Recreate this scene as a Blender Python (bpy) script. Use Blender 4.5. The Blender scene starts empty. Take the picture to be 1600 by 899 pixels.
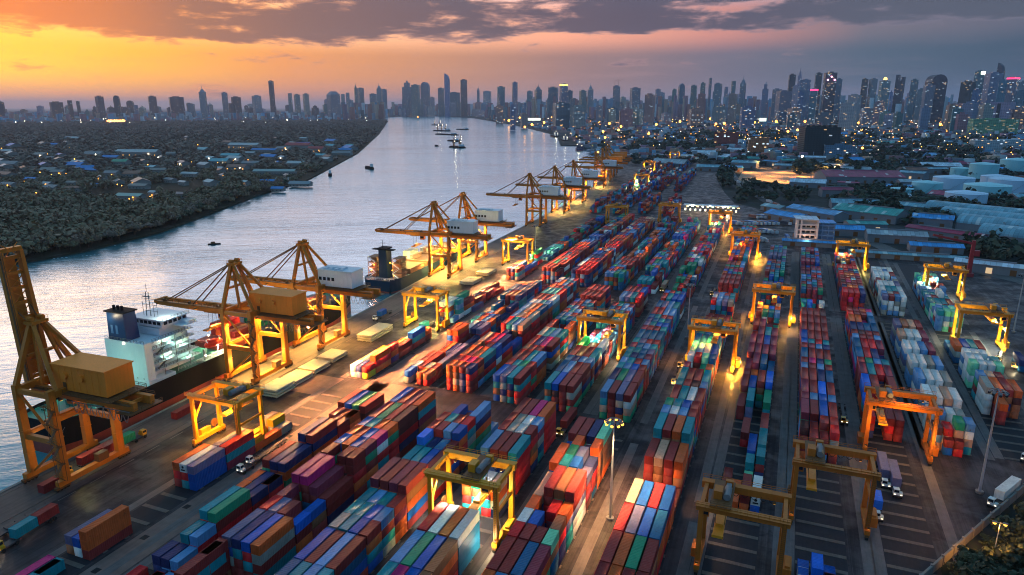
import bpy, math, random
import numpy as np
from mathutils import Vector, Matrix
R = math.radians
random.seed(7)
SC = bpy.context.scene
COL = SC.collection

# ------------------------------------------------------------------ frame
F, PITCH, CAMH, HEAD = 1067.0, R(14.8), 108.0, R(22.3)

def ground(px, py, z=0.0):
    """survey helper: point of the photograph's ground plane -> site coordinates"""
    a = (px - 800) / F; b = (449.5 - py) / F
    dy = math.cos(PITCH) + b * math.sin(PITCH); dz = -math.sin(PITCH) + b * math.cos(PITCH)
    t = (z - CAMH) / dz
    X, Y = a * t, dy * t
    c, s = math.cos(HEAD), math.sin(HEAD)
    return (X * c - Y * s, X * s + Y * c)

def bearing(px, D):
    """point at range D along a bearing"""
    a = math.atan((px - 800) / F / math.cos(PITCH)) - HEAD
    return (D * math.sin(a), D * math.cos(a))

def clamp(x, a, b): return max(a, min(b, x))

# ------------------------------------------------------------------ mesh builder
class MB:
    def __init__(s): s.v = []; s.f = []; s.m = []
    def face(s, pts, mi=0):
        n = len(s.v); s.v += [tuple(p) for p in pts]; s.f.append(tuple(range(n, n + len(pts)))); s.m.append(mi)
    def hexa(s, p, mi=0):
        n = len(s.v); s.v += [tuple(q) for q in p]
        for q in ((3, 2, 1, 0), (4, 5, 6, 7), (0, 1, 5, 4), (1, 2, 6, 5), (2, 3, 7, 6), (3, 0, 4, 7)):
            s.f.append(tuple(n + i for i in q)); s.m.append(mi)
        return s
    def box(s, x0, x1, y0, y1, z0, z1, mi=0):
        return s.hexa([(x0, y0, z0), (x1, y0, z0), (x1, y1, z0), (x0, y1, z0), (x0, y0, z1), (x1, y0, z1), (x1, y1, z1), (x0, y1, z1)], mi)
    def taper(s, x0, x1, y0, y1, z0, z1, k, mi=0):
        cx, cy = (x0 + x1) / 2, (y0 + y1) / 2
        a = [(x0, y0), (x1, y0), (x1, y1), (x0, y1)]
        return s.hexa([(x, y, z0) for x, y in a] + [(cx + (x - cx) * k, cy + (y - cy) * k, z1) for x, y in a], mi)
    def beam(s, p, q, w, h, mi=0):
        p, q = Vector(p), Vector(q); d = (q - p).normalized()
        up = Vector((0, 0, 1)) if abs(d.z) < 0.9 else Vector((1, 0, 0))
        sd = d.cross(up).normalized(); u2 = sd.cross(d).normalized()
        a, b = sd * w / 2, u2 * h / 2
        return s.hexa([p - a - b, p + a - b, p + a + b, p - a + b, q - a - b, q + a - b, q + a + b, q - a + b], mi)
    def tube(s, p, q, r, r2=None, n=8, mi=0, cap=True):
        r2 = r if r2 is None else r2
        p, q = Vector(p), Vector(q); d = (q - p).normalized()
        up = Vector((0, 0, 1)) if abs(d.z) < 0.9 else Vector((1, 0, 0))
        sd = d.cross(up).normalized(); u2 = sd.cross(d).normalized()
        k = len(s.v)
        for i in range(n):
            t = 2 * math.pi * i / n; o = sd * math.cos(t) + u2 * math.sin(t)
            s.v.append(tuple(p + o * r)); s.v.append(tuple(q + o * r2))
        for i in range(n):
            j = (i + 1) % n
            s.f.append((k + 2 * i, k + 2 * j, k + 2 * j + 1, k + 2 * i + 1)); s.m.append(mi)
        if cap:
            s.f.append(tuple(k + 2 * i for i in range(n))[::-1]); s.m.append(mi)
            s.f.append(tuple(k + 2 * i + 1 for i in range(n))); s.m.append(mi)
        return s
    def prism(s, poly, z0, z1, mi=0, top=None):
        n = len(poly); k = len(s.v)
        s.v += [(x, y, z0) for x, y in poly] + [(x, y, z1) for x, y in (top or poly)]
        for i in range(n):
            j = (i + 1) % n
            s.f.append((k + i, k + j, k + n + j, k + n + i)); s.m.append(mi)
        s.f.append(tuple(k + n + i for i in range(n))); s.m.append(mi)
        s.f.append(tuple(k + i for i in range(n))[::-1]); s.m.append(mi)
        return s
    def ball(s, c, r, seg=8, ring=5, mi=0, sz=1.0):
        k = len(s.v)
        for i in range(ring + 1):
            t = math.pi * i / ring
            for j in range(seg):
                a = 2 * math.pi * j / seg
                s.v.append((c[0] + r * math.sin(t) * math.cos(a), c[1] + r * math.sin(t) * math.sin(a), c[2] + r * sz * math.cos(t)))
        for i in range(ring):
            for j in range(seg):
                j2 = (j + 1) % seg
                s.f.append((k + i * seg + j, k + (i + 1) * seg + j, k + (i + 1) * seg + j2, k + i * seg + j2)); s.m.append(mi)
        return s
    def gable(s, x0, x1, y0, y1, z0, ze, zr, along='y', over=0.0, mw=0, mr=1):
        """walls to the eaves plus a pitched roof with thickness"""
        s.box(x0, x1, y0, y1, z0, ze, mw)
        e = over
        if along == 'y':
            xm = (x0 + x1) / 2
            for a, b in ((x0 - e, xm), (xm, x1 + e)):
                za, zb = (ze, zr) if b == xm else (zr, ze)
                s.hexa([(a, y0 - e, za + .02), (b, y0 - e, zb + .02), (b, y1 + e, zb + .02), (a, y1 + e, za + .02),
                        (a, y0 - e, za + .3), (b, y0 - e, zb + .3), (b, y1 + e, zb + .3), (a, y1 + e, za + .3)], mr)
            for y in (y0, y1): s.face([(x0, y, ze), (x1, y, ze), (xm, y, zr)], mw)
        else:
            ym = (y0 + y1) / 2
            for a, b in ((y0 - e, ym), (ym, y1 + e)):
                za, zb = (ze, zr) if b == ym else (zr, ze)
                s.hexa([(x0 - e, a, za + .02), (x1 + e, a, za + .02), (x1 + e, b, zb + .02), (x0 - e, b, zb + .02),
                        (x0 - e, a, za + .3), (x1 + e, a, za + .3), (x1 + e, b, zb + .3), (x0 - e, b, zb + .3)], mr)
            for x in (x0, x1): s.face([(x, y0, ze), (x, y1, ze), (x, ym, zr)], mw)
        return s
    def mesh(s, name, mats, smooth=False):
        me = bpy.data.meshes.new(name)
        me.from_pydata(s.v, [], s.f)
        if not isinstance(mats, (list, tuple)): mats = [mats]
        for m in mats: me.materials.append(m)
        if len(mats) > 1: me.polygons.foreach_set('material_index', s.m)
        if smooth: me.polygons.foreach_set('use_smooth', [True] * len(s.f))
        me.update()
        return me
    def build(s, name, mats, parent=None, loc=(0, 0, 0), rz=0.0, smooth=False):
        return add(name, s.mesh(name, mats, smooth), parent, loc, rz)

def add(name, me, parent=None, loc=(0, 0, 0), rz=0.0):
    o = bpy.data.objects.new(name, me); COL.objects.link(o)
    o.parent = parent; o.location = loc; o.rotation_euler = (0, 0, rz)
    return o
def tag(o, label=None, cat=None, group=None, kind=None):
    if label: o['label'] = label
    if cat: o['category'] = cat
    if group: o['group'] = group
    if kind: o['kind'] = kind
    return o
def thing(name, label, cat, loc=(0, 0, 0), rz=0.0, group=None):
    return tag(add(name, None, None, loc, rz), label, cat, group)

class Proto:
    """a kind of thing: part meshes built once, set out many times"""
    def __init__(s): s.parts = []
    def part(s, name, mb, mats, parent=None, smooth=False):
        s.parts.append((name, mb.mesh(name, mats, smooth), parent)); return len(s.parts) - 1
    def place(s, name, label, cat, loc, rz=0.0, group=None, skip=()):
        root = thing(name, label, cat, loc, rz, group); done = []
        for n, me, p in s.parts:
            done.append(None if n in skip else add(n, me, root if p is None else done[p]))
        return root

# ------------------------------------------------------------------ materials
def mat(name):
    m = bpy.data.materials.new(name); m.use_nodes = True
    nt = m.node_tree; nt.nodes.clear()
    out = nt.nodes.new('ShaderNodeOutputMaterial')
    return m, nt, out
class NT:
    """small node-graph helper"""
    def __init__(s, nt): s.nt = nt
    def n(s, t, **kw):
        d = s.nt.nodes.new(t)
        for k, v in kw.items():
            setattr(d, k, v)
        return d
    def link(s, a, b): s.nt.links.new(a, b)
    def val(s, sock, v):
        if isinstance(v, bpy.types.NodeSocket): s.link(v, sock)
        else: sock.default_value = v
    def math(s, op, a, b=0.0, c=None, cl=False):
        d = s.n('ShaderNodeMath', operation=op, use_clamp=cl); s.val(d.inputs[0], a); s.val(d.inputs[1], b)
        if c is not None: s.val(d.inputs[2], c)
        return d.outputs[0]
    def vmath(s, op, a, b=(0, 0, 0)):
        d = s.n('ShaderNodeVectorMath', operation=op); s.val(d.inputs[0], a); s.val(d.inputs[1], b)
        return d.outputs['Value'] if op in ('DOT_PRODUCT', 'LENGTH') else d.outputs[0]
    def mix(s, f, a, b, bt='MIX'):
        d = s.n('ShaderNodeMix', data_type='RGBA', blend_type=bt); s.val(d.inputs[0], f); s.val(d.inputs[6], a); s.val(d.inputs[7], b)
        return d.outputs[2]
    def ramp(s, f, stops, interp='LINEAR'):
        d = s.n('ShaderNodeValToRGB'); d.color_ramp.interpolation = interp
        e = d.color_ramp.elements
        while len(e) < len(stops): e.new(0.5)
        for el, (p, c) in zip(e, stops):
            el.position = p; el.color = (c[0], c[1], c[2], 1) if hasattr(c, '__len__') else (c, c, c, 1)
        s.link(f, d.inputs[0]); return d.outputs[0]
    def range(s, v, a, b, c=0.0, d=1.0, smooth=True):
        n = s.n('ShaderNodeMapRange', interpolation_type='SMOOTHSTEP' if smooth else 'LINEAR')
        s.val(n.inputs[0], v)
        for i, q in enumerate((a, b, c, d)): n.inputs[i + 1].default_value = q
        return n.outputs[0]
    def noise(s, vec, scale, detail=3.0, rough=0.5, dist=0.0):
        d = s.n('ShaderNodeTexNoise'); s.link(vec, d.inputs['Vector'])
        d.inputs['Scale'].default_value = scale; d.inputs['Detail'].default_value = detail
        d.inputs['Roughness'].default_value = rough; d.inputs['Distortion'].default_value = dist
        return d.outputs['Fac']
    def mapping(s, vec, scale=(1, 1, 1), loc=(0, 0, 0)):
        d = s.n('ShaderNodeMapping'); s.link(vec, d.inputs[0]); d.inputs['Scale'].default_value = scale; d.inputs['Location'].default_value = loc
        return d.outputs[0]
    def bsdf(s, out, **kw):
        b = s.n('ShaderNodeBsdfPrincipled')
        for k, v in kw.items(): s.val(b.inputs[k.replace('_', ' ')], v)
        s.link(b.outputs[0], out.inputs[0]); return b
    def pos(s): return s.n('ShaderNodeNewGeometry').outputs['Position']
    def obj(s): return s.n('ShaderNodeTexCoord').outputs['Object']
    def bump(s, h, strength=0.4, dist=0.05):
        b = s.n('ShaderNodeBump'); s.link(h, b.inputs['Height']); b.inputs['Strength'].default_value = strength; b.inputs['Distance'].default_value = dist
        return b.outputs[0]
def C4(c): return (c[0], c[1], c[2], 1)

def painted(name, col, rough=0.5, dirt=0.35, scale=0.35, rust=0.0, metal=0.0, spec=0.3):
    """weathered paint on steel / plaster: blotchy, streaked downwards"""
    m, nt, out = mat(name); g = NT(nt); p = g.pos()
    n1 = g.noise(p, scale, 4, 0.6); n2 = g.noise(g.mapping(p, (1.3, 1.3, 0.12)), 1.1, 3, 0.6)
    k = g.math('MULTIPLY_ADD', g.math('ADD', n1, n2), dirt, 1.0 - dirt * 1.05)
    c = g.mix(1.0, C4(col), g.n('ShaderNodeCombineColor').outputs[0], 'MIX')
    mul = g.n('ShaderNodeVectorMath', operation='SCALE'); mul.inputs[0].default_value = col; g.link(k, mul.inputs['Scale'])
    c = mul.outputs[0]
    if rust:
        r = g.range(g.noise(p, 0.9, 5, 0.7), 0.62, 0.72); c = g.mix(g.math('MULTIPLY', r, rust), c, (0.14, 0.05, 0.02, 1))
    g.bsdf(out, Base_Color=c, Roughness=rough, Metallic=metal, Specular_IOR_Level=spec)
    return m
def glow(name, col, strength):
    m, nt, out = mat(name); g = NT(nt)
    e = g.n('ShaderNodeEmission'); e.inputs[0].default_value = C4(col); e.inputs[1].default_value = strength
    g.link(e.outputs[0], out.inputs[0]); return m
def facecolor(name, rough=0.6, dirt=0.3, scale=0.08, lit=0.0, cell=(4, 4, 3.4), litcol=((1, .55, .2), (.6, .8, 1.0))):
    """colour stored per face; optional lit windows on the walls"""
    m, nt, out = mat(name); g = NT(nt); p = g.pos()
    a = g.n('ShaderNodeAttribute', attribute_name='Col').outputs['Color']
    k = g.math('MULTIPLY_ADD', g.noise(p, scale, 4, 0.6), dirt * 2, 1.0 - dirt)
    mul = g.n('ShaderNodeVectorMath', operation='SCALE'); g.link(a, mul.inputs[0]); g.link(k, mul.inputs['Scale'])
    b = g.bsdf(out, Base_Color=mul.outputs[0], Roughness=rough)
    if lit:
        win(g, b, p, lit, cell, litcol)
    return m
def win(g, b, p, lit, cell, litcol, power=1.2):
    nz = g.n('ShaderNodeNewGeometry').outputs['Normal']
    sx = g.n('ShaderNodeSeparateXYZ'); g.link(nz, sx.inputs[0])
    wall = g.math('LESS_THAN', g.math('ABSOLUTE', sx.outputs[2]), 0.3)
    sc = g.vmath('DIVIDE', p, cell)
    fl = g.vmath('FLOOR', sc); fr = g.vmath('FRACTION', sc)
    wn = g.n('ShaderNodeTexWhiteNoise', noise_dimensions='3D'); g.link(fl, wn.inputs[0])
    on = g.math('LESS_THAN', wn.outputs[0], lit)
    f = g.n('ShaderNodeSeparateXYZ'); g.link(fr, f.inputs[0])
    zz = g.math('MULTIPLY', g.math('GREATER_THAN', f.outputs[2], 0.3), g.math('LESS_THAN', f.outputs[2], 0.8))
    wn2 = g.n('ShaderNodeTexWhiteNoise', noise_dimensions='3D'); g.link(g.vmath('ADD', fl, (17, 5, 3)), wn2.inputs[0])
    c = g.mix(g.math('GREATER_THAN', wn2.outputs[0], 0.55), C4(litcol[0]), C4(litcol[1]))
    g.link(c, b.inputs['Emission Color'])
    g.link(g.math('MULTIPLY', g.math('MULTIPLY', g.math('MULTIPLY', on, zz), wall), power), b.inputs['Emission Strength'])
def set_facecol(me, cols):
    a = me.attributes.new('Col', 'FLOAT_COLOR', 'FACE')
    arr = np.ones((len(me.polygons), 4), dtype=np.float32); arr[:, :3] = np.asarray(cols, dtype=np.float32)
    a.data.foreach_set('color', arr.ravel())
def numpy_mesh(name, V, Fq, mats):
    """many quads at once"""
    me = bpy.data.meshes.new(name)
    V = np.asarray(V, dtype=np.float32); Fq = np.asarray(Fq, dtype=np.int32)
    k = Fq.shape[1]
    me.vertices.add(len(V)); me.vertices.foreach_set('co', V.ravel())
    me.loops.add(Fq.size); me.loops.foreach_set('vertex_index', Fq.ravel())
    me.polygons.add(len(Fq)); me.polygons.foreach_set('loop_start', np.arange(0, Fq.size, k, dtype=np.int32))
    me.polygons.foreach_set('loop_total', np.full(len(Fq), k, dtype=np.int32))
    for m in (mats if isinstance(mats, (list, tuple)) else [mats]): me.materials.append(m)
    me.update(calc_edges=True)
    return me
# ------------------------------------------------------------------ world: dusk sky
def make_world():
    w = bpy.data.worlds.new('World'); SC.world = w; w.use_nodes = True
    nt = w.node_tree; nt.nodes.clear(); g = NT(nt)
    out = g.n('ShaderNodeOutputWorld'); bg = g.n('ShaderNodeBackground'); g.link(bg.outputs[0], out.inputs[0])
    d = g.n('ShaderNodeTexCoord').outputs['Generated']
    d = g.vmath('NORMALIZE', d)
    s = g.n('ShaderNodeSeparateXYZ'); g.link(d, s.inputs[0])
    X, Y, Z = s.outputs
    hl = g.math('SQRT', g.math('MAXIMUM', g.math('ADD', g.math('MULTIPLY', X, X), g.math('MULTIPLY', Y, Y)), 1e-6))
    sa = -HEAD - R(36)
    c = g.math('DIVIDE', g.math('ADD', g.math('MULTIPLY', X, math.sin(sa)), g.math('MULTIPLY', Y, math.cos(sa))), hl)   # cosine of the azimuth from the sunset
    off = g.math('DIVIDE', g.math('ARCCOSINE', g.math('MULTIPLY', c, 0.9999)), math.pi)                                    # 0 at sunset .. 1 opposite
    el = g.math('MULTIPLY', g.math('ARCSINE', Z), 180 / math.pi)
    def A(deg): return deg / 180.0
    low = g.ramp(off, [(0, (1.05, .54, .004)), (A(9), (.92, .39, .010)), (A(18), (.74, .26, .055)), (A(30), (.50, .21, .105)), (A(41), (.27, .145, .135)),
                       (A(52), (.125, .11, .155)), (A(62), (.050, .082, .130)), (A(75), (.016, .048, .090)), (A(120), (.03, .08, .16)), (1, (.05, .09, .16))])
    gap = g.ramp(off, [(0, (1.15, .58, .05)), (A(12), (1.05, .50, .12)), (A(24), (.98, .46, .22)), (A(40), (.82, .33, .20)), (A(52), (.50, .20, .17)), (A(62), (.13, .115, .15)), (A(78), (.05, .07, .12)), (1, (.06, .09, .16))])
    hor = g.ramp(off, [(0, (.70, .22, .07)), (A(20), (.56, .20, .11)), (A(36), (.42, .22, .18)), (A(52), (.18, .145, .19)), (A(72), (.03, .085, .15)), (1, (.05, .1, .18))])
    high = g.ramp(off, [(0, (1.02, .92, .98)), (A(20), (.98, .96, 1.10)), (A(50), (.60, .72, 1.0)), (A(95), (.15, .32, .56)), (1, (.09, .25, .46))])
    zen = g.ramp(off, [(0, (.085, .25, .36)), (A(90), (.095, .27, .42)), (1, (.085, .25, .42))])
    col = g.mix(g.range(el, 0.0, 2.6), hor, low)
    col = g.mix(g.range(el, 3.7, 5.5), col, gap)
    col = g.mix(g.range(el, 6.8, 10.5), col, high)
    col = g.mix(g.range(el, 18.0, 32.0), col, zen)
    # clouds: a sheet seen in perspective
    zz = g.math('MAXIMUM', g.math('ADD', Z, 0.035), 0.02)
    cv = g.n('ShaderNodeCombineXYZ'); g.link(g.math('DIVIDE', X, zz), cv.inputs[0]); g.link(g.math('DIVIDE', Y, zz), cv.inputs[1])
    rot = g.n('ShaderNodeVectorRotate'); rot.rotation_type = 'Z_AXIS'; rot.inputs['Angle'].default_value = -HEAD; g.link(cv.outputs[0], rot.inputs[0])
    n1 = g.noise(g.mapping(d, (5.5, 5.5, 30), CLOUD_LOC), 1.0, 9, 0.58, 0.25)
    n2 = g.noise(g.mapping(d, (17, 17, 70), (1.0, 7.0, 3)), 1.0, 7, 0.62, 0.4)
    lift = g.math('MULTIPLY', g.range(off, A(8), A(45)), 0.9)            # the deck hangs higher away from the sunset
    e2 = g.math('SUBTRACT', el, lift)
    band = g.math('MULTIPLY', g.range(e2, 3.9, 5.3), g.range(e2, 6.9, 9.2, 1, 0.35))
    dens = g.math('ADD', g.math('MULTIPLY', n1, 0.85), g.math('MULTIPLY', n2, 0.42))
    dens = g.math('ADD', dens, g.math('MULTIPLY_ADD', band, 0.222, -0.20))
    dens = g.math('ADD', dens, g.math('MULTIPLY', g.math('MULTIPLY', g.range(off, A(30), A(62)), band), 0.045))
    cl = g.range(dens, 0.520, 0.605)
    thick = g.range(dens, 0.535, 0.665)
    edge = g.ramp(off, [(0, (.98, .28, .03)), (A(12), (.80, .26, .08)), (A(26), (.52, .24, .17)), (A(48), (.36, .20, .21)), (A(64), (.15, .13, .18)), (1, (.16, .2, .3))])
    core = g.ramp(off, [(0, (.66, .10, .012)), (A(7), (.42, .085, .03)), (A(12), (.20, .062, .055)), (A(20), (.105, .050, .070)), (A(32), (.050, .042, .078)), (A(46), (.034, .040, .082)), (A(64), (.060, .066, .102)), (A(80), (.05, .065, .10)), (1, (.10, .14, .22))])
    cc = g.mix(thick, edge, core)
    col = g.mix(g.math('MULTIPLY', cl, g.range(el, 8, 14, 0.94, 0.15)), col, cc)
    # thin streaks of cirrus below the deck
    st = g.noise(g.mapping(d, (9, 9, 95)), 1.0, 6, 0.62, 0.3)
    col = g.mix(g.math('MULTIPLY', g.range(st, 0.50, 0.68), g.range(el, 5.5, 1.8, 0.0, 0.55)), col, g.mix(0.5, col, edge))
    sky = g.n('ShaderNodeTexSky', sky_type='NISHITA'); sky.sun_disc = False
    sky.sun_elevation = R(4); sky.sun_rotation = sa; sky.altitude = 100; sky.air_density = 1.2; sky.dust_density = 1.0
    ns = g.n('ShaderNodeVectorMath', operation='SCALE'); g.link(sky.outputs[0], ns.inputs[0]); ns.inputs['Scale'].default_value = 0.006
    col = g.mix(1.0, col, ns.outputs[0], 'ADD')
    g.link(col, bg.inputs[0]); bg.inputs[1].default_value = SKY_STRENGTH
    sun = bpy.data.lights.new('sun', 'SUN'); sun.energy = 0.22; sun.angle = R(18); sun.color = (1.0, .55, .25); sun.specular_factor = 0.0
    so = bpy.data.objects.new('sun', sun); COL.objects.link(so)
    se = R(5)
    v = Vector((math.sin(sa) * math.cos(se), math.cos(sa) * math.cos(se), math.sin(se)))
    so.rotation_euler = v.to_track_quat('Z', 'Y').to_euler()
SKY_STRENGTH = 1.0
EXPOSURE = 0.48
CLOUD_LOC = (5.3, 3.1, 1.0)

# ------------------------------------------------------------------ camera and render settings
def make_camera():
    cd = bpy.data.cameras.new('camera'); co = bpy.data.objects.new('camera', cd); COL.objects.link(co)
    cd.sensor_fit = 'HORIZONTAL'; cd.sensor_width = 36.0; cd.lens = 36.0 * F / 1600.0
    cd.clip_start = 1.0; cd.clip_end = 150000.0
    co.location = (0, 0, CAMH); co.rotation_euler = (R(90) - PITCH, 0, HEAD)
    SC.camera = co
    v = SC.view_settings; v.view_transform = 'Standard'; v.look = 'None'; v.gamma = 1.0; v.exposure = EXPOSURE; v.use_curve_mapping = False
    SC.display_settings.display_device = 'sRGB'
    SC.render.engine = 'CYCLES'
    c = SC.cycles
    c.use_denoising = True; c.max_bounces = 5; c.diffuse_bounces = 2; c.glossy_bounces = 3; c.transmission_bounces = 2; c.volume_bounces = 0
    c.transparent_max_bounces = 4; c.sample_clamp_indirect = 8.0; c.sample_clamp_direct = 0.0; c.caustics_reflective = False; c.caustics_refractive = False
    c.use_light_tree = True; c.filter_width = 1.05

LAMPK = 24.0
def lamp(loc, col, watt, r=0.5, spot=None, aim=None):
    """a lit lamp of the site, or a flood added to brighten the ground"""
    l = bpy.data.lights.new('lamp_light', 'SPOT' if spot else 'POINT'); l.energy = watt * LAMPK; l.color = col; l.shadow_soft_size = r
    l.volume_factor = 0.0
    if spot: l.spot_size = R(spot); l.spot_blend = 0.7
    o = bpy.data.objects.new('lamp_light', l); COL.objects.link(o); o.location = loc
    if spot:
        d = Vector(aim or (0, 0, -1)); o.rotation_euler = d.to_track_quat('-Z', 'Y').to_euler()
    return o
# ------------------------------------------------------------------ setting: river, land, yard
QUAY = [(-176, -300), (-196, -20), (-203.5, 80), (-205.5, 140), (-208.5, 200), (-211, 300), (-219, 395), (-224, 460), (-231, 600), (-241, 760), (-262, 950), (-291, 1130),
        (-425, 1450), (-604, 1850), (-904, 2680), (-1550, 3900), (-3115, 6555), (-4000, 7700)]
BANK = [(-430, -400), (-485, 0), (-512, 200), (-516, 299), (-513, 360), (-528, 445), (-574, 551), (-634, 684), (-700, 868), (-1005, 1447), (-1640, 2521), (-3050, 4824), (-4300, 6700), (-4600, 7900)]
def poly_at(line, y):
    for (x0, y0), (x1, y1) in zip(line, line[1:]):
        if y0 <= y <= y1: return x0 + (x1 - x0) * (y - y0) / (y1 - y0)
    return line[-1][0]
def quay_x(y): return poly_at(QUAY, y)

def mat_water():
    m, nt, out = mat('river_water'); g = NT(nt); p = g.pos()
    rot = g.n('ShaderNodeVectorRotate'); g.link(p, rot.inputs[0]); rot.inputs['Angle'].default_value = -R(35)
    q = rot.outputs[0]
    n1 = g.noise(g.mapping(q, (0.09, 0.28, 1)), 1.0, 4, 0.62, 0.4)
    n2 = g.noise(g.mapping(q, (0.5, 1.2, 1)), 1.0, 3, 0.6)
    big = g.noise(g.mapping(q, (0.0022, 0.009, 1)), 1.0, 4, 0.55, 0.6)
    calm = g.range(big, 0.38, 0.62)
    n3 = g.noise(g.mapping(q, (0.022, 0.075, 1)), 1.0, 3, 0.6, 0.5)
    h = g.math('ADD', g.math('MULTIPLY_ADD', n3, 3.5, g.math('MULTIPLY', n1, 1.6)), g.math('MULTIPLY', n2, 0.45))
    b = g.n('ShaderNodeBump'); g.link(h, b.inputs['Height']); b.inputs['Distance'].default_value = 0.34; g.link(g.math('MULTIPLY_ADD', calm, 0.6, 0.4), b.inputs['Strength'])
    lw = g.n('ShaderNodeLayerWeight'); lw.inputs['Blend'].default_value = 0.5
    fac = g.range(lw.outputs['Facing'], 0.48, 0.84, 0.05, 0.72)
    gl = g.n('ShaderNodeBsdfGlossy'); g.link(b.outputs[0], gl.inputs['Normal']); gl.inputs['Roughness'].default_value = 0.16; gl.inputs[0].default_value = (.84, .93, 1.0, 1)
    df = g.n('ShaderNodeBsdfDiffuse'); g.link(g.mix(big, (.003, .25, .32, 1), (.006, .29, .36, 1)), df.inputs[0]); g.link(b.outputs[0], df.inputs['Normal'])
    ms = g.n('ShaderNodeMixShader'); g.link(fac, ms.inputs[0]); g.link(df.outputs[0], ms.inputs[1]); g.link(gl.outputs[0], ms.inputs[2])
    g.link(ms.outputs[0], out.inputs[0]); return m

def mat_yard():
    m, nt, out = mat('yard_asphalt'); g = NT(nt); p = g.pos()
    big = g.noise(p, 0.018, 5, 0.62, 0.6); mid = g.noise(p, 0.11, 5, 0.65, 0.5); fine = g.noise(p, 0.9, 4, 0.7)
    st = g.noise(g.mapping(p, (0.95, 0.011, 1)), 1.0, 5, 0.7)
    st2 = g.noise(g.mapping(p, (2.6, 0.03, 1)), 1.0, 3, 0.7)
    c = g.mix(g.range(big, 0.35, 0.66), (.015, .017, .027, 1), (.060, .044, .047, 1))
    c = g.mix(g.math('MULTIPLY', g.range(mid, 0.5, 0.72), 0.7), c, (.014, .014, .020, 1))
    k = g.math('ADD', g.math('MULTIPLY', g.range(st, 0.3, 0.7), 0.95), g.math('MULTIPLY', st2, 0.6))
    k = g.math('MULTIPLY', g.math('ADD', k, 0.22), g.math('MULTIPLY_ADD', fine, 0.7, 0.62))
    # slab joints
    sp = g.n('ShaderNodeSeparateXYZ'); g.link(p, sp.inputs[0])
    def joint(a, per, w):
        f = g.math('FRACT', g.math('DIVIDE', a, per)); return g.math('LESS_THAN', f, w)
    cell = g.n('ShaderNodeCombineXYZ'); g.link(g.math('FLOOR', g.math('DIVIDE', sp.outputs[0], 7.3)), cell.inputs[0]); g.link(g.math('FLOOR', g.math('DIVIDE', sp.outputs[1], 9.1)), cell.inputs[1])
    wn = g.n('ShaderNodeTexWhiteNoise', noise_dimensions='2D'); g.link(cell.outputs[0], wn.inputs[0])
    k = g.math('MULTIPLY', k, g.math('MULTIPLY_ADD', wn.outputs[0], .45, .78))
    oil = g.range(g.noise(p, 0.23, 2, 0.5, 1.2), 0.66, 0.72); k = g.math('MULTIPLY', k, g.math('SUBTRACT', 1.0, g.math('MULTIPLY', oil, .55)))
    j = g.math('MAXIMUM', joint(sp.outputs[0], 7.3, 0.022), joint(sp.outputs[1], 9.1, 0.016))
    k = g.math('MULTIPLY', k, g.math('SUBTRACT', 1.0, g.math('MULTIPLY', j, 0.35)))
    mul = g.n('ShaderNodeVectorMath', operation='SCALE'); g.link(c, mul.inputs[0]); g.link(k, mul.inputs['Scale'])
    rough = g.range(mid, 0.35, 0.65, 0.42, 0.8)
    g.bsdf(out, Base_Color=mul.outputs[0], Roughness=rough, Specular_IOR_Level=0.2, Normal=g.bump(fine, 0.3, 0.03)); return m
def mat_apron():
    m, nt, out = mat('quay_concrete'); g = NT(nt); p = g.pos()
    big = g.noise(p, 0.03, 5, 0.6, 0.5); st = g.noise(g.mapping(p, (0.8, 0.02, 1)), 1.0, 5, 0.7); fine = g.noise(p, 0.6, 4, 0.7)
    c = g.mix(g.range(big, 0.35, 0.65), (.060, .052, .058, 1), (.17, .130, .115, 1))
    k = g.math('MULTIPLY', g.math('MULTIPLY_ADD', st, 1.0, 0.42), g.math('MULTIPLY_ADD', fine, 0.6, 0.65))
    mul = g.n('ShaderNodeVectorMath', operation='SCALE'); g.link(c, mul.inputs[0]); g.link(k, mul.inputs['Scale'])
    g.bsdf(out, Base_Color=mul.outputs[0], Roughness=0.65, Specular_IOR_Level=0.2, Normal=g.bump(fine, 0.3, 0.03)); return m
def mat_land(name, a, b, c2, s=0.01):
    m, nt, out = mat(name); g = NT(nt); p = g.pos()
    n1 = g.noise(p, s, 6, 0.65, 0.4); n2 = g.noise(p, s * 7, 5, 0.65)
    c = g.mix(g.range(n1, 0.4, 0.6), C4(a), C4(b)); c = g.mix(g.range(n2, 0.52, 0.7), c, C4(c2))
    g.bsdf(out, Base_Color=c, Roughness=0.9, Specular_IOR_Level=0.1); return m
def mat_strip(name, col):
    m, nt, out = mat(name); g = NT(nt); p = g.pos()
    n = g.noise(g.mapping(p, (1.2, 0.06, 1)), 1.0, 5, 0.7); n2 = g.noise(p, 0.35, 4, 0.6)
    k = g.math('MULTIPLY_ADD', g.math('ADD', n, n2), 0.85, 0.12)
    mul = g.n('ShaderNodeVectorMath', operation='SCALE'); mul.inputs[0].default_value = col; g.link(k, mul.inputs['Scale'])
    g.bsdf(out, Base_Color=mul.outputs[0], Roughness=0.75, Specular_IOR_Level=0.2); return m

def flat(name, polys, m, z, kind='structure'):
    mb = MB()
    for p in polys: mb.face([(x, y, z) for x, y in p])
    return tag(mb.build(name, m), kind=kind)

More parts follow.
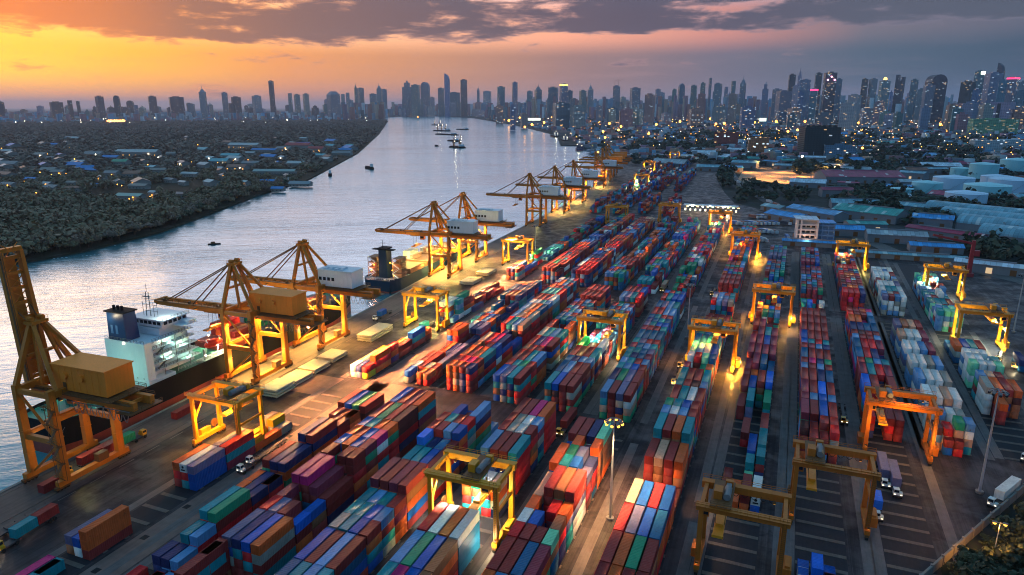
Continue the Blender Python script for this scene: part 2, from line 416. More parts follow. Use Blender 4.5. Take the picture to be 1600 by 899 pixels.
YARD_E = [(-330, 1420), (-205, 1480), (-125, 1300), (-112, 1110), (-82, 930), (-62, 835), (-20, 775), (14, 700), (22, 610), (44, 561), (138, 562), (150, 440), (128, 320), (98, 268), (71.4, 223.4), (37.3, 166.6), (0, 104), (-30, 54), (-60, -60), (-160, -200)]
def make_setting():
    mw = mat_water()
    mb = MB(); mb.face([(-60000, -6000, -3), (60000, -6000, -3), (60000, 60000, -3), (-60000, 60000, -3)]); tag(mb.build('river', mw), kind='structure')
    le = mat_land('east_land', (.018, .026, .024), (.05, .052, .06), (.03, .045, .03), 0.012)
    lw = mat_land('west_land', (.016, .02, .012), (.03, .03, .02), (.05, .045, .04), 0.012)
    shore = [p for p in QUAY[1:] if p[1] <= 1130] + [(-338, 1440), (-266, 1500), (-325, 1960), (-650, 1965)] + [p for p in QUAY if p[1] > 2000]
    e = [(x + (6 if y < 1400 else 0), y) for x, y in shore]
    mb = MB(); mb.prism(e + [(-9000, 16000), (-30000, 60000), (60000, 60000), (60000, -3000), (-150, -3000), (-170, -20)], -4.5, -0.25); tag(mb.build('east_ground', le), kind='structure')
    mb = MB(); mb.prism((BANK + [(-9000, 16000), (-30000, 59000), (-59000, 59000), (-59000, -5000), (-430, -5000)])[::-1], -4.5, -1.2); tag(mb.build('west_ground', lw), kind='structure')
    q = [p for p in QUAY if -100 < p[1] < 1450][::-1]
    my = mat_yard()
    mb = MB(); mb.prism(q[::-1] and (YARD_E[::-1] + q[::1]), -3.6, 0.0); tag(mb.build('yard_pavement', my), kind='structure')
    # quay apron: concrete strip 19 m wide with crane rails and a fendered cope
    ap = mat_apron(); cope = mat_strip('cope_concrete', (.20, .19, .18)); steel = painted('dark_steel', (.05, .045, .045), 0.5)
    qq = [p for p in QUAY if 60 < p[1] < 1200]; qq = [(quay_x(20), 20)] + qq
    polys = [[(a[0] + .9, a[1]), (a[0] + 19, a[1]), (b[0] + 19, b[1]), (b[0] + .9, b[1])] for a, b in zip(qq, qq[1:])]
    flat('quay_apron', polys, ap, 0.012)
    mb = MB()
    for a, b in zip(qq, qq[1:]):
        mb.hexa([(a[0] - .25, a[1], -1.6), (a[0] + .9, a[1], -1.6), (b[0] + .9, b[1], -1.6), (b[0] - .25, b[1], -1.6), (a[0] - .25, a[1], .16), (a[0] + .9, a[1], .16), (b[0] + .9, b[1], .16), (b[0] - .25, b[1], .16)])
    tag(mb.build('quay_kerb', cope), kind='structure')
    mb = MB()
    for dx in (2.6, 16.1):
        for a, b in zip(qq, qq[1:]):
            mb.hexa([(a[0] + dx - .12, a[1], .013), (a[0] + dx + .12, a[1], .013), (b[0] + dx + .12, b[1], .013), (b[0] + dx - .12, b[1], .013)] + [(a[0] + dx - .12, a[1], .09), (a[0] + dx + .12, a[1], .09), (b[0] + dx + .12, b[1], .09), (b[0] + dx - .12, b[1], .09)])
    tag(mb.build('crane_rails', steel), kind='structure')
    # truck lane edge lines on the apron and in the yard
    wl = mat_strip('worn_white_paint', (.20, .19, .18)); yl = mat_strip('worn_yellow_paint', (.40, .27, .06))
    mb = MB()
    for dx in (20.2,):
        for a, b in zip(qq[:9], qq[1:9]):
            n = max(1, int((b[1] - a[1]) / 9))
            for i in range(n):
                t0, t1 = i / n, (i + .55) / n
                x0 = a[0] + (b[0] - a[0]) * t0 + dx; x1 = a[0] + (b[0] - a[0]) * t1 + dx
                mb.face([(x0 - .12, a[1] + (b[1] - a[1]) * t0, .016), (x0 + .12, a[1] + (b[1] - a[1]) * t0, .016), (x1 + .12, a[1] + (b[1] - a[1]) * t1, .016), (x1 - .12, a[1] + (b[1] - a[1]) * t1, .016)])
    tag(mb.build('lane_markings', wl), kind='structure')
    lane = mat_strip('lane_concrete_lit_tint', (.19, .122, .108))  # lane concrete, lightened and reddened in its colour to carry the lamplight
    ys = [60, 200, 330, 460, 640]
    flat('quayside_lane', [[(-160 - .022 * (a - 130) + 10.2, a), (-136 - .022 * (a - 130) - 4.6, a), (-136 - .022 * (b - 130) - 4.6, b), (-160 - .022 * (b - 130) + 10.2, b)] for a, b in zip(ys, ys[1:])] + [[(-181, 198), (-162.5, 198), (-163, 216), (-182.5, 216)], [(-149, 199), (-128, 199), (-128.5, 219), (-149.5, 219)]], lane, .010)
    # container slots: gravel bed, bearing beams, gantry runways
    beam = mat_strip('bearing_beam_concrete', (.125, .098, .088)); bed = mat_strip('slot_gravel', (.020, .020, .028)); run = mat_strip('runway_concrete', (.135, .115, .118))
    mbm, mbb, mbr = MB(), MB(), MB()
    for (x0, ncol, slope, ya, yb, off) in RUNWAYS:
        w = ncol * 2.75
        def X(y, d): return x0 + slope * (y - 130) + d
        mbb.face([(X(ya, -.5), ya, .014), (X(ya, w + .5), ya, .014), (X(yb, w + .5), yb, .014), (X(yb, -.5), yb, .014)])
        y = ya + .5
        while y < min(yb, 420):
            mbm.hexa([(X(y, -.4), y, .02), (X(y, w + .4), y, .02), (X(y, w + .4), y + 1.3, .02), (X(y, -.4), y + 1.3, .02), (X(y, -.4), y, .11), (X(y, w + .4), y, .11), (X(y, w + .4), y + 1.3, .11), (X(y, -.4), y + 1.3, .11)])
            y += 6.3
        for d in (off, off + 18.2):
            mbr.face([(X(ya, d - 1.35), ya, .018), (X(ya, d + 1.35), ya, .018), (X(yb, d + 1.35), yb, .018), (X(yb, d - 1.35), yb, .018)])
    tag(mbm.build('bearing_beams', beam), kind='structure'); tag(mbb.build('slot_beds', bed), kind='structure'); tag(mbr.build('crane_runways', run), kind='structure')
    # road that bends round the back of the terminal
    rd = mat_strip('road_asphalt', (.11, .105, .11)); pts = [ground(*p) for p in ((1132, 243), (1136, 258), (1147, 281), (1177, 301), (1200, 315), (1231, 330), (1250, 342), (1300, 352), (1400, 395), (1600, 440), (1800, 480))]
    mb = MB(); kb = MB()
    L, Rr = [], []
    for i, p in enumerate(pts):
        a = Vector(pts[max(0, i - 1)]); b = Vector(pts[min(len(pts) - 1, i + 1)]); d = (b - a).normalized(); n = Vector((-d.y, d.x))
        L.append(Vector(p) + n * 7); Rr.append(Vector(p) - n * 7)
    for i in range(len(pts) - 1):
        mb.face([(L[i].x, L[i].y, .02), (Rr[i].x, Rr[i].y, .02), (Rr[i + 1].x, Rr[i + 1].y, .02), (L[i + 1].x, L[i + 1].y, .02)])
    tag(mb.build('road', rd), kind='structure')
    # drain covers in the lane between the two rows next to the quay
    dm = painted('drain_iron', (.012, .012, .014), 0.7)
    pr = Proto(); b = MB(); b.box(-.9, .9, -.9, .9, .003, .03); 
    for i in range(5): b.box(-.8, .8, -.75 + i * .34, -.6 + i * .34, .031, .05)
    pr.part('grate', b, dm)
    for i, p in enumerate([(150, 892), (226, 840), (292, 792), (340, 745), (398, 700), (452, 682), (499, 653), (585, 592), (612, 572), (645, 553), (668, 535), (712, 490), (726, 478)]):
        x, y = ground(*p)
        pr.place('drain_cover', f'black square drain cover in the quayside lane, {ORD[i]} from the lower left', 'drain cover', (x, y, 0), 0, 'drain covers along the quayside lane')
    # boundary wall at the lower right
    wm = painted('boundary_wall', (.22, .20, .19), 0.8)
    a, b_ = Vector((0, 104)), Vector((98, 268)); d = (b_ - a).normalized(); n = Vector((d.y, -d.x)) * .25; mb = MB()
    a2, b2 = a + n * 4, b_ + n * 4
    mb.hexa([(a2.x - n.x, a2.y - n.y, -.4), (a2.x + n.x, a2.y + n.y, -.4), (b2.x + n.x, b2.y + n.y, -.4), (b2.x - n.x, b2.y - n.y, -.4), (a2.x - n.x, a2.y - n.y, 2.4), (a2.x + n.x, a2.y + n.y, 2.4), (b2.x + n.x, b2.y + n.y, 2.4), (b2.x - n.x, b2.y - n.y, 2.4)])
    w = mb.build('boundary_wall', wm); tag(w, 'long low concrete boundary wall between the yard and dark trees at lower right', 'wall')
    mb = MB(); L2 = (b2 - a2).length
    for i in range(int(L2 / 6)):
        q2 = a2 + d * (i * 6 + 3); mb.box(q2.x - .3, q2.x + .3, q2.y - .3, q2.y + .3, -.3, 2.75)
    mb.build('pier', wm, w)['kind'] = 'stuff'
# ------------------------------------------------------------------ containers
PAL = {'m': ((.24, .028, .026), 'maroon'), 'r': ((.54, .018, .022), 'bright red'), 'o': ((.57, .095, .022), 'orange-red'), 'b': ((.005, .075, .33), 'blue'), 'q': ((.004, .085, .19), 'petrol blue'),
       'n': ((.020, .030, .11), 'navy'), 't': ((.007, .20, .24), 'turquoise'), 'g': ((.012, .21, .11), 'green'), 'l': ((.085, .22, .42), 'light blue'), 'w': ((.58, .57, .55), 'white'),
       'p': ((.21, .030, .055), 'plum'), 'k': ((.48, .018, .13), 'pink-red'), 'y': ((.50, .27, .18), 'salmon'), 'd': ((.27, .095, .045), 'brown'), 's': ((.13, .12, .22), 'slate violet'),
       'e': ((.27, .25, .22), 'grey'), 'G': ((.16, .52, .30), 'pale green'), 'B': ((.01, .13, .62), 'vivid blue'), 'Y': ((.55, .33, .02), 'yellow'), 'h': ((.02, .62, .10), 'bright green'), 'x': ((.085, .025, .025), 'dark brown')}
MIXED = 'mmmmmmmmmmxpoooddrrrrbbqqnntttgglwe'
REEFER = 'wwwllllsswy'
REDS = 'mmmmmmxprrkoobbnqlt'
PITCHX, TIER = 2.85, 2.62
BEDS = {}
#        key : X0, columns, slope
ROW = {1: (-160.0, 3, -.022), 2: (-136.0, 4, -.022), 3: (-117.0, 4, -.021), 4: (-96.0, 4, -.020), 5: (-75.5, 4, -.021), 6: (-54.5, 4, -.021), 7: (-31.8, 4, -.010), 8: (-11.0, 4, 0.0),
       10: (9.7, 4, 0.0), 11: (30.3, 4, .002), 12: (49.5, 4, .003), 13: (69.6, 4, .012), 14: (93.0, 3, .012)}
ROWNAME = {1: 'the quayside row', 2: 'the second row from quay', 3: 'the third row from quay', 4: 'the fourth row from quay', 5: 'the fifth row from quay', 6: 'the lamp mast row', 7: 'the seventh row from quay',
           8: 'the eighth row from quay', 10: 'the ninth row from quay', 11: 'the tenth row from quay', 12: 'the pale reefer row', 13: 'the twelfth row from quay', 14: 'the rightmost row'}
RUNWAYS = []
for r, spans in {1: ((60, 205), (217, 520)), 2: ((60, 196), (222, 380), (396, 640)), 3: ((60, 196), (222, 380), (396, 640)), 4: ((60, 196), (222, 380), (396, 640)), 5: ((60, 206), (222, 380), (396, 640)),
                 6: ((60, 206), (222, 380), (396, 640)), 7: ((80, 168), (178, 380), (396, 620)), 8: ((90, 380), (396, 560)), 10: ((90, 385), (398, 560)), 11: ((160, 385), (398, 560)), 12: ((238, 385), (398, 560)),
                 13: ((240, 385), (398, 545))}.items():
    x0, nc, sl = ROW[r]
    for a, b in spans: RUNWAYS.append((x0, nc, sl, a, b, -2.6 if r in (1, 2, 3, 4, 5, 6) else -1.9))
CELLS = []   # every container: row, band, bay, col, tier, ntier, x, y(front), length, letter
def bay(row, y, tops, hs, size=4, band=0, low=None, mixc=MIXED):
    """one bay of a block: colour letters of the topmost boxes and heights, column by column ('.' = empty)"""
    rnd = random.Random(row * 1000 + int(y * 10))
    x0, nc, sl = ROW[row]; L = 12.19 if size == 4 else 6.06
    for c, (t, h) in enumerate(zip(tops, hs)):
        h = int(h)
        if h > 4 and y > 215: h = 4
        if h > 5: h = 5
        if t == '.' or h == 0: continue
        x = x0 + sl * (y - 130) + c * PITCHX
        for k in range(h):
            if k == h - 1: col = t
            elif low and k < len(low[c]): col = low[c][k]
            else: col = rnd.choice(mixc)
            CELLS.append([row, band, y, c, k, h, x + rnd.uniform(-.05, .05), y + rnd.uniform(-.08, .08), L, col, sl])
def fill(row, y0, y1, hmin, hmax, mixc=MIXED, band=1, p20=0.3, seed=0, gap=0.04, p_run=0.85):
    rnd = random.Random(row * 77 + int(y0) + seed); y = y0
    x0, nc, sl = ROW[row]; prev = None; base = rnd.uniform(hmin, hmax)
    while y + 12.3 < y1:
        base = clamp(base + rnd.uniform(-1.1, 1.1), hmin, hmax)
        hs = [int(clamp(round(base + rnd.uniform(-.75, .75)), 0 if rnd.random() < gap else 1, 6)) for _ in range(nc)]
        if rnd.random() < .55: hs = [max(hs)] * nc
        if rnd.random() < p20:
            for k in (0, 6.15):
                t = [rnd.choice(mixc) for _ in range(nc)]
                bay(row, y + k, t, hs, 2, band, mixc=mixc)
        else:
            t = []
            for c in range(nc):
                if prev and rnd.random() < .34: t.append(prev[c])
                elif t and rnd.random() < p_run * .6: t.append(t[-1])
                else: t.append(rnd.choice(mixc))
            bay(row, y, t, hs, 4, band, mixc=mixc); prev = t
        y += 12.75
def layout():
    # --- near block, read off the photograph
    bay(1, 78, 'kt.', '110'); bay(1, 95, 'sbo', '223'); bay(1, 84.5, 'kto', '110', 2)
    bay(1, 128.6, 'ows', '333', low=['mr', 'tr', 'bb']); bay(1, 141.2, '.sr', '033'); bay(1, 153.8, 'Y.o', '101')
    bay(1, 165.5, 'yY.', '220', 2, low=['o', 's', '']); bay(1, 165.5, '..e', '001', 2)
    bay(2, 84, 'r.r', '101'); bay(2, 91, '..nl', '0011', 2); bay(2, 97.5, '.nnl', '0222', 2); bay(2, 103.7, '..tl', '0033', 2); bay(2, 110, '..tg', '0044'); bay(2, 122.6, '.onn', '0333')
    bay(2, 129, '.n.o', '0303', 2); bay(2, 136.0, '.mnn', '0444'); bay(2, 148.9, '..nm', '0055'); bay(2, 161.6, '..mm', '0044'); bay(2, 168, '.m.o', '0404', 2); bay(2, 177, 'mbgm', '4444', 4)
    bay(3, 90, 'm...', '4000'); bay(3, 97.2, 'm...', '4000', 2); bay(3, 104, 'snbo', '4444'); bay(3, 116.7, 'rsmB', '4443', 2); bay(3, 122.9, 'p..b', '4003', 2)
    bay(3, 129.4, 'kkpm', '5543'); bay(3, 142.2, 'm.mm', '5555', 2); bay(3, 148.4, 'bobp', '5555', 2); bay(3, 154.6, 'ombk', '5555', 2); bay(3, 160.8, 'btoo', '5555', 2); bay(3, 167.2, 'pgmx', '6655'); bay(3, 179.9, 'bmpo', '6666')
    bay(4, 79, 'llll', '4444'); bay(4, 91.5, 'ltlt', '4444', 2); bay(4, 97.7, 'qtlt', '4444', 2); bay(4, 104, 'bmlm', '4444'); bay(4, 116.8, 'etbm', '4444', 2); bay(4, 123, 'ttbl', '4444', 2); bay(4, 129.2, 'tltm', '4444', 2)
    bay(4, 135.5, 'pmpm', '5555', low=['oooo', 'mmoo', 'mmmo', 'mbod']); bay(4, 148.2, 'ttbm', '4444'); bay(4, 160.8, 'Bnlm', '5444', 2); bay(4, 167, 'mmlb', '5555', 2); bay(4, 173.2, 'mtmr', '5555', 2); bay(4, 179.6, 'bm.l', '4305'); bay(4, 192, 'bm.l', '2201', 2)
    bay(5, 86, 'ltkm', '4444'); bay(5, 98.7, 'tkbd', '4444'); bay(5, 111.3, 'lgbd', '4444'); bay(5, 124, 'rwow', '4444', low=['', '', '', 'qqq']); bay(5, 136.7, 'o.m.', '1010', 2)
    bay(5, 149, 'ogwy', '4444', 2); bay(5, 155.3, 'tsnm', '3333', 2); bay(5, 162, 'lmmt', '5555', low=['', '', '', 'rrrr']); bay(5, 174.8, 'mewm', '5555', 2); bay(5, 181, 'mewl', '5555', 2); bay(5, 187.3, 'mmko', '6666', low=['', '', '', 'rrrro'])
    bay(6, 92, 'lmbm', '4444'); bay(6, 104.6, 'olqm', '4444'); bay(6, 117.2, 'mmqp', '4444'); bay(6, 129.9, 'rmmG', '4444', 2, low=['', '', '', 'qqd']); bay(6, 136.1, 'wb.d', '4424', 2); bay(6, 142.3, 'o.ro', '4144', 2, low=['', '', '', 'tts'])
    bay(6, 148.6, 'ymdm', '4555', low=['', '', '', 'wwsm']); bay(6, 161.4, 'otbs', '5554', 2); bay(6, 167.6, 'ogsn', '5554', 2); bay(6, 173.8, 'bono', '4545', 2, low=['', '', '', 'oddd']); bay(6, 180.2, 'mmnG', '5555', low=['', '', '', 'oddd'])
    bay(7, 116.4, 'momm', '4444'); bay(7, 129, 'mogm', '4444', low=['rrr', 'mmm', 'bee', 'dmd']); bay(7, 141.6, 'rsbq', '4444'); bay(7, 154.2, 'ybrb', '4444', low=['', '', '', 'oom']); bay(7, 167, 'x.mx', '1011'); bay(7, 179.6, 'mymo', '4444', low=['mmm', 'mdd', 'mmm', 'mdo'])
    bay(7, 193, 'tmot', '5555', low=['rbbt', 'gddd', 'mnod', 'mmet']); bay(7, 205.6, 'lwlm', '5555', 2); bay(7, 211.8, 'gtbm', '5555', 2); bay(7, 218, 'mtlm', '5555', 2); bay(7, 224.3, 'mtwm', '5555'); bay(7, 236.9, 'tmxl', '5555', 2); bay(7, 243.1, 'tmmt', '5555')
    bay(7, 255.8, 'pmho', '4334', 2); bay(7, 262, 'w.ge', '3233', 2); bay(7, 268.2, 'wrGq', '5555', 2); bay(7, 274.6, 'tlwb', '5554'); bay(7, 287.2, 'qqtq', '4444'); fill(7, 300, 352, 2, 4, MIXED, 1); bay(7, 357, 'rlse', '5555', 2); bay(7, 363.2, 'wllt', '5555', 2); bay(7, 369.4, 'slmt', '5555', 2)
    bay(8, 178, 'momw', '1122', low=['', '', '', '']); bay(8, 190.7, 'meGn', '1011', 2, 0); bay(8, 197, '..tt', '0023', 2); bay(8, 205, '..bt', '0023', 4); bay(8, 217, '.m.m', '0203', 4); bay(8, 238, 'mt.g', '2303', 4, low=['m', 'ss', '', 'tt']); bay(8, 251, 'mbmB', '3344', 4); bay(8, 263.6, 'moot', '3333', 2)
    fill(8, 270, 340, 3, 4.4, MIXED, 1, .5); bay(8, 345, 'mgtl', '4455', 2); bay(8, 351.3, 'oYBo', '5555', 2); bay(8, 357.5, 'o..e', '4114', 2)
    bay(8, 90, 'ne.e', '1101', 4)
    # right-hand rows
    bay(10, 152, 'bBbm', '1210', 2); bay(10, 143, 'wnm.', '1110', 4)
    bay(10, 216, 'mmmr', '2334', 2); bay(10, 222.3, 'xmmm', '3344', 2); bay(10, 228.6, 'pmbm', '4444'); bay(10, 241.2, 'plbl', '4444', 2); bay(10, 247.4, 'pmBm', '4444'); bay(10, 260, 'mmnq', '4444'); bay(10, 272.6, 'lmlm', '4444', 2); bay(10, 278.8, 'mkng', '4444', 2); fill(10, 285, 372, 4.2, 4.6, REDS, 1, .45); bay(10, 372, 'tB.w', '4404', 2)
    bay(11, 262, 'Bm.m', '4404', low=['oob', '', '', '']); bay(11, 255.6, 'B.n.', '3030', 2); bay(11, 274.8, 'ptr.', '4450'); bay(11, 274.8, '...p', '0004'); bay(11, 287.4, 'mglt', '4444', 2); fill(11, 294, 378, 4, 4.6, REDS, 1, .3); bay(11, 240, 'r.mm', '3033', 4)
    for i, (t, y) in enumerate((('wlwe', 252), ('wwyw', 259), ('lwwe', 276.5), ('wwel', 294), ('wwlp', 312), ('ywwp', 329.5), ('sdym', 346))):
        bay(12, y, t, '4444' if y > 255 else '3333', 2 if i in (0,) else 4, 1, mixc='wllse')
    bay(12, 238.8, 'xrgl', '3344', 2, 1, mixc='wltmyx'); bay(12, 236, '.mm.', '0220', 2)
    bay(13, 268, '.on.', '0300'); bay(13, 276, 'eomo', '4444', 4, low=['www', 'xxx', 'xnd', 'ddx']); bay(13, 289, 'lymm', '4443', 2); bay(13, 302, 'GwwG', '4444', 2, mixc='wwG'); bay(13, 308.3, 'ww.t', '4434', 2, mixc='wwGt'); bay(13, 316, 'wwwl', '4443', 2, mixc='wwl'); fill(13, 332, 362, 1, 2.2, MIXED, 1)
    bay(14, 276, 'b.x', '303'); bay(14, 290, 'nn.', '220'); bay(14, 330, 'n.r', '202')
    # --- second block on the left
    bay(1, 219, 'wnr', '222', 2, 1, low=['w', 's', 'Y']); bay(1, 225.5, 'yno', '223', 4, 1); bay(1, 238.2, 'Ynr', '223', 2, 1); bay(1, 244.5, 'yom', '122', 4, 1); bay(1, 257, 'yyb', '113', 4, 1); bay(1, 269.5, '.oo', '022', 2, 1); bay(1, 300, 'wwl', '441', 2, 1); bay(1, 306.3, 'wwt', '444', 2, 1); bay(1, 314, '.gm', '043', 4, 1); bay(1, 330, '.nm', '022', 4, 1)
    bay(1, 345, 'mmp', '122', 4, 1); bay(1, 358, '.xm', '021', 4, 1); bay(1, 395, 'pnm', '333', 4, 1); bay(1, 408, 'olb', '332', 4, 1); bay(1, 421, '.ob', '012', 4, 1); bay(1, 440, 'gg.', '340', 4, 1); fill(1, 458, 510, .8, 2.5, MIXED, 1); fill(1, 512, 640, 1.5, 3.2, 'mmqqnttgbrx', 1)
    bay(2, 222, 'b.od', '2022', 2, 1); bay(2, 228.3, 'wmem', '2222', 2, 1); bay(2, 235, 'mmes', '2212', 4, 1); bay(2, 248, '.ons', '0222', 4, 1); bay(2, 261, 'oo.n', '4402', 4, 1); bay(2, 274, 'nwns', '2333', 4, 1); fill(2, 287, 376, 2, 3.8, 'nnqqbtmmrowlp', 1, .3)
    bay(3, 222, 'oomn', '4444', 2, 1, low=['rro', 'oyd', 'nsn', 'mmr']); bay(3, 228.3, 'mrkm', '4444', 2, 1); bay(3, 234.6, 'omot', '4444', 4, 1); bay(3, 247.3, 'd.mb', '4044', 2, 1); bay(3, 253.6, 'yrkn', '5555', 4, 1); bay(3, 266.2, '.n.b', '0302', 4, 1); bay(3, 279, 'rtly', '5554', 4, 1); bay(3, 292, 'lyoe', '4454', 4, 1); bay(3, 305, 'lyoq', '4555', 4, 1); bay(3, 318, 'wwtl', '5555', 2, 1); bay(3, 324.5, 'mmpw', '4445', 4, 1); fill(3, 338, 376, 3, 4.6, 'mmpptqlwro', 1)
    bay(4, 219.5, 'bstm', '4444', 4, 1, low=['bdt', 'ene', 'tmn', 'mrt']); bay(4, 232.2, 'mtgm', '4444', 2, 1); bay(4, 238.5, 'mmtl', '4444', 4, 1); bay(4, 251, 'dmm.', '4440', 2, 1); bay(4, 257.4, 'mnkm', '5555', 4, 1); bay(4, 270, 'etlt', '4444', 4, 1); bay(4, 283, 'm..o', '5434', 4, 1); fill(4, 296, 340, 3, 4.6, 'mmpptqltbl', 1); bay(4, 341, 'mmmm', '5555', 4, 1); bay(4, 354, 'mmmp', '5555', 4, 1)
    bay(5, 220, 'tbmm', '4444', 4, 1, low=['btd', 'nmx', 'mmm', 'gme']); bay(5, 232.7, 'qlmm', '4444', 4, 1); bay(5, 245.3, 'qnll', '4444', 2, 1); bay(5, 251.6, 'mdmt', '5555', 4, 1); bay(5, 264.3, 'hyow', '5334', 4, 1); bay(5, 277, 'ltym', '3333', 2, 1); fill(5, 283.5, 345, 3.2, 4.6, 'mmppttqllb', 1, .4); bay(5, 346, 'lstr', '5555', 4, 1); bay(5, 358.6, 'mmpb', '5555', 4, 1)
    bay(6, 220, 'lmsm', '4444', 4, 1, low=['gyt', 'mmm', 'ony', 'gyw']); bay(6, 232.6, 'ngsm', '4445', 4, 1); bay(6, 245.2, 'tlbm', '4444', 2, 1); bay(6, 251.5, 'ltml', '5555', 2, 1); fill(6, 258, 350, 4, 5, 'mmppttqqlbbsn', 1, .5); bay(6, 351, 'mtbb', '5555', 4, 1); bay(6, 363, 'bmtb', '5555', 2, 1)
    # --- third block, beyond the second cross aisle
    for r, a, b, mx in ((2, 396, 640, MIXED), (3, 396, 640, 'mmrrooypwlbqn'), (4, 396, 640, 'mmmpotgqqbl'), (5, 396, 640, 'mmkrttgqlbow'), (6, 396, 640, 'mmkrttgbbwoq'), (7, 397, 620, 'ttgmmrokbbl')):
        fill(r, a, b, 2.8, 4.3, mx, 2, .25, gap=.02)
    for r, a, b, mx, lo, hi in ((8, 399, 530, 'ttgmmsbq', 3.5, 4.5), (10, 400, 530, 'mmrgtlbpq', 3.6, 4.6), (11, 401, 520, REDS, 3.6, 4.6), (12, 401, 487, 'wwwwwlletsm', 3.6, 4.6), (13, 380, 470, 'wGlltm', 1.0, 3.4)):
        fill(r, a, b, lo, hi, mx, 2, .7, gap=.02)
def mat_container(name, attr):
    m, nt, out = mat(name); g = NT(nt); p = g.pos()
    if attr: c = g.n('ShaderNodeAttribute', attribute_name='Col').outputs['Color']; rnd = None; q = p
    else:
        oi = g.n('ShaderNodeObjectInfo'); c = oi.outputs['Color']; rnd = oi.outputs['Random']; q = p
    n1 = g.noise(q, 0.28, 4, 0.62); n2 = g.noise(g.mapping(q, (1.6, 1.6, 0.22)), 1.0, 4, 0.65); n3 = g.noise(q, 2.6, 4, 0.7)
    sp = g.n('ShaderNodeSeparateXYZ'); g.link(g.obj() if not attr else p, sp.inputs[0])
    rib = g.math('SINE', g.math('MULTIPLY', sp.outputs[1], 2 * math.pi / 0.56))
    rib = g.range(rib, -.5, .5)
    k = g.math('MULTIPLY_ADD', g.math('ADD', n1, n2), 0.72, 0.42)
    mul = g.n('ShaderNodeVectorMath', operation='SCALE'); g.link(c, mul.inputs[0]); g.link(k, mul.inputs['Scale'])
    col = mul.outputs[0]
    nz = g.n('ShaderNodeSeparateXYZ'); g.link(g.n('ShaderNodeNewGeometry').outputs['Normal'], nz.inputs[0])
    dust = g.math('MULTIPLY', g.range(n3, 0.42, 0.68), g.math('MULTIPLY_ADD', g.math('MAXIMUM', nz.outputs[2], 0), 0.06, 0.03))
    col = g.mix(dust, col, (.28, .25, .22, 1))
    rust = g.math('MULTIPLY', g.range(g.noise(q, 0.75, 6, 0.75), 0.60, 0.70), 0.7)
    col = g.mix(rust, col, (.075, .035, .022, 1))
    g.bsdf(out, Base_Color=col, Roughness=0.55, Specular_IOR_Level=0.12, Normal=g.bump(rib, 0.6, 0.05)); return m
def container_mb(L):
    """frame with recessed corrugated panels, corner castings"""
    mb = MB(); W, H = 2.44, 2.59
    def panel(P, nrm, fr, dep):
        a, b, c, d = [Vector(x) for x in P]; n = Vector(nrm)
        u, v = (b - a).normalized(), (d - a).normalized()
        ia, ib, ic, id_ = a + u * fr + v * fr, b - u * fr + v * fr, c - u * fr - v * fr, d + u * fr - v * fr
        for q in ((a, b, ib, ia), (b, c, ic, ib), (c, d, id_, ic), (d, a, ia, id_)): mb.face(q)
        ja, jb, jc, jd = [x - n * dep for x in (ia, ib, ic, id_)]
        for q in ((ia, ib, jb, ja), (ib, ic, jc, jb), (ic, id_, jd, jc), (id_, ia, ja, jd), (ja, jb, jc, jd)): mb.face(q)
    panel([(0, 0, 0), (W, 0, 0), (W, 0, H), (0, 0, H)], (0, -1, 0), .14, .10)
    panel([(W, L, 0), (0, L, 0), (0, L, H), (W, L, H)], (0, 1, 0), .14, .06)
    panel([(W, 0, 0), (W, L, 0), (W, L, H), (W, 0, H)], (1, 0, 0), .13, .05)
    panel([(0, L, 0), (0, 0, 0), (0, 0, H), (0, L, H)], (-1, 0, 0), .13, .05)
    panel([(0, 0, H), (W, 0, H), (W, L, H), (0, L, H)], (0, 0, 1), .10, .035)
    mb.face([(0, L, 0), (W, L, 0), (W, 0, 0), (0, 0, 0)])
    for x in (0, W):
        for y in (0, L):
            for z in (0, H):
                sx = -.02 if x == 0 else W - .17; sy = -.02 if y == 0 else L - .17; sz = -.008 if z == 0 else H - .11
                mb.box(sx, sx + .19, sy, sy + .19, sz, sz + .125)
    return mb
def door_mb(side):
    mb = MB(); x0, x1 = (.16, 1.21) if side == 0 else (1.23, 2.28)
    mb.box(x0, x1, .015, .085, .16, 2.43)
    for i, f in enumerate((.27, .73)):
        x = x0 + (x1 - x0) * f; mb.tube((x, -.02, .12), (x, -.02, 2.48), .035, n=5)
        for z in (.5, 1.15, 2.0): mb.box(x - .09, x + .09, -.03, .02, z, z + .12)
        mb.box(x - .02, x + .28 * (1 if side == 0 else -1) + .0 if side == 0 else x + .02, -.06, -.02, 1.05, 1.10) if side == 0 else mb.box(x - .28, x + .02, -.06, -.02, 1.05, 1.10)
    return mb
ORD = ['first', 'second', 'third', 'fourth', 'fifth', 'sixth', 'seventh', 'eighth', 'ninth', 'tenth', 'eleventh', 'twelfth', 'thirteenth', 'fourteenth', 'fifteenth', 'sixteenth', 'seventeenth', 'eighteenth', 'nineteenth', 'twentieth']
N_SINGLE = 276
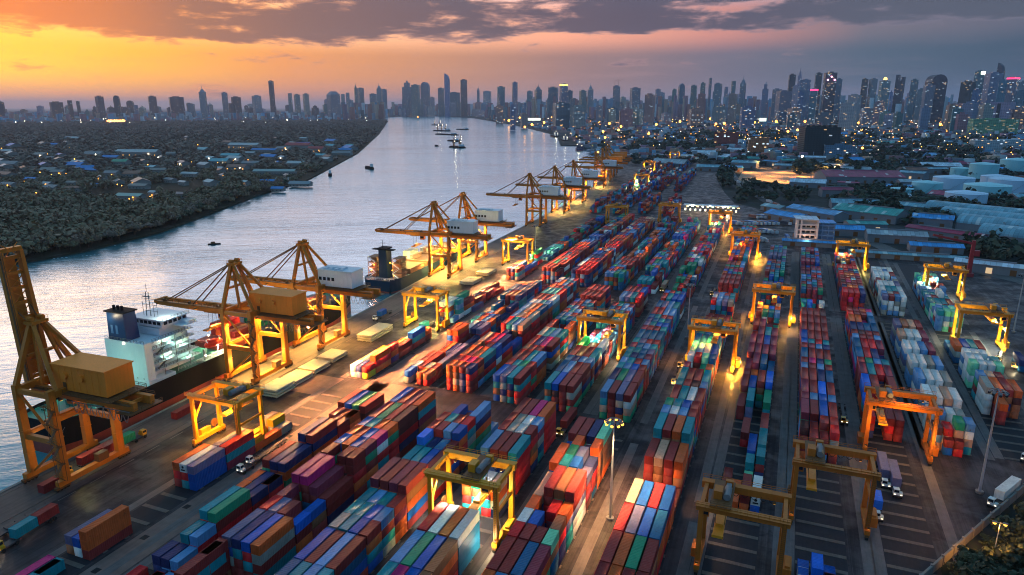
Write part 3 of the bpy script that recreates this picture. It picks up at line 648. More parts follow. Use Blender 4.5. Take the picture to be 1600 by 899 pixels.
def make_containers():
    layout()
    mo = mat_container('container_paint', False); ma = mat_container('container_paint_far', True)
    ht = {}
    for c in CELLS:
        for yy in np.arange(c[2] + 1, c[2] + c[8], 3.0): ht[(c[0], c[3], int(yy // 3))] = max(ht.get((c[0], c[3], int(yy // 3)), 0), c[5])
    def height(row, col, y): return ht.get((row, col, int(y // 3)), 0)
    cam = Vector((0, 0, CAMH)); sc = []
    c_, s_ = math.cos(HEAD), math.sin(HEAD)
    for i, c in enumerate(CELLS):
        row, band, yb, col, k, h, x, y, L, letter, sl = c
        ctr = Vector((x + 1.2, y + L / 2, k * TIER + 1.3)); d = ctr - cam; r2 = d.length_squared; dn = d.normalized()
        # in frame?
        xx = ctr.x * c_ + ctr.y * s_; yy = -ctr.x * s_ + ctr.y * c_; zz = ctr.z - CAMH
        dep = yy * math.cos(PITCH) - zz * math.sin(PITCH); up = yy * math.sin(PITCH) + zz * math.cos(PITCH)
        px, py = 800 + F * xx / dep, 449.5 - F * up / dep
        a = 0; front = False
        if k == h - 1: a += L * 2.44 * -dn.z
        if height(row, col, y - 1.8) <= k and height(row, col, y - 4.5) <= k: a += 2.44 * 2.6 * dn.y; front = True
        sd = 1 if x < 0 else -1
        if height(row, col + sd, y + L / 2) <= k: a += L * 2.6 * abs(dn.x)
        if px < -10 or px > 1610 or py > 900 + 12: a = 0
        sc.append((a / r2, i, front))
    sc.sort(key=lambda t: -t[0])
    chosen = {i: f for a, i, f in sc[:N_SINGLE] if a > 0}
    # ordinals
    bays = {}
    for i in chosen: bays.setdefault(CELLS[i][0], set()).add(round(CELLS[i][2], 1))
    bays = {r: sorted(v) for r, v in bays.items()}
    m40, m20 = container_mb(12.19).mesh('container_long', mo), container_mb(6.06).mesh('container_short', mo)
    dl, dr = door_mb(0).mesh('door_left', mo), door_mb(1).mesh('door_right', mo)
    b = MB(); b.box(.25, 2.19, -.02, .09, .3, 2.3); b.tube((1.22, -.03, 1.65), (1.22, -.06, 1.65), .42, n=12, mi=1); b.box(.5, 1.95, -.05, -.021, .5, .95, 1); ru = b.mesh('reefer_unit', [mo, M_RB])
    nd = 0
    for rank, (a, i, front) in enumerate(sc[:N_SINGLE]):
        if a <= 0: continue
        row, band, yb, col, k, h, x, y, L, letter, sl = CELLS[i]
        rgb, cname = PAL[letter]
        j = bays[row].index(round(yb, 1))
        tier = 'on top' if k == h - 1 else ('lowest tier' if k == 0 else ORD[k] + ' tier')
        lab = f"{cname} {'long' if L > 8 else 'short'} container {tier}, {ORD[col]} column, {ORD[j] if j < 20 else 'far'} bay, {ROWNAME[row][4:]}"
        o = add('shipping_container', m40 if L > 8 else m20, None, (x, y, k * TIER + .12), -math.atan(sl))
        rr = random.Random(i); f = rr.uniform(.82, 1.15)
        o.color = (min(1, rgb[0] * f), min(1, rgb[1] * f), min(1, rgb[2] * f), 1)
        tag(o, lab, 'container', 'stacked shipping containers')
        if front and (y < 235 or (letter == 'w' and y < 330)) and nd < 90:
            nd += 1
            for me in ((ru,) if letter == 'w' else (dl, dr)):
                q = add('reefer_unit' if me is ru else 'door', me, o); q.color = tuple(min(1, v * .9) for v in o.color[:3]) + (1,)
    # the rest of the yard's boxes: one mass
    rest = [c for i, c in enumerate(CELLS) if i not in chosen]
    V, Fq, cols = [], [], []
    rng = random.Random(3)
    def emit(x, y, z, L, rgb, ang):
        ca, sa2 = math.cos(ang), math.sin(ang); W, H = 2.44, 2.59
        pts = [(0, 0, 0), (W, 0, 0), (W, L, 0), (0, L, 0), (0, 0, H), (W, 0, H), (W, L, H), (0, L, H), (.1, .1, H), (W - .1, .1, H), (W - .1, L - .1, H), (.1, L - .1, H), (.1, .1, H - .04), (W - .1, .1, H - .04), (W - .1, L - .1, H - .04), (.1, L - .1, H - .04)]
        n = len(V); V.extend((x + u * ca - v * sa2, y + u * sa2 + v * ca, z + w) for u, v, w in pts)
        for q in ((0, 1, 5, 4), (1, 2, 6, 5), (2, 3, 7, 6), (3, 0, 4, 7), (4, 5, 9, 8), (5, 6, 10, 9), (6, 7, 11, 10), (7, 4, 8, 11), (12, 13, 14, 15), (8, 9, 13, 12), (9, 10, 14, 13), (10, 11, 15, 14), (11, 8, 12, 15)):
            Fq.append([n + t for t in q]); cols.append(rgb)
    for row, band, yb, col, k, h, x, y, L, letter, sl in rest:
        f = rng.uniform(.8, 1.18); emit(x, y, k * TIER + .12, L, [min(1, v * f) for v in PAL[letter][0]], -math.atan(sl))
    # far end of the terminal, 650 m and more away
    for (xa, xb, ya, yb, lo, hi, mx) in FAR_BLOCKS:
        x = xa
        while x < xb:
            y = ya
            while y < yb:
                if rng.random() < .88:
                    for cc in range(4):
                        for k in range(rng.randint(lo, hi)):
                            f = rng.uniform(.8, 1.15); emit(x + cc * 2.7 - .06 * (y - ya), y, k * TIER, 12.19, [v * f for v in PAL[rng.choice(mx)][0]], .06)
                y += 13.2
            x += 25
    me = numpy_mesh('container_mass', V, Fq, ma); set_facecol(me, cols)
    tag(add('container_stacks', me), kind='stuff')
FAR_BLOCKS = [(-198, -120, 700, 830, 2, 4, 'mmmmrqbltxo'), (-205, -160, 850, 1010, 2, 4, 'mmqbmxtlwr'), (-172, -130, 925, 1060, 2, 4, 'nqmxmb'), (-230, -150, 1060, 1180, 1, 4, 'mmmqbwxto'), (-240, -180, 1230, 1420, 2, 4, 'mqbmxx')]
# ------------------------------------------------------------------ cranes
SODIUM = (1.0, .44, .05); AMBER = (1.0, .80, .20); WARM = (1.0, .80, .50); COOL = (.78, 1.0, .86)
def crane_mats():
    global M_HL, M_WL, M_RTG2, M_OR, M_DK, M_HO, M_HW, M_GL, M_RB, M_LY, M_LW, M_STL, M_RED, M_LG, M_RTG
    M_OR = painted('crane_orange_paint', (.52, .150, .012), 0.5, .35, .3, .6)
    M_RTG = painted('gantry_yellow_paint', (.66, .255, .012), 0.45, .35, .3, .6)
    M_RTG2 = painted('gantry_rusty_paint', (.46, .130, .014), 0.55, .45, .3, .95)
    M_DK = painted('crane_dark_brown', (.16, .065, .022), 0.6, .4, .3, .5)  # dark brown paint of bogies, walkways and small fittings
    M_HO = painted('house_orange_paint', (.90, .235, .02), 0.6, .25, .2, .25)
    M_HW = painted('house_white_paint', (.66, .68, .74), 0.5, .2, .2, .2)
    M_GL = painted('dark_glass', (.015, .02, .03), 0.12, .1)
    M_RB = painted('rubber', (.015, .015, .016), 0.8, .2)
    M_STL = painted('grey_steel', (.16, .16, .17), 0.5, .3)
    M_RED = painted('red_oxide_paint', (.28, .03, .04), 0.55, .35, .3, .4)
    M_LY = glow('amber_lamp_glass', (1.0, .42, .05), 3.2); M_LW = glow('white_lamp_glass', (1.0, .86, .60), 5); M_HL = glow('headlight_glass', (1.0, .85, .6), 1.6); M_WL = glow('lit_doorway', (1.0, .72, .42), .5); M_LG = glow('greenish_lamp_glass', (.75, 1.0, .85), 24)

def rails(mb, p, q, h=1.1, step=3.0, r=.05, mi=0):
    p, q = Vector(p), Vector(q); L = (q - p).length; n = max(1, int(L / step)); up = Vector((0, 0, h))
    for z in (h, h * .55): mb.beam(p + Vector((0, 0, z)), q + Vector((0, 0, z)), r * 1.6, r * 1.6, mi)
    for i in range(n + 1):
        a = p + (q - p) * i / n; mb.beam(a, a + up, r * 1.6, r * 1.6, mi)

def sts_proto(house='white', raised=False, gauge=13.5, hy=9.2, paint=None):
    pr = Proto(); OR = paint or M_OR; G = gauge
    for x in (0, G):
        for sy in (-1, 1):
            mb = MB(); mb.taper(x - .9, x + .9, sy * hy - 1.15, sy * hy + 1.15, 3.1, 30.5, .86)
            for z in (9, 16, 23): mb.box(x - .98, x + .98, sy * hy - 1.22, sy * hy + 1.22, z, z + .25)
            pr.part('leg', mb, OR)
    for x in (0, G):
        mb = MB(); mb.box(x - .85, x + .85, -hy - 2.6, hy + 2.6, 1.5, 3.1); pr.part('sill_beam', mb, OR)
        mb = MB(); mb.box(x - .7, x + .7, -hy + 1.1, hy - 1.1, 27.99, 29.9); mb.box(x - .45, x + .45, -hy + 1.1, hy - 1.1, 14.2, 15.6) if x == 0 else None
        pr.part('cross_beam', mb, OR)
        for sy in (-1, 1):
            mb = MB()
            mb.box(x - .6, x + .6, sy * (hy + 1.2) - 2.2, sy * (hy + 1.2) + 2.2, .75, 1.49)
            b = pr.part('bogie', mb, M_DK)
            for k in range(4):
                w = MB(); yy = sy * (hy + 1.2) - 1.65 + k * 1.1; w.tube((x - .3, yy, .5), (x + .3, yy, .5), .42, n=10); pr.part('wheel', w, M_RB, b)
    for sy in (-1, 1):
        mb = MB(); mb.box(.91, G - .91, sy * hy - .6, sy * hy + .6, 13.6, 15.2); pr.part('portal_beam', mb, OR)
        mb = MB(); mb.beam((1.0, sy * hy, 3.2), (G - .6, sy * hy, 13.4), .55, .55) if sy < 0 else mb.beam((G - .9, sy * hy, 15.4), (.8, sy * hy, 27.8), .6, .6)
        mb.beam((G - .9, sy * hy, 15.4), (.8, sy * hy, 27.8), .6, .6) if sy < 0 else None
        pr.part('brace', mb, OR)
        mb = MB(); mb.box(.66, G - .66, sy * hy - .55, sy * hy + .55, 28.0, 29.4); pr.part('top_beam', mb, OR)
    # main girder
    mb = MB()
    for sy in (-1, 1): mb.box(-2.65, G + 24.5, sy * 2.9 - .7, sy * 2.9 + .7, 25.5, 27.98)
    for i in range(8): mb.box(-1.5 + i * 5.2, -1.1 + i * 5.2, -2.35, 2.35, 26.4, 27.4)
    pr.part('girder', mb, OR)
    mb = MB()
    for sy in (-1, 1):
        y = sy * 4.0
        mb.box(-2, G + 24, y - .45, y + .45, 27.3, 27.42); rails(mb, (-2, y + sy * .4, 27.42), (G + 24, y + sy * .4, 27.42))
    mb.box(G + 20, G + 25.5, -5.5, 5.5, 25.2, 25.4); rails(mb, (G + 20, -5.4, 25.4), (G + 25.5, -5.4, 25.4)); rails(mb, (G + 25.4, -5.4, 25.4), (G + 25.4, 5.4, 25.4))
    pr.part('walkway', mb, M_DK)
    # boom
    mb = MB(); bw = MB(); bl = 39.5
    if not raised:
        for sy in (-1, 1):
            mb.hexa([(-2.7 - bl, sy * 2.5 - .6, 26.2), (-2.7, sy * 2.9 - .7, 25.5), (-2.7, sy * 2.9 + .7, 25.5), (-2.7 - bl, sy * 2.5 + .6, 26.2), (-2.7 - bl, sy * 2.5 - .6, 27.9), (-2.7, sy * 2.9 - .7, 27.98), (-2.7, sy * 2.9 + .7, 27.98), (-2.7 - bl, sy * 2.5 + .6, 27.9)])
        for i in range(8): x = -4 - i * 5.1; mb.box(x - .2, x + .2, -2.3, 2.3, 26.7, 27.5)
        mb.box(-2.7 - bl - .8, -2.7 - bl + .3, -3.2, 3.2, 26.7, 28.2)
        rails(bw, (-4, -3.6, 27.9), (-2.4 - bl, -3.1, 27.9)); bw.box(-2.5 - bl, -4, -3.7, -3.1, 27.8, 27.9)
        for x in (-9, -24, -38): bw.box(x - .5, x + .5, -2.9, -1.9, 28.0, 29.0)
    else:
        a = R(86); ca, sa = math.cos(a), math.sin(a)
        def P(u, y, w): return (-3.4 - u * ca + w * sa, y, 28.2 + u * sa + w * ca)
        for sy in (-1, 1):
            mb.hexa([P(0, sy * 3.1 - .65, -1.3), P(0, sy * 3.1 + .65, -1.3), P(0, sy * 3.1 + .65, 1.3), P(0, sy * 3.1 - .65, 1.3), P(bl, sy * 2.9 - .55, -.9), P(bl, sy * 2.9 + .55, -.9), P(bl, sy * 2.9 + .55, .9), P(bl, sy * 2.9 - .55, .9)])
        for i in range(9):
            u = 1.5 + i * 4.5; mb.beam(P(u, -2.5, 0), P(u, 2.5, 0), .5, 1.1); mb.beam(P(u, -2.5, .5), P(u + 4.2, 2.5, .5), .22, .22); mb.beam(P(u, 2.5, .5), P(u + 4.2, -2.5, .5), .22, .22)
        mb.hexa([P(2, -1.6, -.9), P(2, 1.6, -.9), P(2, 1.6, -.7), P(2, -1.6, -.7), P(bl - 2, -1.4, -.8), P(bl - 2, 1.4, -.8), P(bl - 2, 1.4, -.6), P(bl - 2, -1.4, -.6)])
        p = P(bl + .2, 0, 0); mb.box(p[0] - .9, p[0] + .9, -3.2, 3.2, p[2] - .5, p[2] + .8)
        p, q = P(1, -3.9, 1.9), P(bl, -3.5, 1.9); bw.beam(p, q, .12, .12); p2, q2 = P(1, -3.9, .9), P(bl, -3.5, .9); bw.beam(p2, q2, .12, .7)
        for i in range(20): u = 1 + i * 1.9; bw.beam(P(u, -3.8, .9), P(u, -3.8, 1.9), .08, .08)
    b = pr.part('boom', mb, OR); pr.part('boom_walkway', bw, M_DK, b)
    # A-frame
    mb = MB()
    for sy in (-1, 1):
        mb.beam((0, sy * hy, 30.2), (-.6, sy * 1.5, 46.8), 1.25, 1.25)
        mb.beam((G * .30, sy * 4.2, 29.4), (0, sy * 1.4, 46.2), .85, .85)
    mb.box(-.5, .5, -4.6, 4.6, 37.2, 38.0); mb.box(-2.0, 1.4, -2.6, 2.6, 46.4, 47.3)
    rails(mb, (-2.0, -2.5, 47.3), (1.4, -2.5, 47.3), 1.1, 1.5); rails(mb, (-2.0, 2.5, 47.3), (1.4, 2.5, 47.3), 1.1, 1.5)
    for sy in (-1, 1): mb.tube((-1.2, sy * 1.6, 47.9), (.6, sy * 1.6, 47.9), .75, n=10)
    pr.part('a_frame', mb, OR)
    for sy in (-1, 1):
        mb = MB(); mb.beam((.4, sy * 1.6, 46.6), (G - .2, sy * (hy - 2), 29.5), 1.05, 1.05); pr.part('back_stay', mb, OR)
        mb = MB()
        if not raised:
            mb.beam((-1.2, sy * 1.6, 46.9), (-22, sy * 2.7, 28.0), .42, .42); mb.beam((-1.2, sy * 1.3, 46.9), (-37, sy * 2.5, 28.0), .42, .42)
        else:
            mb.beam((-1.2, sy * 1.6, 46.9), (-6.0, sy * 2.7, 52), .28, .28); mb.beam((-1.2, sy * 1.3, 46.9), (-5, sy * 2.6, 40), .28, .28)
        pr.part('fore_stay', mb, M_DK)
    # machinery house
    x0, x1 = (9.5, 30.0) if house == 'orange' else (10.5, 28.5)
    mb = MB(); mb.box(x0, x1, -4.6, 4.6, 29.0, 36.4); mb.box(x0 - .3, x1 + .3, -4.9, 4.9, 36.42, 36.75)
    for k in range(1, 8):
        xr = x0 + (x1 - x0) * k / 8; mb.box(xr - .07, xr + .07, -4.67, -4.605, 29.2, 36.3); mb.box(xr - .07, xr + .07, 4.605, 4.67, 29.2, 36.3)
    for y in (-2.3, 0, 2.3): mb.box(x0 - .07, x0 - .005, y - .07, y + .07, 29.2, 36.3)
    if house == 'white':
        mb.box(x0 + 2, x1 - 6, -1.6, 1.6, 36.77, 37.5)
        for k in range(4): mb.box(x0 + 2.6 + k * 2.9, x0 + 4.2 + k * 2.9, -3.9, -2.2, 36.77, 37.4)
    hm = M_HO if house == 'orange' else M_HW
    h = pr.part('machinery_house', mb, hm)
    if house == 'orange':
        for k, x in enumerate((x0 + 5.0, x0 + 11.5)):
            w = MB(); w.tube((x, -4.61, 33.6), (x, -5.3, 33.6), 1.05, n=14); pr.part('vent', w, hm, h)
        w = MB(); w.box(x0 + 3.6, x0 + 4.9, -4.70, -4.61, 29.1, 31.4); pr.part('door', w, M_DK, h)
    else:
        for k in range(4):
            w = MB(); x = x0 + 1.2 + k * 2.25; w.box(x - .7, x + .7, -4.72, -4.61, 31.8, 33.3); pr.part('window', w, M_GL, h)
        for k in range(3):
            w = MB(); y = -3.4 + k * 2.3; w.box(x0 - .10, x0 - .01, y - .7, y + .7, 31.8, 33.3); pr.part('window', w, M_GL, h)
    mb = MB(); mb.box(x0 - 1.2, x1 + 2.6, -6.2, 6.2, 28.2, 28.45)
    for sy in (-1, 1): rails(mb, (x0 - 1.2, sy * 6.1, 28.45), (x1 + 2.6, sy * 6.1, 28.45))
    rails(mb, (x1 + 2.5, -6.1, 28.45), (x1 + 2.5, 6.1, 28.45))
    for x in (x0 + 2, x1 - 2): mb.box(x - .4, x + .4, -4.5, 4.5, 27.99, 28.19)
    pr.part('house_platform', mb, M_DK)
    # trolley, cab, spreader
    tx = -14.0 if not raised else 5.0
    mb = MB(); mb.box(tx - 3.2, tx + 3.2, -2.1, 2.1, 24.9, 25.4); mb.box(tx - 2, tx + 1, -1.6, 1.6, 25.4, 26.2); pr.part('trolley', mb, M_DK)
    mb = MB(); mb.box(tx + 3.4, tx + 6.2, -1.3, 1.3, 22.6, 25.2); c = pr.part('cab', mb, OR)
    w = MB(); w.box(tx + 3.32, tx + 3.39, -1.1, 1.1, 23.0, 24.8); w.box(tx + 3.7, tx + 6.0, -1.38, -1.31, 23.5, 24.8); pr.part('window', w, M_GL, c)
    mb = MB()
    for sx in (-1, 1):
        for sy in (-1, 1): mb.tube((tx + sx * 1.1, sy * 1.8, 25.3), (tx + sx * .9, sy * 2.4, 19.0), .06, n=5)
    pr.part('hoist_cable', mb, M_RB)
    mb = MB(); mb.box(tx - 1.2, tx + 1.2, -5.8, 5.8, 18.0, 18.5); mb.box(tx - .8, tx + .8, -2.6, 2.6, 18.5, 19.1); pr.part('spreader', mb, M_OR)
    # stair tower on the landside leg nearest the camera, and electrical house on the sill
    mb = MB()
    for k in range(9):
        z = 3.2 + k * 2.7; a, b = (-hy - 1.2, -hy - 3.4) if k % 2 == 0 else (-hy - 3.4, -hy - 1.2)
        mb.beam((G + 1.6, a, z), (G + 1.6, b, z + 2.7), .9, .12); mb.box(G + .9, G + 2.4, b - .6, b + .6, z + 2.6, z + 2.72)
        mb.beam((G + 2.1, a, z + 1), (G + 2.1, b, z + 3.7), .06, .06)
    for y in (-hy - 1.0, -hy - 3.9): mb.box(G + 2.3, G + 2.42, y - .06, y + .06, 3.1, 28)
    pr.part('stair', mb, M_DK)
    mb = MB(); mb.box(G - .8, G + 1.2, 1.0, 4.4, 3.12, 5.6); pr.part('electrical_house', mb, M_DK)
    mb = MB()
    for k in range(9):
        xa = G + 2 + k * 2.4; prev = None
        for j in range(7):
            q = (xa + 2.4 * j / 6, -4.6, 25.6 - 3.2 * math.sin(math.pi * j / 6))
            if prev: mb.beam(prev, q, .16, .16)
            prev = q
    mb.box(G + 1.5, G + 24, -4.7, -4.5, 25.6, 25.8); pr.part('festoon_cable', mb, M_STL)
    # flood lamps
    for (x, y, z) in ((-.9, -7.0, 26.9), (-.9, 7.0, 26.9), (G + .9, -7.0, 26.9), (G + .9, 7.0, 26.9), (G + 10, 0, 25.7), (-20, -3.4, 26.3), (-20, 3.4, 26.3)):
        if raised and x < -5: continue
        mb = MB(); mb.box(x - .4, x + .4, y - .5, y + .5, z, z + .5); f = pr.part('flood_lamp', mb, M_DK)
        w = MB(); w.box(x - .33, x + .33, y - .42, y + .42, z - .06, z - .005); pr.part('lamp_glass', w, M_LY, f)
    return pr

def rtg_proto(cab_left=False, trolley=.72, paint=None, lampm=None, spread=8.0, tall=17.0):
    pr = Proto(); Y = paint or M_RTG; G, W, T = 18.2, 10.6, tall; LM = lampm or M_LY
    for x in (0, G):
        mb = MB(); mb.box(x - .65, x + .65, -1.4, W + 1.4, 1.55, 2.75); s = pr.part('sill_beam', mb, Y)
        for y in (0, W):
            mb = MB(); mb.taper(x - .62, x + .62, y - .55, y + .55, 2.76, T, .85)
            pr.part('leg', mb, Y)
            mb = MB(); mb.box(x - .5, x + .5, y - 1.7, y + 1.7, .95, 1.53); b = pr.part('bogie', mb, M_DK)
            for k in (-1, 1):
                w = MB(); w.tube((x - .38, y + k * 1.05, .72), (x + .38, y + k * 1.05, .72), .72, n=14); w.tube((x - .42, y + k * 1.05, .72), (x + .42, y + k * 1.05, .72), .3, n=8); pr.part('wheel', w, M_RB, b)
    for y in (0, W):
        mb = MB(); mb.box(-1.2, G + 1.2, y - .62, y + .62, T + .01, T + 1.75)
        for k in range(5): x = 1 + k * 4.0; mb.box(x - .1, x + .1, y - .66, y + .66, T + .1, T + 1.7)
        pr.part('girder', mb, Y)
        mb = MB(); sy = -1 if y == 0 else 1; yy = y + sy * 1.15
        mb.box(-1.2, G + 1.2, min(y + sy * .63, yy + sy * .35), max(y + sy * .63, yy + sy * .35), T + 1.5, T + 1.6)
        rails(mb, (-1.2, yy + sy * .3, T + 1.6), (G + 1.2, yy + sy * .3, T + 1.6), 1.1, 2.2)
        pr.part('walkway', mb, Y)
    for x in (0, G):
        mb = MB(); mb.box(x - .45, x + .45, .63, W - .63, T + .2, T + 1.4); pr.part('end_tie', mb, Y)
        mb = MB(); mb.beam((x, .5, 9.5), (x, W * .5, T - .2), .4, .4) if x == 0 else mb.box(x - .3, x + .3, .55, W - .55, 10.0, 10.7)
        pr.part('brace', mb, Y)
    tx = 1.5 + (G - 5.5) * trolley
    mb = MB(); mb.box(tx - .2, tx + 4.6, -.9, W + .9, T + 1.78, T + 2.1)
    rails(mb, (tx - .1, -.8, T + 2.1), (tx + 4.5, -.8, T + 2.1), 1.1, 1.2)
    t = pr.part('trolley', mb, M_DK)
    mb = MB(); mb.box(tx + .3, tx + 2.2, 2.2, 5.2, T + 2.12, T + 4.2); pr.part('motor_house', mb, Y, t)
    mb = MB(); mb.tube((tx + 3.3, 2.0, T + 3.1), (tx + 3.3, 6.6, T + 3.1), .85, n=12); mb.box(tx + 2.7, tx + 3.9, 6.7, 8.4, T + 2.12, T + 3.4); pr.part('hoist_drum', mb, M_STL, t)
    mb = MB(); mb.box(tx + 2.4, tx + 4.2, 8.6, 9.8, T + 2.12, T + 3.7); pr.part('control_box', mb, Y, t)
    cx = tx + 4.4 if not cab_left else tx - 2.4
    mb = MB(); mb.box(cx, cx + 2.1, 1.0, 3.0, T - 2.2, T + .0); mb.box(cx + .9, cx + 1.2, 1.8, 2.1, T, T + 1.77); c = pr.part('cab', mb, Y)
    w = MB(); w.box(cx + .2, cx + 1.9, .92, .985, T - 1.7, T - .4); w.box(cx + .2, cx + 1.9, 1.2, 2.8, T - 2.28, T - 2.215); pr.part('window', w, M_GL, c)
    mb = MB()
    for k in (-1, 1):
        for u in (.7, 3.6): mb.tube((tx + u, W / 2 + k * 1.6, T + 1.77), (tx + 1.2 + (u - .7) * .7, W / 2 + k * 2.2, spread + 1.2), .05, n=5)
    pr.part('hoist_cable', mb, M_RB)
    mb = MB(); mb.box(tx + .9, tx + 3.3, W / 2 - 5.9, W / 2 + 5.9, spread, spread + .4); mb.box(tx + 1.2, tx + 3.0, W / 2 - 2.2, W / 2 + 2.2, spread + .4, spread + 1.2)
    for k in (-1, 1): mb.box(tx + .8, tx + 3.4, W / 2 + k * 5.9 - .3, W / 2 + k * 5.9 + .3, spread - .1, spread + .55)
    pr.part('spreader', mb, M_RTG)
    mb = MB(); mb.box(G + .68, G + 2.6, 2.6, 8.2, 1.7, 4.4); mb.box(G + 1.1, G + 2.2, 3.2, 7.6, 4.42, 4.9); pr.part('power_pack', mb, Y)
    mb = MB(); mb.box(-1.9, -.68, 3.0, 7.0, 1.8, 4.2); pr.part('electrical_house', mb, Y)
    mb = MB(); mb.tube((-.75, 8.9, 4.6), (-1.15, 8.9, 4.6), 1.35, n=18); mb.tube((-.66, 8.9, 4.6), (-1.35, 8.9, 4.6), .35, n=10); mb.box(-1.0, -.7, 8.7, 9.1, 2.76, 4.0); pr.part('cable_reel', mb, M_DK)
    mb = MB()
    for k in range(7):
        xa = 1.6 + k * 2.1; prev = None
        for j in range(6):
            q = (xa + 2.1 * j / 5, W + .95, T - .1 - 1.5 * math.sin(math.pi * j / 5))
            if prev: mb.beam(prev, q, .1, .1)
            prev = q
    pr.part('festoon_cable', mb, M_RB)
    mb = MB()
    for k in range(int((T - 3) / .5)): mb.box(G - .35, G + .35, -.75, -.69, 3 + k * .5, 3.07 + k * .5)
    for x in (G - .38, G + .38): mb.box(x - .04, x + .04, -.78, -.66, 2.8, T + 2.2)
    pr.part('ladder', mb, M_DK)
    for (x, y, z) in ((2.5, .95, T - .45), (9.1, .95, T - .45), (15.7, .95, T - .45), (2.5, W - .95, T - .45), (15.7, W - .95, T - .45), (G + .2, -1.3, 3.4), (0, -1.3, 3.4)):
        mb = MB(); mb.box(x - .35, x + .35, y - .3, y + .3, z, z + .4); f = pr.part('flood_lamp', mb, M_DK)
        w = MB(); w.box(x - .28, x + .28, y - .24, y + .24, z - .06, z - .005); pr.part('lamp_glass', w, LM, f)
    return pr

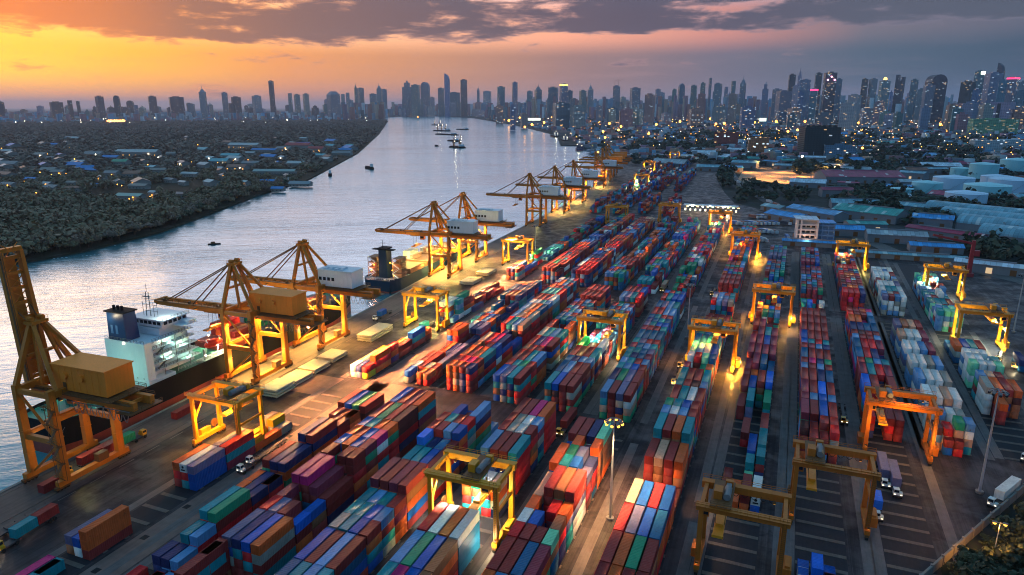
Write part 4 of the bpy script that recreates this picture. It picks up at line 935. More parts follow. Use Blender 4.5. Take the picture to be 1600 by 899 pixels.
def make_cranes():
    crane_mats()
    white, orange, up = sts_proto('white'), sts_proto('orange'), sts_proto('orange', True)
    g = 'quay cranes along the waterfront'
    spec = [(up, 124.5, 'orange quay crane with boom raised upright, nearest the camera at the left edge', (0,)),
            (orange, 207, 'orange quay crane with boxy orange machinery house and lowered boom beside the docked ship', (1,)),
            (white, 250.5, 'orange quay crane with white machinery house right behind the orange-housed one', (1,)),
            (white, 393.5, 'orange quay crane with white house, nearer of the pair over the blue-funnel ship', (2,)),
            (white, 444, 'orange quay crane with white house, farther of the pair over the blue-funnel ship', (2,)),
            (white, 601, 'unlit brown-orange quay crane standing alone past the bright pair, boom lowered', (0,)),
            (white, 690, 'orange quay crane with pale blue house, second of the distant cluster by the floodlit berth', (1,)),
            (white, 775, 'orange quay crane with pale house behind the floodlit berth, third of the distant cluster', (1,)),
            (white, 935, 'far orange quay crane glowing yellow below its girder, fourth of the distant cluster', (1,)),
            (orange, 1016, 'far orange quay crane close behind the glowing one, boom over dark moored hulls', (0,)),
            (orange, 1072, 'far orange quay crane, second from the end of the waterfront line', (0,)),
            (orange, 1120, 'small far orange quay crane, last of the waterfront line near the basin mouth', (0,))]
    for pr, y, lab, lit in spec:
        x = quay_x(y) + 2.6
        ang = -math.atan2(quay_x(y + 30) - quay_x(y - 30), 60)
        rt = pr.place('quay_crane', lab, 'crane', (x, y, 0.1), ang, g)
        L = lit[0]
        if L == 0:
            lamp((x + 8, y, 9), AMBER, 45 if y < 300 else 150, .6); continue
        k = .9 if L == 1 else 1.7
        if y > 650: k *= 1.3
        for dx, dy, e in ((2.5, -7.2, 5200), (2.5, 7.2, 5200), (11, -7.2, 5200), (11, 7.2, 5200), (19, -2, 4200)):
            lamp((x + dx, y + dy, 25.2), (1.0, .50, .09), e * k * .5, .5, 108)
        for dx, dy, z, e in ((3.0, -6.5, 7, 80), (3.0, 6.5, 7, 80), (10.5, 6.0, 7, 80), (10.5, -6.0, 7, 80), (6.7, -5.0, 18.5, 90), (6.7, 6.0, 18.5, 90), (15.6, 0, 6, 60)):
            lamp((x + dx, y + dy, z), AMBER, e * k, .5)
        lamp((x + 36, y, 25.5), (1.0, .50, .09), 2800 * k, .5, 96, (-.15, -.1, -1))
        if 200 < y < 500:
            for dy in (-12, 12): lamp((x + 37, y + dy * .3, 25.3), (1.0, .40, .13), 34000, .5, 84, (1.05, dy * .06, -1))  # extra floods added at the girder's land end to brighten the lane
        lamp((x - 14, y, 23.5), WARM, 1500 * k, .5, 80)
    # rubber-tyred gantries: x of the left leg, y of the front legs, trolley, lamp kind, label
    G2 = 'yard gantry cranes over the container rows'
    A = rtg_proto(trolley=.75, spread=13.5); B = rtg_proto(trolley=.5, spread=12.5); Cc = rtg_proto(True, .04, spread=11.0, paint=M_RTG2); D = rtg_proto(trolley=.62, spread=9.5, lampm=M_LW); Rr = rtg_proto(True, .3, paint=M_RED)
    specs = [(A, -173.2, 149.5, 'S', 'floodlit orange gantry crane over the quayside row beside the near ship'),
             (B, -174.6, 284, 'A', 'floodlit amber gantry crane over white reefers, between the two moored ships'),
             (B, -184.2, 432.5, 'A', 'floodlit amber gantry crane on bare paving beside the bright pair of quay cranes'),
             (D, -78.6, 136.5, 'W', 'bright yellow gantry crane with white floodlights on pale containers, bottom centre'),
             (D, -81.8, 278, 'G', 'yellow gantry crane above the bright green container, middle of the yard'),
             (B, -34.4, 283, 'F', 'yellow gantry crane with fiery orange glow at its right foot, mid yard'),
             (B, -13.2, 358, 'O', 'orange gantry crane with lamps along its girder, over the eighth row'),
             (Cc, -12.6, 147.5, '', 'unlit yellow gantry crane cut by the bottom edge, over empty slots'),
             (Cc, 8.0, 178, '', 'unlit rusty yellow gantry crane over empty striped slots, right foreground'),
             (Cc, 29.4, 227.5, 'o', 'orange-lit gantry crane past the end of the tenth row, right side'),
             (A, 77.0, 354.5, 'P', 'yellow gantry crane over floodlit pale green-white containers, right edge'),
             (B, 77.0, 446, 'P', 'yellow gantry crane over the far lit pale containers, upper right yard'),
             (B, 32.2, 507, 'A', 'amber gantry crane at the back of the right-hand yard by the long sheds'),
             (B, -38.0, 518, 'F', 'gantry crane with fierce orange foot lamps, back of the yard near parked trucks'),
             (B, -66.5, 622, 'S', 'slim orange gantry crane standing in front of the lit gate canopy'),
             (B, -116.5, 655, '', 'plain yellow gantry crane left of the lit gate canopy'),
             (B, -160.5, 625, '', 'dull yellow gantry crane at the far end of the second and third rows'),
             (B, -203.5, 938, 'A', 'tiny yellow gantry crane among the distant stacks by the far quay'),
             (B, -240.5, 1176, 'A', 'tiny amber gantry crane behind the distant stacks, far quay'),
             (B, -243, 1450, 'A', 'tiny gantry crane farthest away, beside the basin'),
             (Rr, -160, 910, '', 'red gantry crane among distant dark container stacks')]
    for pr, x, y, lit, lab in specs:
        sl = .0 if x > -40 else -.02
        far = y > 600
        pr.place('gantry_crane', lab, 'crane', (x, y, .02), -math.atan(sl), G2)
        if lit == 'S': cl, e = SODIUM, 1.0
        elif lit == 'A': cl, e = AMBER, .9
        elif lit == 'W': cl, e = (1.0, .93, .72), .8
        elif lit == 'G': cl, e = (.85, 1.0, .80), .62
        elif lit == 'F': cl, e = SODIUM, .5
        elif lit == 'O': cl, e = SODIUM, .7
        elif lit == 'o': cl, e = SODIUM, .55
        elif lit == 'P': cl, e = (.80, 1.0, .72), .8
        else: continue
        fk = 2.2 if far else 1.0
        if lit == 'o':
            lamp((x + 9, y - 4.5, 20.5), cl, 170, .4); lamp((x + 19.5, y - 4, 9), cl, 120, .4); lamp((x + 2, y - 4, 12), cl, 60, .4); continue
        for dx, dy in ((3.5, 2.2), (14.5, 2.2), (9, 8.4)): lamp((x + dx, y + dy, 16.3), cl, 1700 * e * fk, .35, 104)
        lamp((x + 17.0, y + 5, 10), AMBER if lit in 'WGP' else cl, 170 * e * fk, .35)
        lamp((x + 1.4, y + 5, 12), AMBER if lit in 'WGP' else cl, 170 * e * fk, .35)
        lamp((x + 16.9, y - 2.2, 3.2), WARM if lit in 'WGP' else cl, 110 * e * fk, .3)
        if lit in 'SA' and y < 500: lamp((x + 9, y - 7, 13), cl, 200, .4)
        if lit == 'F': lamp((x + 18.6, y - 2.5, 3.0), SODIUM, 420, .4); lamp((x + 21.0, y + 5.5, 3.4), SODIUM, 260, .4); lamp((x - 1.5, y - 1, 4.0), SODIUM, 80, .4)
        if lit == 'O': lamp((x - 1.2, y - 2, 3.5), SODIUM, 70, .4); lamp((x + 19.0, y - 1, 5.0), WARM, 110, .4)
    # dark red lattice-less mobile crane post at the back right
    mb = MB(); mb.box(110, 115, 517, 522, 0, 2.4); o = mb.build('mobile_crane', M_RED); tag(o, 'dark red mobile harbour crane column parked behind the upper right stacks', 'crane')
    mb = MB(); mb.taper(111.2, 113.8, 518.2, 520.8, 2.42, 24, .7); mb.build('tower', M_RED, o)
    mb = MB(); mb.beam((112, 519, 22), (88, 514, 27), 1.3, 1.3); mb.build('boom', M_RED, o)
    mb = MB(); mb.box(113, 116.5, 517.5, 521.5, 14.0, 17.5); mb.build('cab', M_RED, o)
# ------------------------------------------------------------------ masts, trucks, hatch covers
def make_yard_things():
    pole = painted('galvanised_pole', (.26, .28, .33), .45, .2)
    def mast(x, y, h, lit, lab, n=8):
        t = thing('light_mast', lab, 'light mast', (x, y, 0), 0, 'lamp masts in the yard')
        mb = MB(); mb.prism([(1.1 * math.cos(a), 1.1 * math.sin(a)) for a in np.linspace(0, 2 * math.pi, 9)[:-1]], 0, .7); mb.build('base', M_STL, t)
        mb = MB(); mb.tube((0, 0, .7), (0, 0, h), .38, .17, 10); mb.build('pole', pole, t)
        mb = MB()
        for k in range(16):
            a, b = 2 * math.pi * k / 16, 2 * math.pi * (k + 1) / 16; mb.beam((1.5 * math.cos(a), 1.5 * math.sin(a), h - .3), (1.5 * math.cos(b), 1.5 * math.sin(b), h - .3), .14, .14)
        for k in range(4): a = math.pi * k / 2; mb.beam((0, 0, h - .3), (1.5 * math.cos(a), 1.5 * math.sin(a), h - .3), .12, .12)
        ring = mb.build('lamp_ring', pole, t)
        for k in range(n):
            a = 2 * math.pi * k / n; mb = MB(); c, s = math.cos(a), math.sin(a)
            mb.beam((1.5 * c, 1.5 * s, h - .2), (2.3 * c, 2.3 * s, h - .75), .8, .35); f = mb.build('flood_lamp', M_STL, ring)
            mb = MB(); mb.ball((2.2 * c, 2.2 * s, h - .95), .42, 8, 5); mb.build('lamp_glass', M_LY if lit else M_GL, f)
        if lit:
            for k in range(3): a = 2.1 * k; lamp((x + 3.2 * math.cos(a), y + 3.2 * math.sin(a), h - 1.7), (1, .55, .2), 1500, .5, 110)
    mast(-37.2, 160.7, 29.5, True, 'tall lamp mast with lit yellow lamp crown standing among the near container rows')
    mast(58.4, 214.3, 32, False, 'tall unlit blue-grey lamp mast on open paving, lower right')
    mast(108, 392, 30, False, 'tall pale unlit lamp mast against the upper right yard edge')
    mast(-40.5, 322, 27, False, 'thin unlit lamp mast beside the seventh row, middle of the yard')
    mast(-165, 446, 28, False, 'thin unlit lamp mast behind the amber gantry near the bright quay cranes')
    # sodium lamps behind the wall, lower right
    x, y = 54.0, 178.5
    t = thing('street_lamp', 'twin-headed orange street lamp behind the wall among dark trees, lower right', 'street lamp', (x, y, -.3))
    mb = MB(); mb.tube((0, 0, 0), (0, 0, 11.5), .14, .09, 8); mb.beam((-.9, 0, 11.4), (.9, 0, 11.4), .1, .1); mb.build('pole', pole, t)
    for s in (-1, 1):
        mb = MB(); mb.box(s * 1.1 - .5, s * 1.1 + .5, -.25, .25, 11.3, 11.6); f = mb.build('lamp_head', M_STL, t)
        mb = MB(); mb.ball((s * 1.1, 0, 11.1), .42, 8, 5, sz=.7); mb.build('lamp_glass', M_LY, f)
    lamp((x, y, 10.0), (1, .42, .06), 170, .4); lamp((x - 5, y - 4, 5), (1, .42, .06), 60, .4)
    lamp((88, 236, 7), (1, .42, .06), 260, .4)
    # hatch covers of the ship laid out on the quay, and pale covers under the bright cranes
    hc = painted('hatch_cover_paint', (.46, .40, .31), .6, .3, .3, .5); hg = painted('hatch_cover_green', (.30, .38, .32), .6, .3, .3, .5)
    def cover(px, py, z, L, W, n, m, lab):
        x, y = ground(px, py, n * 1.1)
        for k in range(n):
            mb = MB(); z0 = .3 + k * 1.15
            mb.box(-W / 2, W / 2, -L / 2, L / 2, z0 + .25, z0 + .85)
            for u in np.linspace(-W / 2 + .5, W / 2 - .5, 4): mb.box(u - .15, u + .15, -L / 2 + .1, L / 2 - .1, z0, z0 + .249)
            for v in np.linspace(-L / 2 + 1, L / 2 - 1, 4): mb.box(-W / 2 + .2, W / 2 - .2, v - .08, v + .08, z0 + .851, z0 + .9)
            o = mb.build('hatch_cover', m, None, (x, y, 0), .03)
            tag(o, f"{lab}, {'topmost' if k == n - 1 else ('lowest' if k == 0 else 'middle')}", 'hatch cover', 'hatch covers set down on the quay')
    cover(433, 601, 2, 11, 8.4, 3, hg, 'greenish hatch cover on the quay, pile nearest the orange-housed crane')
    cover(463, 587, 2, 11, 8.4, 2, hc, 'pale hatch cover on the quay, second pile from the near end')
    cover(491, 570, 2, 11, 8.4, 2, hc, 'pale hatch cover on the quay, third pile from the near end')
    cover(519, 553, 2, 11, 8.4, 2, hc, 'pale hatch cover beside the leg of the white-housed crane')
    cover(586, 515, 2, 20, 8.0, 3, hc, 'long sandy slab cover in a pile beyond the white-housed crane')
    cover(735, 437, 2, 14, 9, 2, hc, 'yellow-lit hatch cover under the bright pair of cranes, near pile')
    cover(759, 423, 2, 14, 9, 2, hc, 'yellow-lit hatch cover under the bright pair of cranes, far pile')
    # terminal tractors with skeletal trailers
    ty = painted('tractor_yellow', (.58, .30, .02), .4, .2); tw = painted('tractor_white', (.6, .62, .62), .4, .2); tr = painted('trailer_steel', (.06, .055, .06), .6, .3)
    def truck_proto(paint):
        pr = Proto()
        mb = MB(); mb.box(-1.15, 1.15, -3.0, 2.6, .75, 1.15); pr.part('chassis', mb, tr)
        mb = MB(); mb.box(-1.2, .35, -2.9, -1.3, 1.16, 2.9); mb.box(-1.2, 1.2, -2.95, -1.6, 1.16, 1.9); c = pr.part('cab', mb, paint)
        w = MB(); w.box(-1.05, .2, -2.98, -2.91, 2.0, 2.75); w.box(.36, .42, -2.7, -1.5, 2.0, 2.75); w.box(-1.27, -1.21, -2.7, -1.5, 2.0, 2.75); pr.part('window', w, M_GL, c)
        for s in (-.8, .8):
            w = MB(); w.box(s - .22, s + .22, -3.06, -2.96, 1.25, 1.55); pr.part('headlight', w, M_HL, c)
        for x in (-1.05, 1.05):
            for y in (-2.2, 1.4): w = MB(); w.tube((x - .2, y, .52), (x + .2, y, .52), .52, n=12); pr.part('wheel', w, M_RB)
        mb = MB(); mb.box(-.5, .5, 1.2, 13.8, 1.16, 1.5)
        for k in range(5): mb.box(-1.2, 1.2, 1.4 + k * 3.0, 1.7 + k * 3.0, 1.2, 1.48)
        t = pr.part('trailer', mb, tr)
        for x in (-1.0, 1.0):
            for y in (11.0, 12.3): w = MB(); w.tube((x - .2, y, .52), (x + .2, y, .52), .52, n=12); pr.part('wheel', w, M_RB, t)
        return pr
    py_, pw = truck_proto(ty), truck_proto(tw)
    mo = bpy.data.materials['container_paint']; m40 = bpy.data.meshes['container_long']; m20 = bpy.data.meshes['container_short']
    g = 'terminal tractors with trailers'
    def truck(px, py, rz, lab, load=None, pr=py_, lit=False, clab=None):
        x, y = ground(px, py)
        pr.place('terminal_tractor', lab, 'truck', (x, y, .02), rz, g)
        if load:
            for l, off, me in load:
                c, s = math.cos(rz), math.sin(rz); u, v = -1.22, 1.5 + off
                o = add('shipping_container', me, None, (x + u * c - v * s, y + u * s + v * c, 1.53), rz)
                rgb, nm = PAL[l]; o.color = rgb + (1,)
                tag(o, f"{nm} container riding on {clab or 'the trailer of the ' + lab}"[:110], 'container', 'containers riding on trailers')
        if lit: lamp((x + 3.0 * math.sin(rz), y - 4.2 * math.cos(rz), 1.6), WARM, 16, .2)
    truck(14, 855, .12, 'yellow tractor with lit headlights in the lower left corner', [('t', 0, m20), ('m', 6.2, m20)], lit=True, clab='the trailer in the lower left corner')
    truck(4, 838, .12, 'yellow tractor half cut by the left edge of the frame', None)
    truck(119, 738, .06, 'yellow tractor between the legs of the raised-boom crane', [('m', 0, m40)], clab='the trailer between the raised-boom crane legs')
    truck(215, 688, math.pi + .06, 'yellow tractor ahead of two boxes under the raised-boom crane', [('m', 6.2, m20), ('g', 0, m20)], clab='the trailer right of the raised-boom crane')
    truck(878, 678, 0, 'yellow tractor facing us in the lane between the fifth row and lamp mast row', [('m', 0, m40)], clab='the trailer left of the lamp mast row')
    truck(1035, 456, 0, 'yellow tractor at the front of the third block, sixth row', [('y', 0, m40)], clab='the trailer by the third block')
    truck(400, 722, 0, 'white tractor at the right foot of the floodlit orange gantry', None, pw)
    truck(386, 735, 0, 'second white tractor just in front of the floodlit orange gantry', None, pw)
    truck(656, 520, 0, 'yellow tractor under the amber gantry with white reefers', [('t', 0, m20)], clab='the trailer under the amber gantry with reefers')
    truck(822, 428, 0, 'white tractor at the right foot of the amber gantry by the bright quay cranes', None, pw)
    truck(1055, 600, 0, 'yellow tractor left of the gantry with the fiery right foot', None, lit=True)
    truck(1064, 574, 0, 'yellow tractor just behind another, left of the fiery-footed gantry', None)
    truck(1113, 462, 0, 'yellow tractor in the orange-lit lane between the seventh and eighth rows', None)
    truck(1205, 516, 0, 'yellow tractor beside the right leg of the eighth row gantry', None, lit=True)
    truck(1318, 660, 0, 'dark tractor with empty trailer in the lane right of the ninth row', None, py_)
    truck(1400, 772, 0, 'tractor with two pale boxes at the right end of the empty slots', [('s', 0, m40)], pw, clab='the right trailer at the end of the empty slots')
    truck(1382, 758, 0, 'tractor with slate box beside a brown-orange gantry leg', [('s', 0, m40)], pw, clab='the left trailer at the end of the empty slots')
    truck(1370, 808, 0, 'tractor with a vivid blue box by the foot of the rusty gantry', [('B', 0, m20)], pw, clab='the trailer beside the rusty gantry foot')
    truck(1510, 668, 0, 'yellow tractor at the front of the pale reefer row', None)
    truck(1585, 575, -.3, 'yellow tractor by the right leg of the green-white floodlit gantry', None, lit=True)
    truck(1560, 565, -.3, 'yellow tractor between the right legs of the green-white floodlit gantry', None)
    truck(1555, 790, -.55, 'tractor with white box parked by the wall, right edge', [('w', 0, m40)], pw, clab='the trailer parked by the boundary wall')
    truck(1605, 720, -.5, 'tractor with salmon box cut by the right edge of the frame', [('y', 0, m40)], pw, clab='the trailer at the right frame edge')
    truck(590, 500, 0.05, 'tractor with a blue short box alone on the quay past the sandy covers', [('b', 0, m20)], pw, clab='the lone trailer on the quay')
    # single boxes standing by themselves
    for px, py, l, me, rz, lab in ((268, 655, 'm', m40, .06, 'maroon long container alone on the quay edge beside the near ship hull'), (60, 770, 'm', m20, .06, 'maroon short container at the quay edge under the raised-boom crane'),
                               (720, 480, 'm', m40, .0, 'maroon long container lying in the open right of the reefer gantry'), (746, 470, 'm', m20, .0, 'maroon short container behind the lone maroon one, right of the reefer gantry'),
                               (735, 487, 's', m40, .0, 'slate violet container lying in front of the lone maroon ones')):
        x, y = ground(px, py); o = add('shipping_container', me, None, (x, y, .02), rz); o.color = PAL[l][0] + (1,)
        tag(o, lab, 'container', 'containers standing alone')

# ------------------------------------------------------------------ ships
def hull_mesh(L, Wd, D, bow=.22, stern=.08, zb=-4.5, sheer=2.0, n=26):
    """ship hull along +y, bow at y=L; returns outline-based shell with deck"""
    def half(t):
        if t < stern: return .74 + .26 * math.sin(math.pi / 2 * t / stern)
        if t > 1 - bow: u = (t - (1 - bow)) / bow; return max(.02, (1 - u ** 2.1))
        return 1.0
    return half
def build_hull(root, L, Wd, zdeck, mats, boot=.55, sheer=1.6, bow=.2, stern=.06):
    """mats: topside, boot-topping, deck"""
    half = hull_mesh(L, Wd, 0, bow, stern); n = 40; mb = MB(); mbt = MB(); mdk = MB()
    lev = []
    for i in range(n + 1):
        t = i / n; h = half(t) * Wd / 2; y = t * L
        sh = zdeck + sheer * max(0, (t - .8) / .2) ** 2 * 2.2 + sheer * .35 * max(0, (.08 - t) / .08)
        f = 1.0 if t < 1 - bow else 1 - .55 * ((t - (1 - bow)) / bow) ** 1.5
        lev.append((y, h, h * f, sh))
    zw, zb = -3 + boot, -5.0
    for (ya, ha, wa, sa), (yb, hb, wb, sb) in zip(lev, lev[1:]):
        for s in (-1, 1):
            q = [(s * ha, ya, sa), (s * hb, yb, sb), (s * (wb + (hb - wb) * .25), yb - .0, zw), (s * (wa + (ha - wa) * .25), ya, zw)]
            q2 = [(s * (wa + (ha - wa) * .25), ya, zw), (s * (wb + (hb - wb) * .25), yb, zw), (s * wb, yb, zb), (s * wa, ya, zb)]
            mb.face(q if s > 0 else q[::-1]); mbt.face(q2 if s > 0 else q2[::-1])
            # bulwark
            a, b = (s * ha, ya, sa), (s * hb, yb, sb); mb.hexa([(s * ha - .12, ya, sa), (s * ha + .12, ya, sa), (s * hb + .12, yb, sb), (s * hb - .12, yb, sb), (s * ha - .12, ya, sa + 1.1), (s * ha + .12, ya, sa + 1.1), (s * hb + .12, yb, sb + 1.1), (s * hb - .12, yb, sb + 1.1)])
        mdk.face([(-ha, ya, sa - .05), (ha, ya, sa - .05), (hb, yb, sb - .05), (-hb, yb, sb - .05)])
    y, h, w, s = lev[0]
    mb.face([(-h, y, s), (h, y, s), (h * .9, y, zw), (-h * .9, y, zw)]); mbt.face([(-h * .9, y, zw), (h * .9, y, zw), (h * .8, y, zb), (-h * .8, y, zb)])
    hu = mb.build('hull', mats[0], root); mbt.build('boot_topping', mats[1], hu); mdk.build('deck', mats[2], root)
def make_ships():
    black = painted('hull_black', (.010, .010, .013), .7, .3, .2, .1, 0, .08); red = painted('boot_red', (.27, .045, .03), .5, .4, .2, .5); green = painted('deck_green', (.03, .20, .14), .6, .35, .3, .4)
    white = painted('ship_white', (.66, .70, .76), .45, .15, .25, .2); navy = painted('ship_navy', (.008, .035, .11), .4, .3); grey = painted('deck_grey', (.10, .10, .11), .6, .3, .3, .5)
    orange = painted('lifeboat_orange', (.70, .035, .012), .45, .15); tan = painted('ship_buff', (.34, .16, .08), .6, .3); blue = painted('ship_blue', (.006, .030, .065), .6, .25)
    brown = painted('deck_red_oxide', (.20, .045, .035), .6, .35, .3, .4)
    mo = bpy.data.materials['container_paint']; m40 = bpy.data.meshes['container_long']; m20 = bpy.data.meshes['container_short']
    # --- near container ship, stern towards us
    x0, y0, W = -221.0, 131.0, 22.5
    t = thing('container_ship', 'moored cargo ship with white superstructure, navy funnel and black hull on the left quay', 'ship', (x0, y0, 1.9), .018)
    build_hull(t, 176, W, 6.6, (black, red, green), 2.2, 1.4)
    mb = MB(); hw = W / 2 - 1.0
    mb.box(-hw, hw, 34, 46, 6.58, 8.6); mb.box(-hw + .4, hw - .4, 34.2, 37.5, 8.62, 23.0)
    for k in range(5): z = 8.62 + k * 2.85; mb.box(-hw + 2.2, hw - 3.4, 37.52, 58.5 - k * .5, z, z + 2.5); mb.box(-hw + .8, hw - .5, 37.6, 59.5 - k * .6, z + 2.51, z + 2.7)
    mb.box(-hw + 3.5, hw - 3.5, 44, 56, 22.9, 25.6)
    s = mb.build('superstructure', white, t)
    mb = MB(); mb.box(-hw - 2.4, hw + 2.6, 49.5, 56.4, 25.62, 25.9); mb.box(-hw + 2.5, hw - 2.0, 44.5, 56.0, 25.92, 28.6); mb.box(-hw - 2.2, -hw + 2.3, 52.6, 56.1, 25.92, 27.0); mb.box(hw - 1.98, hw + 2.4, 52.6, 56.1, 25.92, 27.0)
    mb.box(-hw + 1.6, hw - 1.0, 44.0, 56.8, 28.62, 28.9); b = mb.build('bridge', white, t)
    for k in range(7):
        mb = MB(); x = -6.6 + k * 2.2; mb.box(x - .8, x + .8, 44.40, 44.48, 26.9, 28.1); mb.build('window', M_GL, b)
    for k in range(5):
        mb = MB(); y = 46.0 + k * 2.2; mb.box(hw - 1.98, hw - 1.9, y - .75, y + .75, 26.9, 28.1); mb.build('window', M_GL, b)
    mb = MB()
    for k in range(5):
        z = 8.62 + k * 2.85; rails(mb, (hw - .6, 38, z + 2.7), (hw - .6, 58.5 - k * .6, z + 2.7), 1.1, 1.5, .06)
        y0_, y1_ = (40, 45) if k % 2 else (45, 40); mb.beam((hw - 1.6, y0_, z), (hw - 1.6, y1_, z + 2.7), .8, .15)
        for yy in (42, 48, 54): mb.box(hw - .75, hw - .55, yy - .1, yy + .1, z, z + 2.5)
    rails(mb, (-hw + .6, 34.4, 23.0), (hw - .6, 34.4, 23.0), 1.1, 1.6, .06); rails(mb, (hw - 1.2, 44.2, 28.9), (hw - 1.2, 56.6, 28.9), 1.0, 1.6, .06)
    mb.build('deck_rail', M_STL, t)
    for k in range(5):
        for j in range(5):
            mb = MB(); z = 9.8 + k * 2.85; y = 40.5 + j * 3.4; mb.box(hw - 3.4, hw - 3.33, y - .4, y + .4, z, z + .75); mb.build('window', M_GL, s)
    mb = MB()
    for k in range(6): mb.box(-8 + k * 3.1, -7.7 + k * 3.1, 34.12, 34.18, 9.2, 9.7)
    mb.build('fairlead_row', M_DK, s)
    mb = MB(); mb.taper(-7.8, 1.2, 34.6, 40.2, 23.02, 33.5, .92); f = mb.build('funnel', navy, t)
    mb = MB(); mb.box(-8.2, 1.6, 34.2, 40.5, 33.52, 34.0)
    for x in (-6, -4, -2): mb.tube((x, 37, 34), (x, 37, 35.6), .5, n=8)
    mb.build('funnel_cap', black, f)
    # pale emblem on the funnel's aft face
    mb = MB()
    for dx in (-5.6, -3.2): mb.hexa([(dx - .6, 34.60, 25.4), (dx + .6, 34.60, 25.4), (dx + .6, 34.8, 25.4), (dx - .6, 34.8, 25.4), (dx - .5, 34.68, 28.6), (dx + .5, 34.68, 28.6), (dx + .5, 34.9, 28.6), (dx - .5, 34.9, 28.6)])
    mb.build('emblem', painted('funnel_emblem', (.07, .16, .34), .5, .2), f)
    mb = MB()
    for x in (-2.6, -.4): mb.beam((x, 47.5, 28.9), (x * .6, 47.5, 38.5), .22, .22)
    for z in (31, 33.4, 35.8): mb.beam((-4.2, 47.5, z), (3.4, 47.5, z), .14, .14)
    for x in (-4.0, 3.2, 1.4): mb.beam((x, 47.5, 28.9), (x, 47.5, 34.5), .12, .12)
    mb.tube((-1.0, 47.5, 38.5), (-1.0, 47.5, 41.5), .08, n=5); mb.box(-3.6, .6, 47.3, 47.7, 36.4, 36.7); mb.build('radar_mast', M_STL, t)
    mb = MB()
    mb.ball((0, 0, 0), 1.0, 12, 8); mb.v = [(x * 1.7, y * 4.8, z * 1.6) for x, y, z in mb.v]
    lb = mb.build('lifeboat', orange, t, (hw + .2, 65.5, 13.6)); mb = MB(); mb.box(-.8, .8, -2.2, 1.4, .9, 1.7); mb.build('lifeboat_canopy', orange, lb)
    mb = MB()
    for y in (62.2, 68.8): mb.beam((hw - 1.6, y, 7.8), (hw + .2, y, 15.8), .3, .3); mb.beam((hw - .2, y, 15.7), (hw + .9, y, 14.2), .25, .25)
    mb.build('davit', white, t)
    mb = MB()
    mb.box(hw - 3.6, hw + .9, 59.6, 74, 6.6, 7.8); rails(mb, (hw + .9, 46.5, 8.6), (hw + .9, 74, 7.9), 1.1, 1.6, .07)
    mb.build('side_deck', painted('ship_pale_green', (.34, .48, .42), .5, .25), t)
    mb = MB()
    for x in (-7, -2.5, 2.5, 7): mb.tube((x, 6, 6.6), (x, 6, 7.5), .45, n=8); mb.tube((x + .9, 6, 6.6), (x + .9, 6, 7.5), .45, n=8)
    mb.box(-4, 4, 12, 17, 6.6, 8.6); mb.box(-8.5, -6, 16, 26, 6.6, 7.9); mb.box(6, 8.5, 16, 26, 6.6, 7.9); mb.build('mooring_winch', green, t)
    for k in range(5):
        mb = MB(); y = 74 + k * 16.5; mb.box(-8.8, 8.8, y, y + 14.5, 6.6, 8.8); mb.box(-8.4, 8.4, y + .3, y + 14.2, 8.82, 9.5); mb.build('hatch_coaming', brown if k < 1 else grey, t)
    mb = MB(); mb.tube((0, 166, 8), (0, 166, 20), .35, .2, 8); mb.beam((-1.8, 166, 17), (1.8, 166, 17), .2, .2); mb.build('foremast', tan, t)
    for k in range(8):
        mb = MB(); y = 61 + k * 14; mb.box(hw - .9, hw - .3, y - .3, y + .3, 7.7, 12.2); mb.build('lashing_post', M_STL, t)
    for p in ((-2.5, 35.2, 30.8), (0, 34.0, 22.4), (hw - 1.2, 37.4, 11.0), (hw - 2.6, 43, 21.4), (hw - 2.6, 47, 15.6), (hw - 2.6, 52, 18.4), (hw + .6, 60.5, 9.9), (hw + .6, 71, 9.7), (1, 72.5, 13.4)):
        mb = MB(); mb.ball(p, .42, 8, 5); mb.build('deck_lamp', M_LW, t)
    wx = lambda u, v, z: (x0 + u, y0 + v, z + 1.9)
    for u, v, z, c, e in ((-6.5, 32, 31.5, WARM, 500), (hw - 1.6, 46, 21.0, (.50, 1, .72), 420), (hw - 1.6, 52, 18.0, (.50, 1, .72), 420), (hw - 1.6, 45, 15.2, (.50, 1, .72), 420), (hw - 1.6, 54, 12.2, (.50, 1, .72), 420), (0, 20, 13, (.4, 1, .7), 2200), (hw - .5, 68, 11, WARM, 800), (6, 47.8, 31.5, COOL, 700), (0, 72.5, 16, WARM, 2200), (0, 100, 17, AMBER, 3500), (0, 135, 17, AMBER, 3500)):
        lamp(wx(u, v, z), c, e * .07, .4)
    # deck cargo of the near ship
    rr = random.Random(5)
    for i, (u, v, k, l) in enumerate([(-8, 82.5, 0, 'm'), (-5.2, 82.5, 0, 'o'), (-2.4, 82.5, 0, 'm'), (.4, 82.5, 0, 'd'), (3.2, 82.5, 0, 'm'), (-8, 82.5, 1, 'm'), (-5.2, 82.5, 1, 'r'), (-8, 100, 0, 'w'), (-5.2, 100, 0, 'g'), (-2.4, 100, 0, 't'), (.4, 100, 0, 'l'), (3.2, 100, 0, 'g'), (-8, 100, 1, 'l'), (-5.2, 100, 1, 'q'), (-2.4, 100, 1, 't'), (.4, 100, 1, 't'), (-8, 117.5, 0, 's'), (-5.2, 117.5, 0, 'n'), (-8, 117.5, 1, 's'), (-2.4, 117.5, 0, 'o'), (3.2, 135, 0, 'd'), (.4, 135, 0, 'm')]):
        o = add('shipping_container', m40, None, (x0 + u - .018 * v, y0 + v, 11.45 + k * 2.62), .018); o.color = PAL[l][0] + (1,)
        tag(o, f"{PAL[l][1]} container, {'upper' if k else 'lower'} tier, near ship deck, {ORD[int((u + 8) / 2.75)]} from the river, {['lifeboat', 'second', 'third', 'fore'][int((v - 80) / 17)]} hatch", 'container', 'containers on the near ship deck')
    # --- second ship with slim navy funnel block, stern towards us
    x0, y0, W = -231.5, 346, 24.0
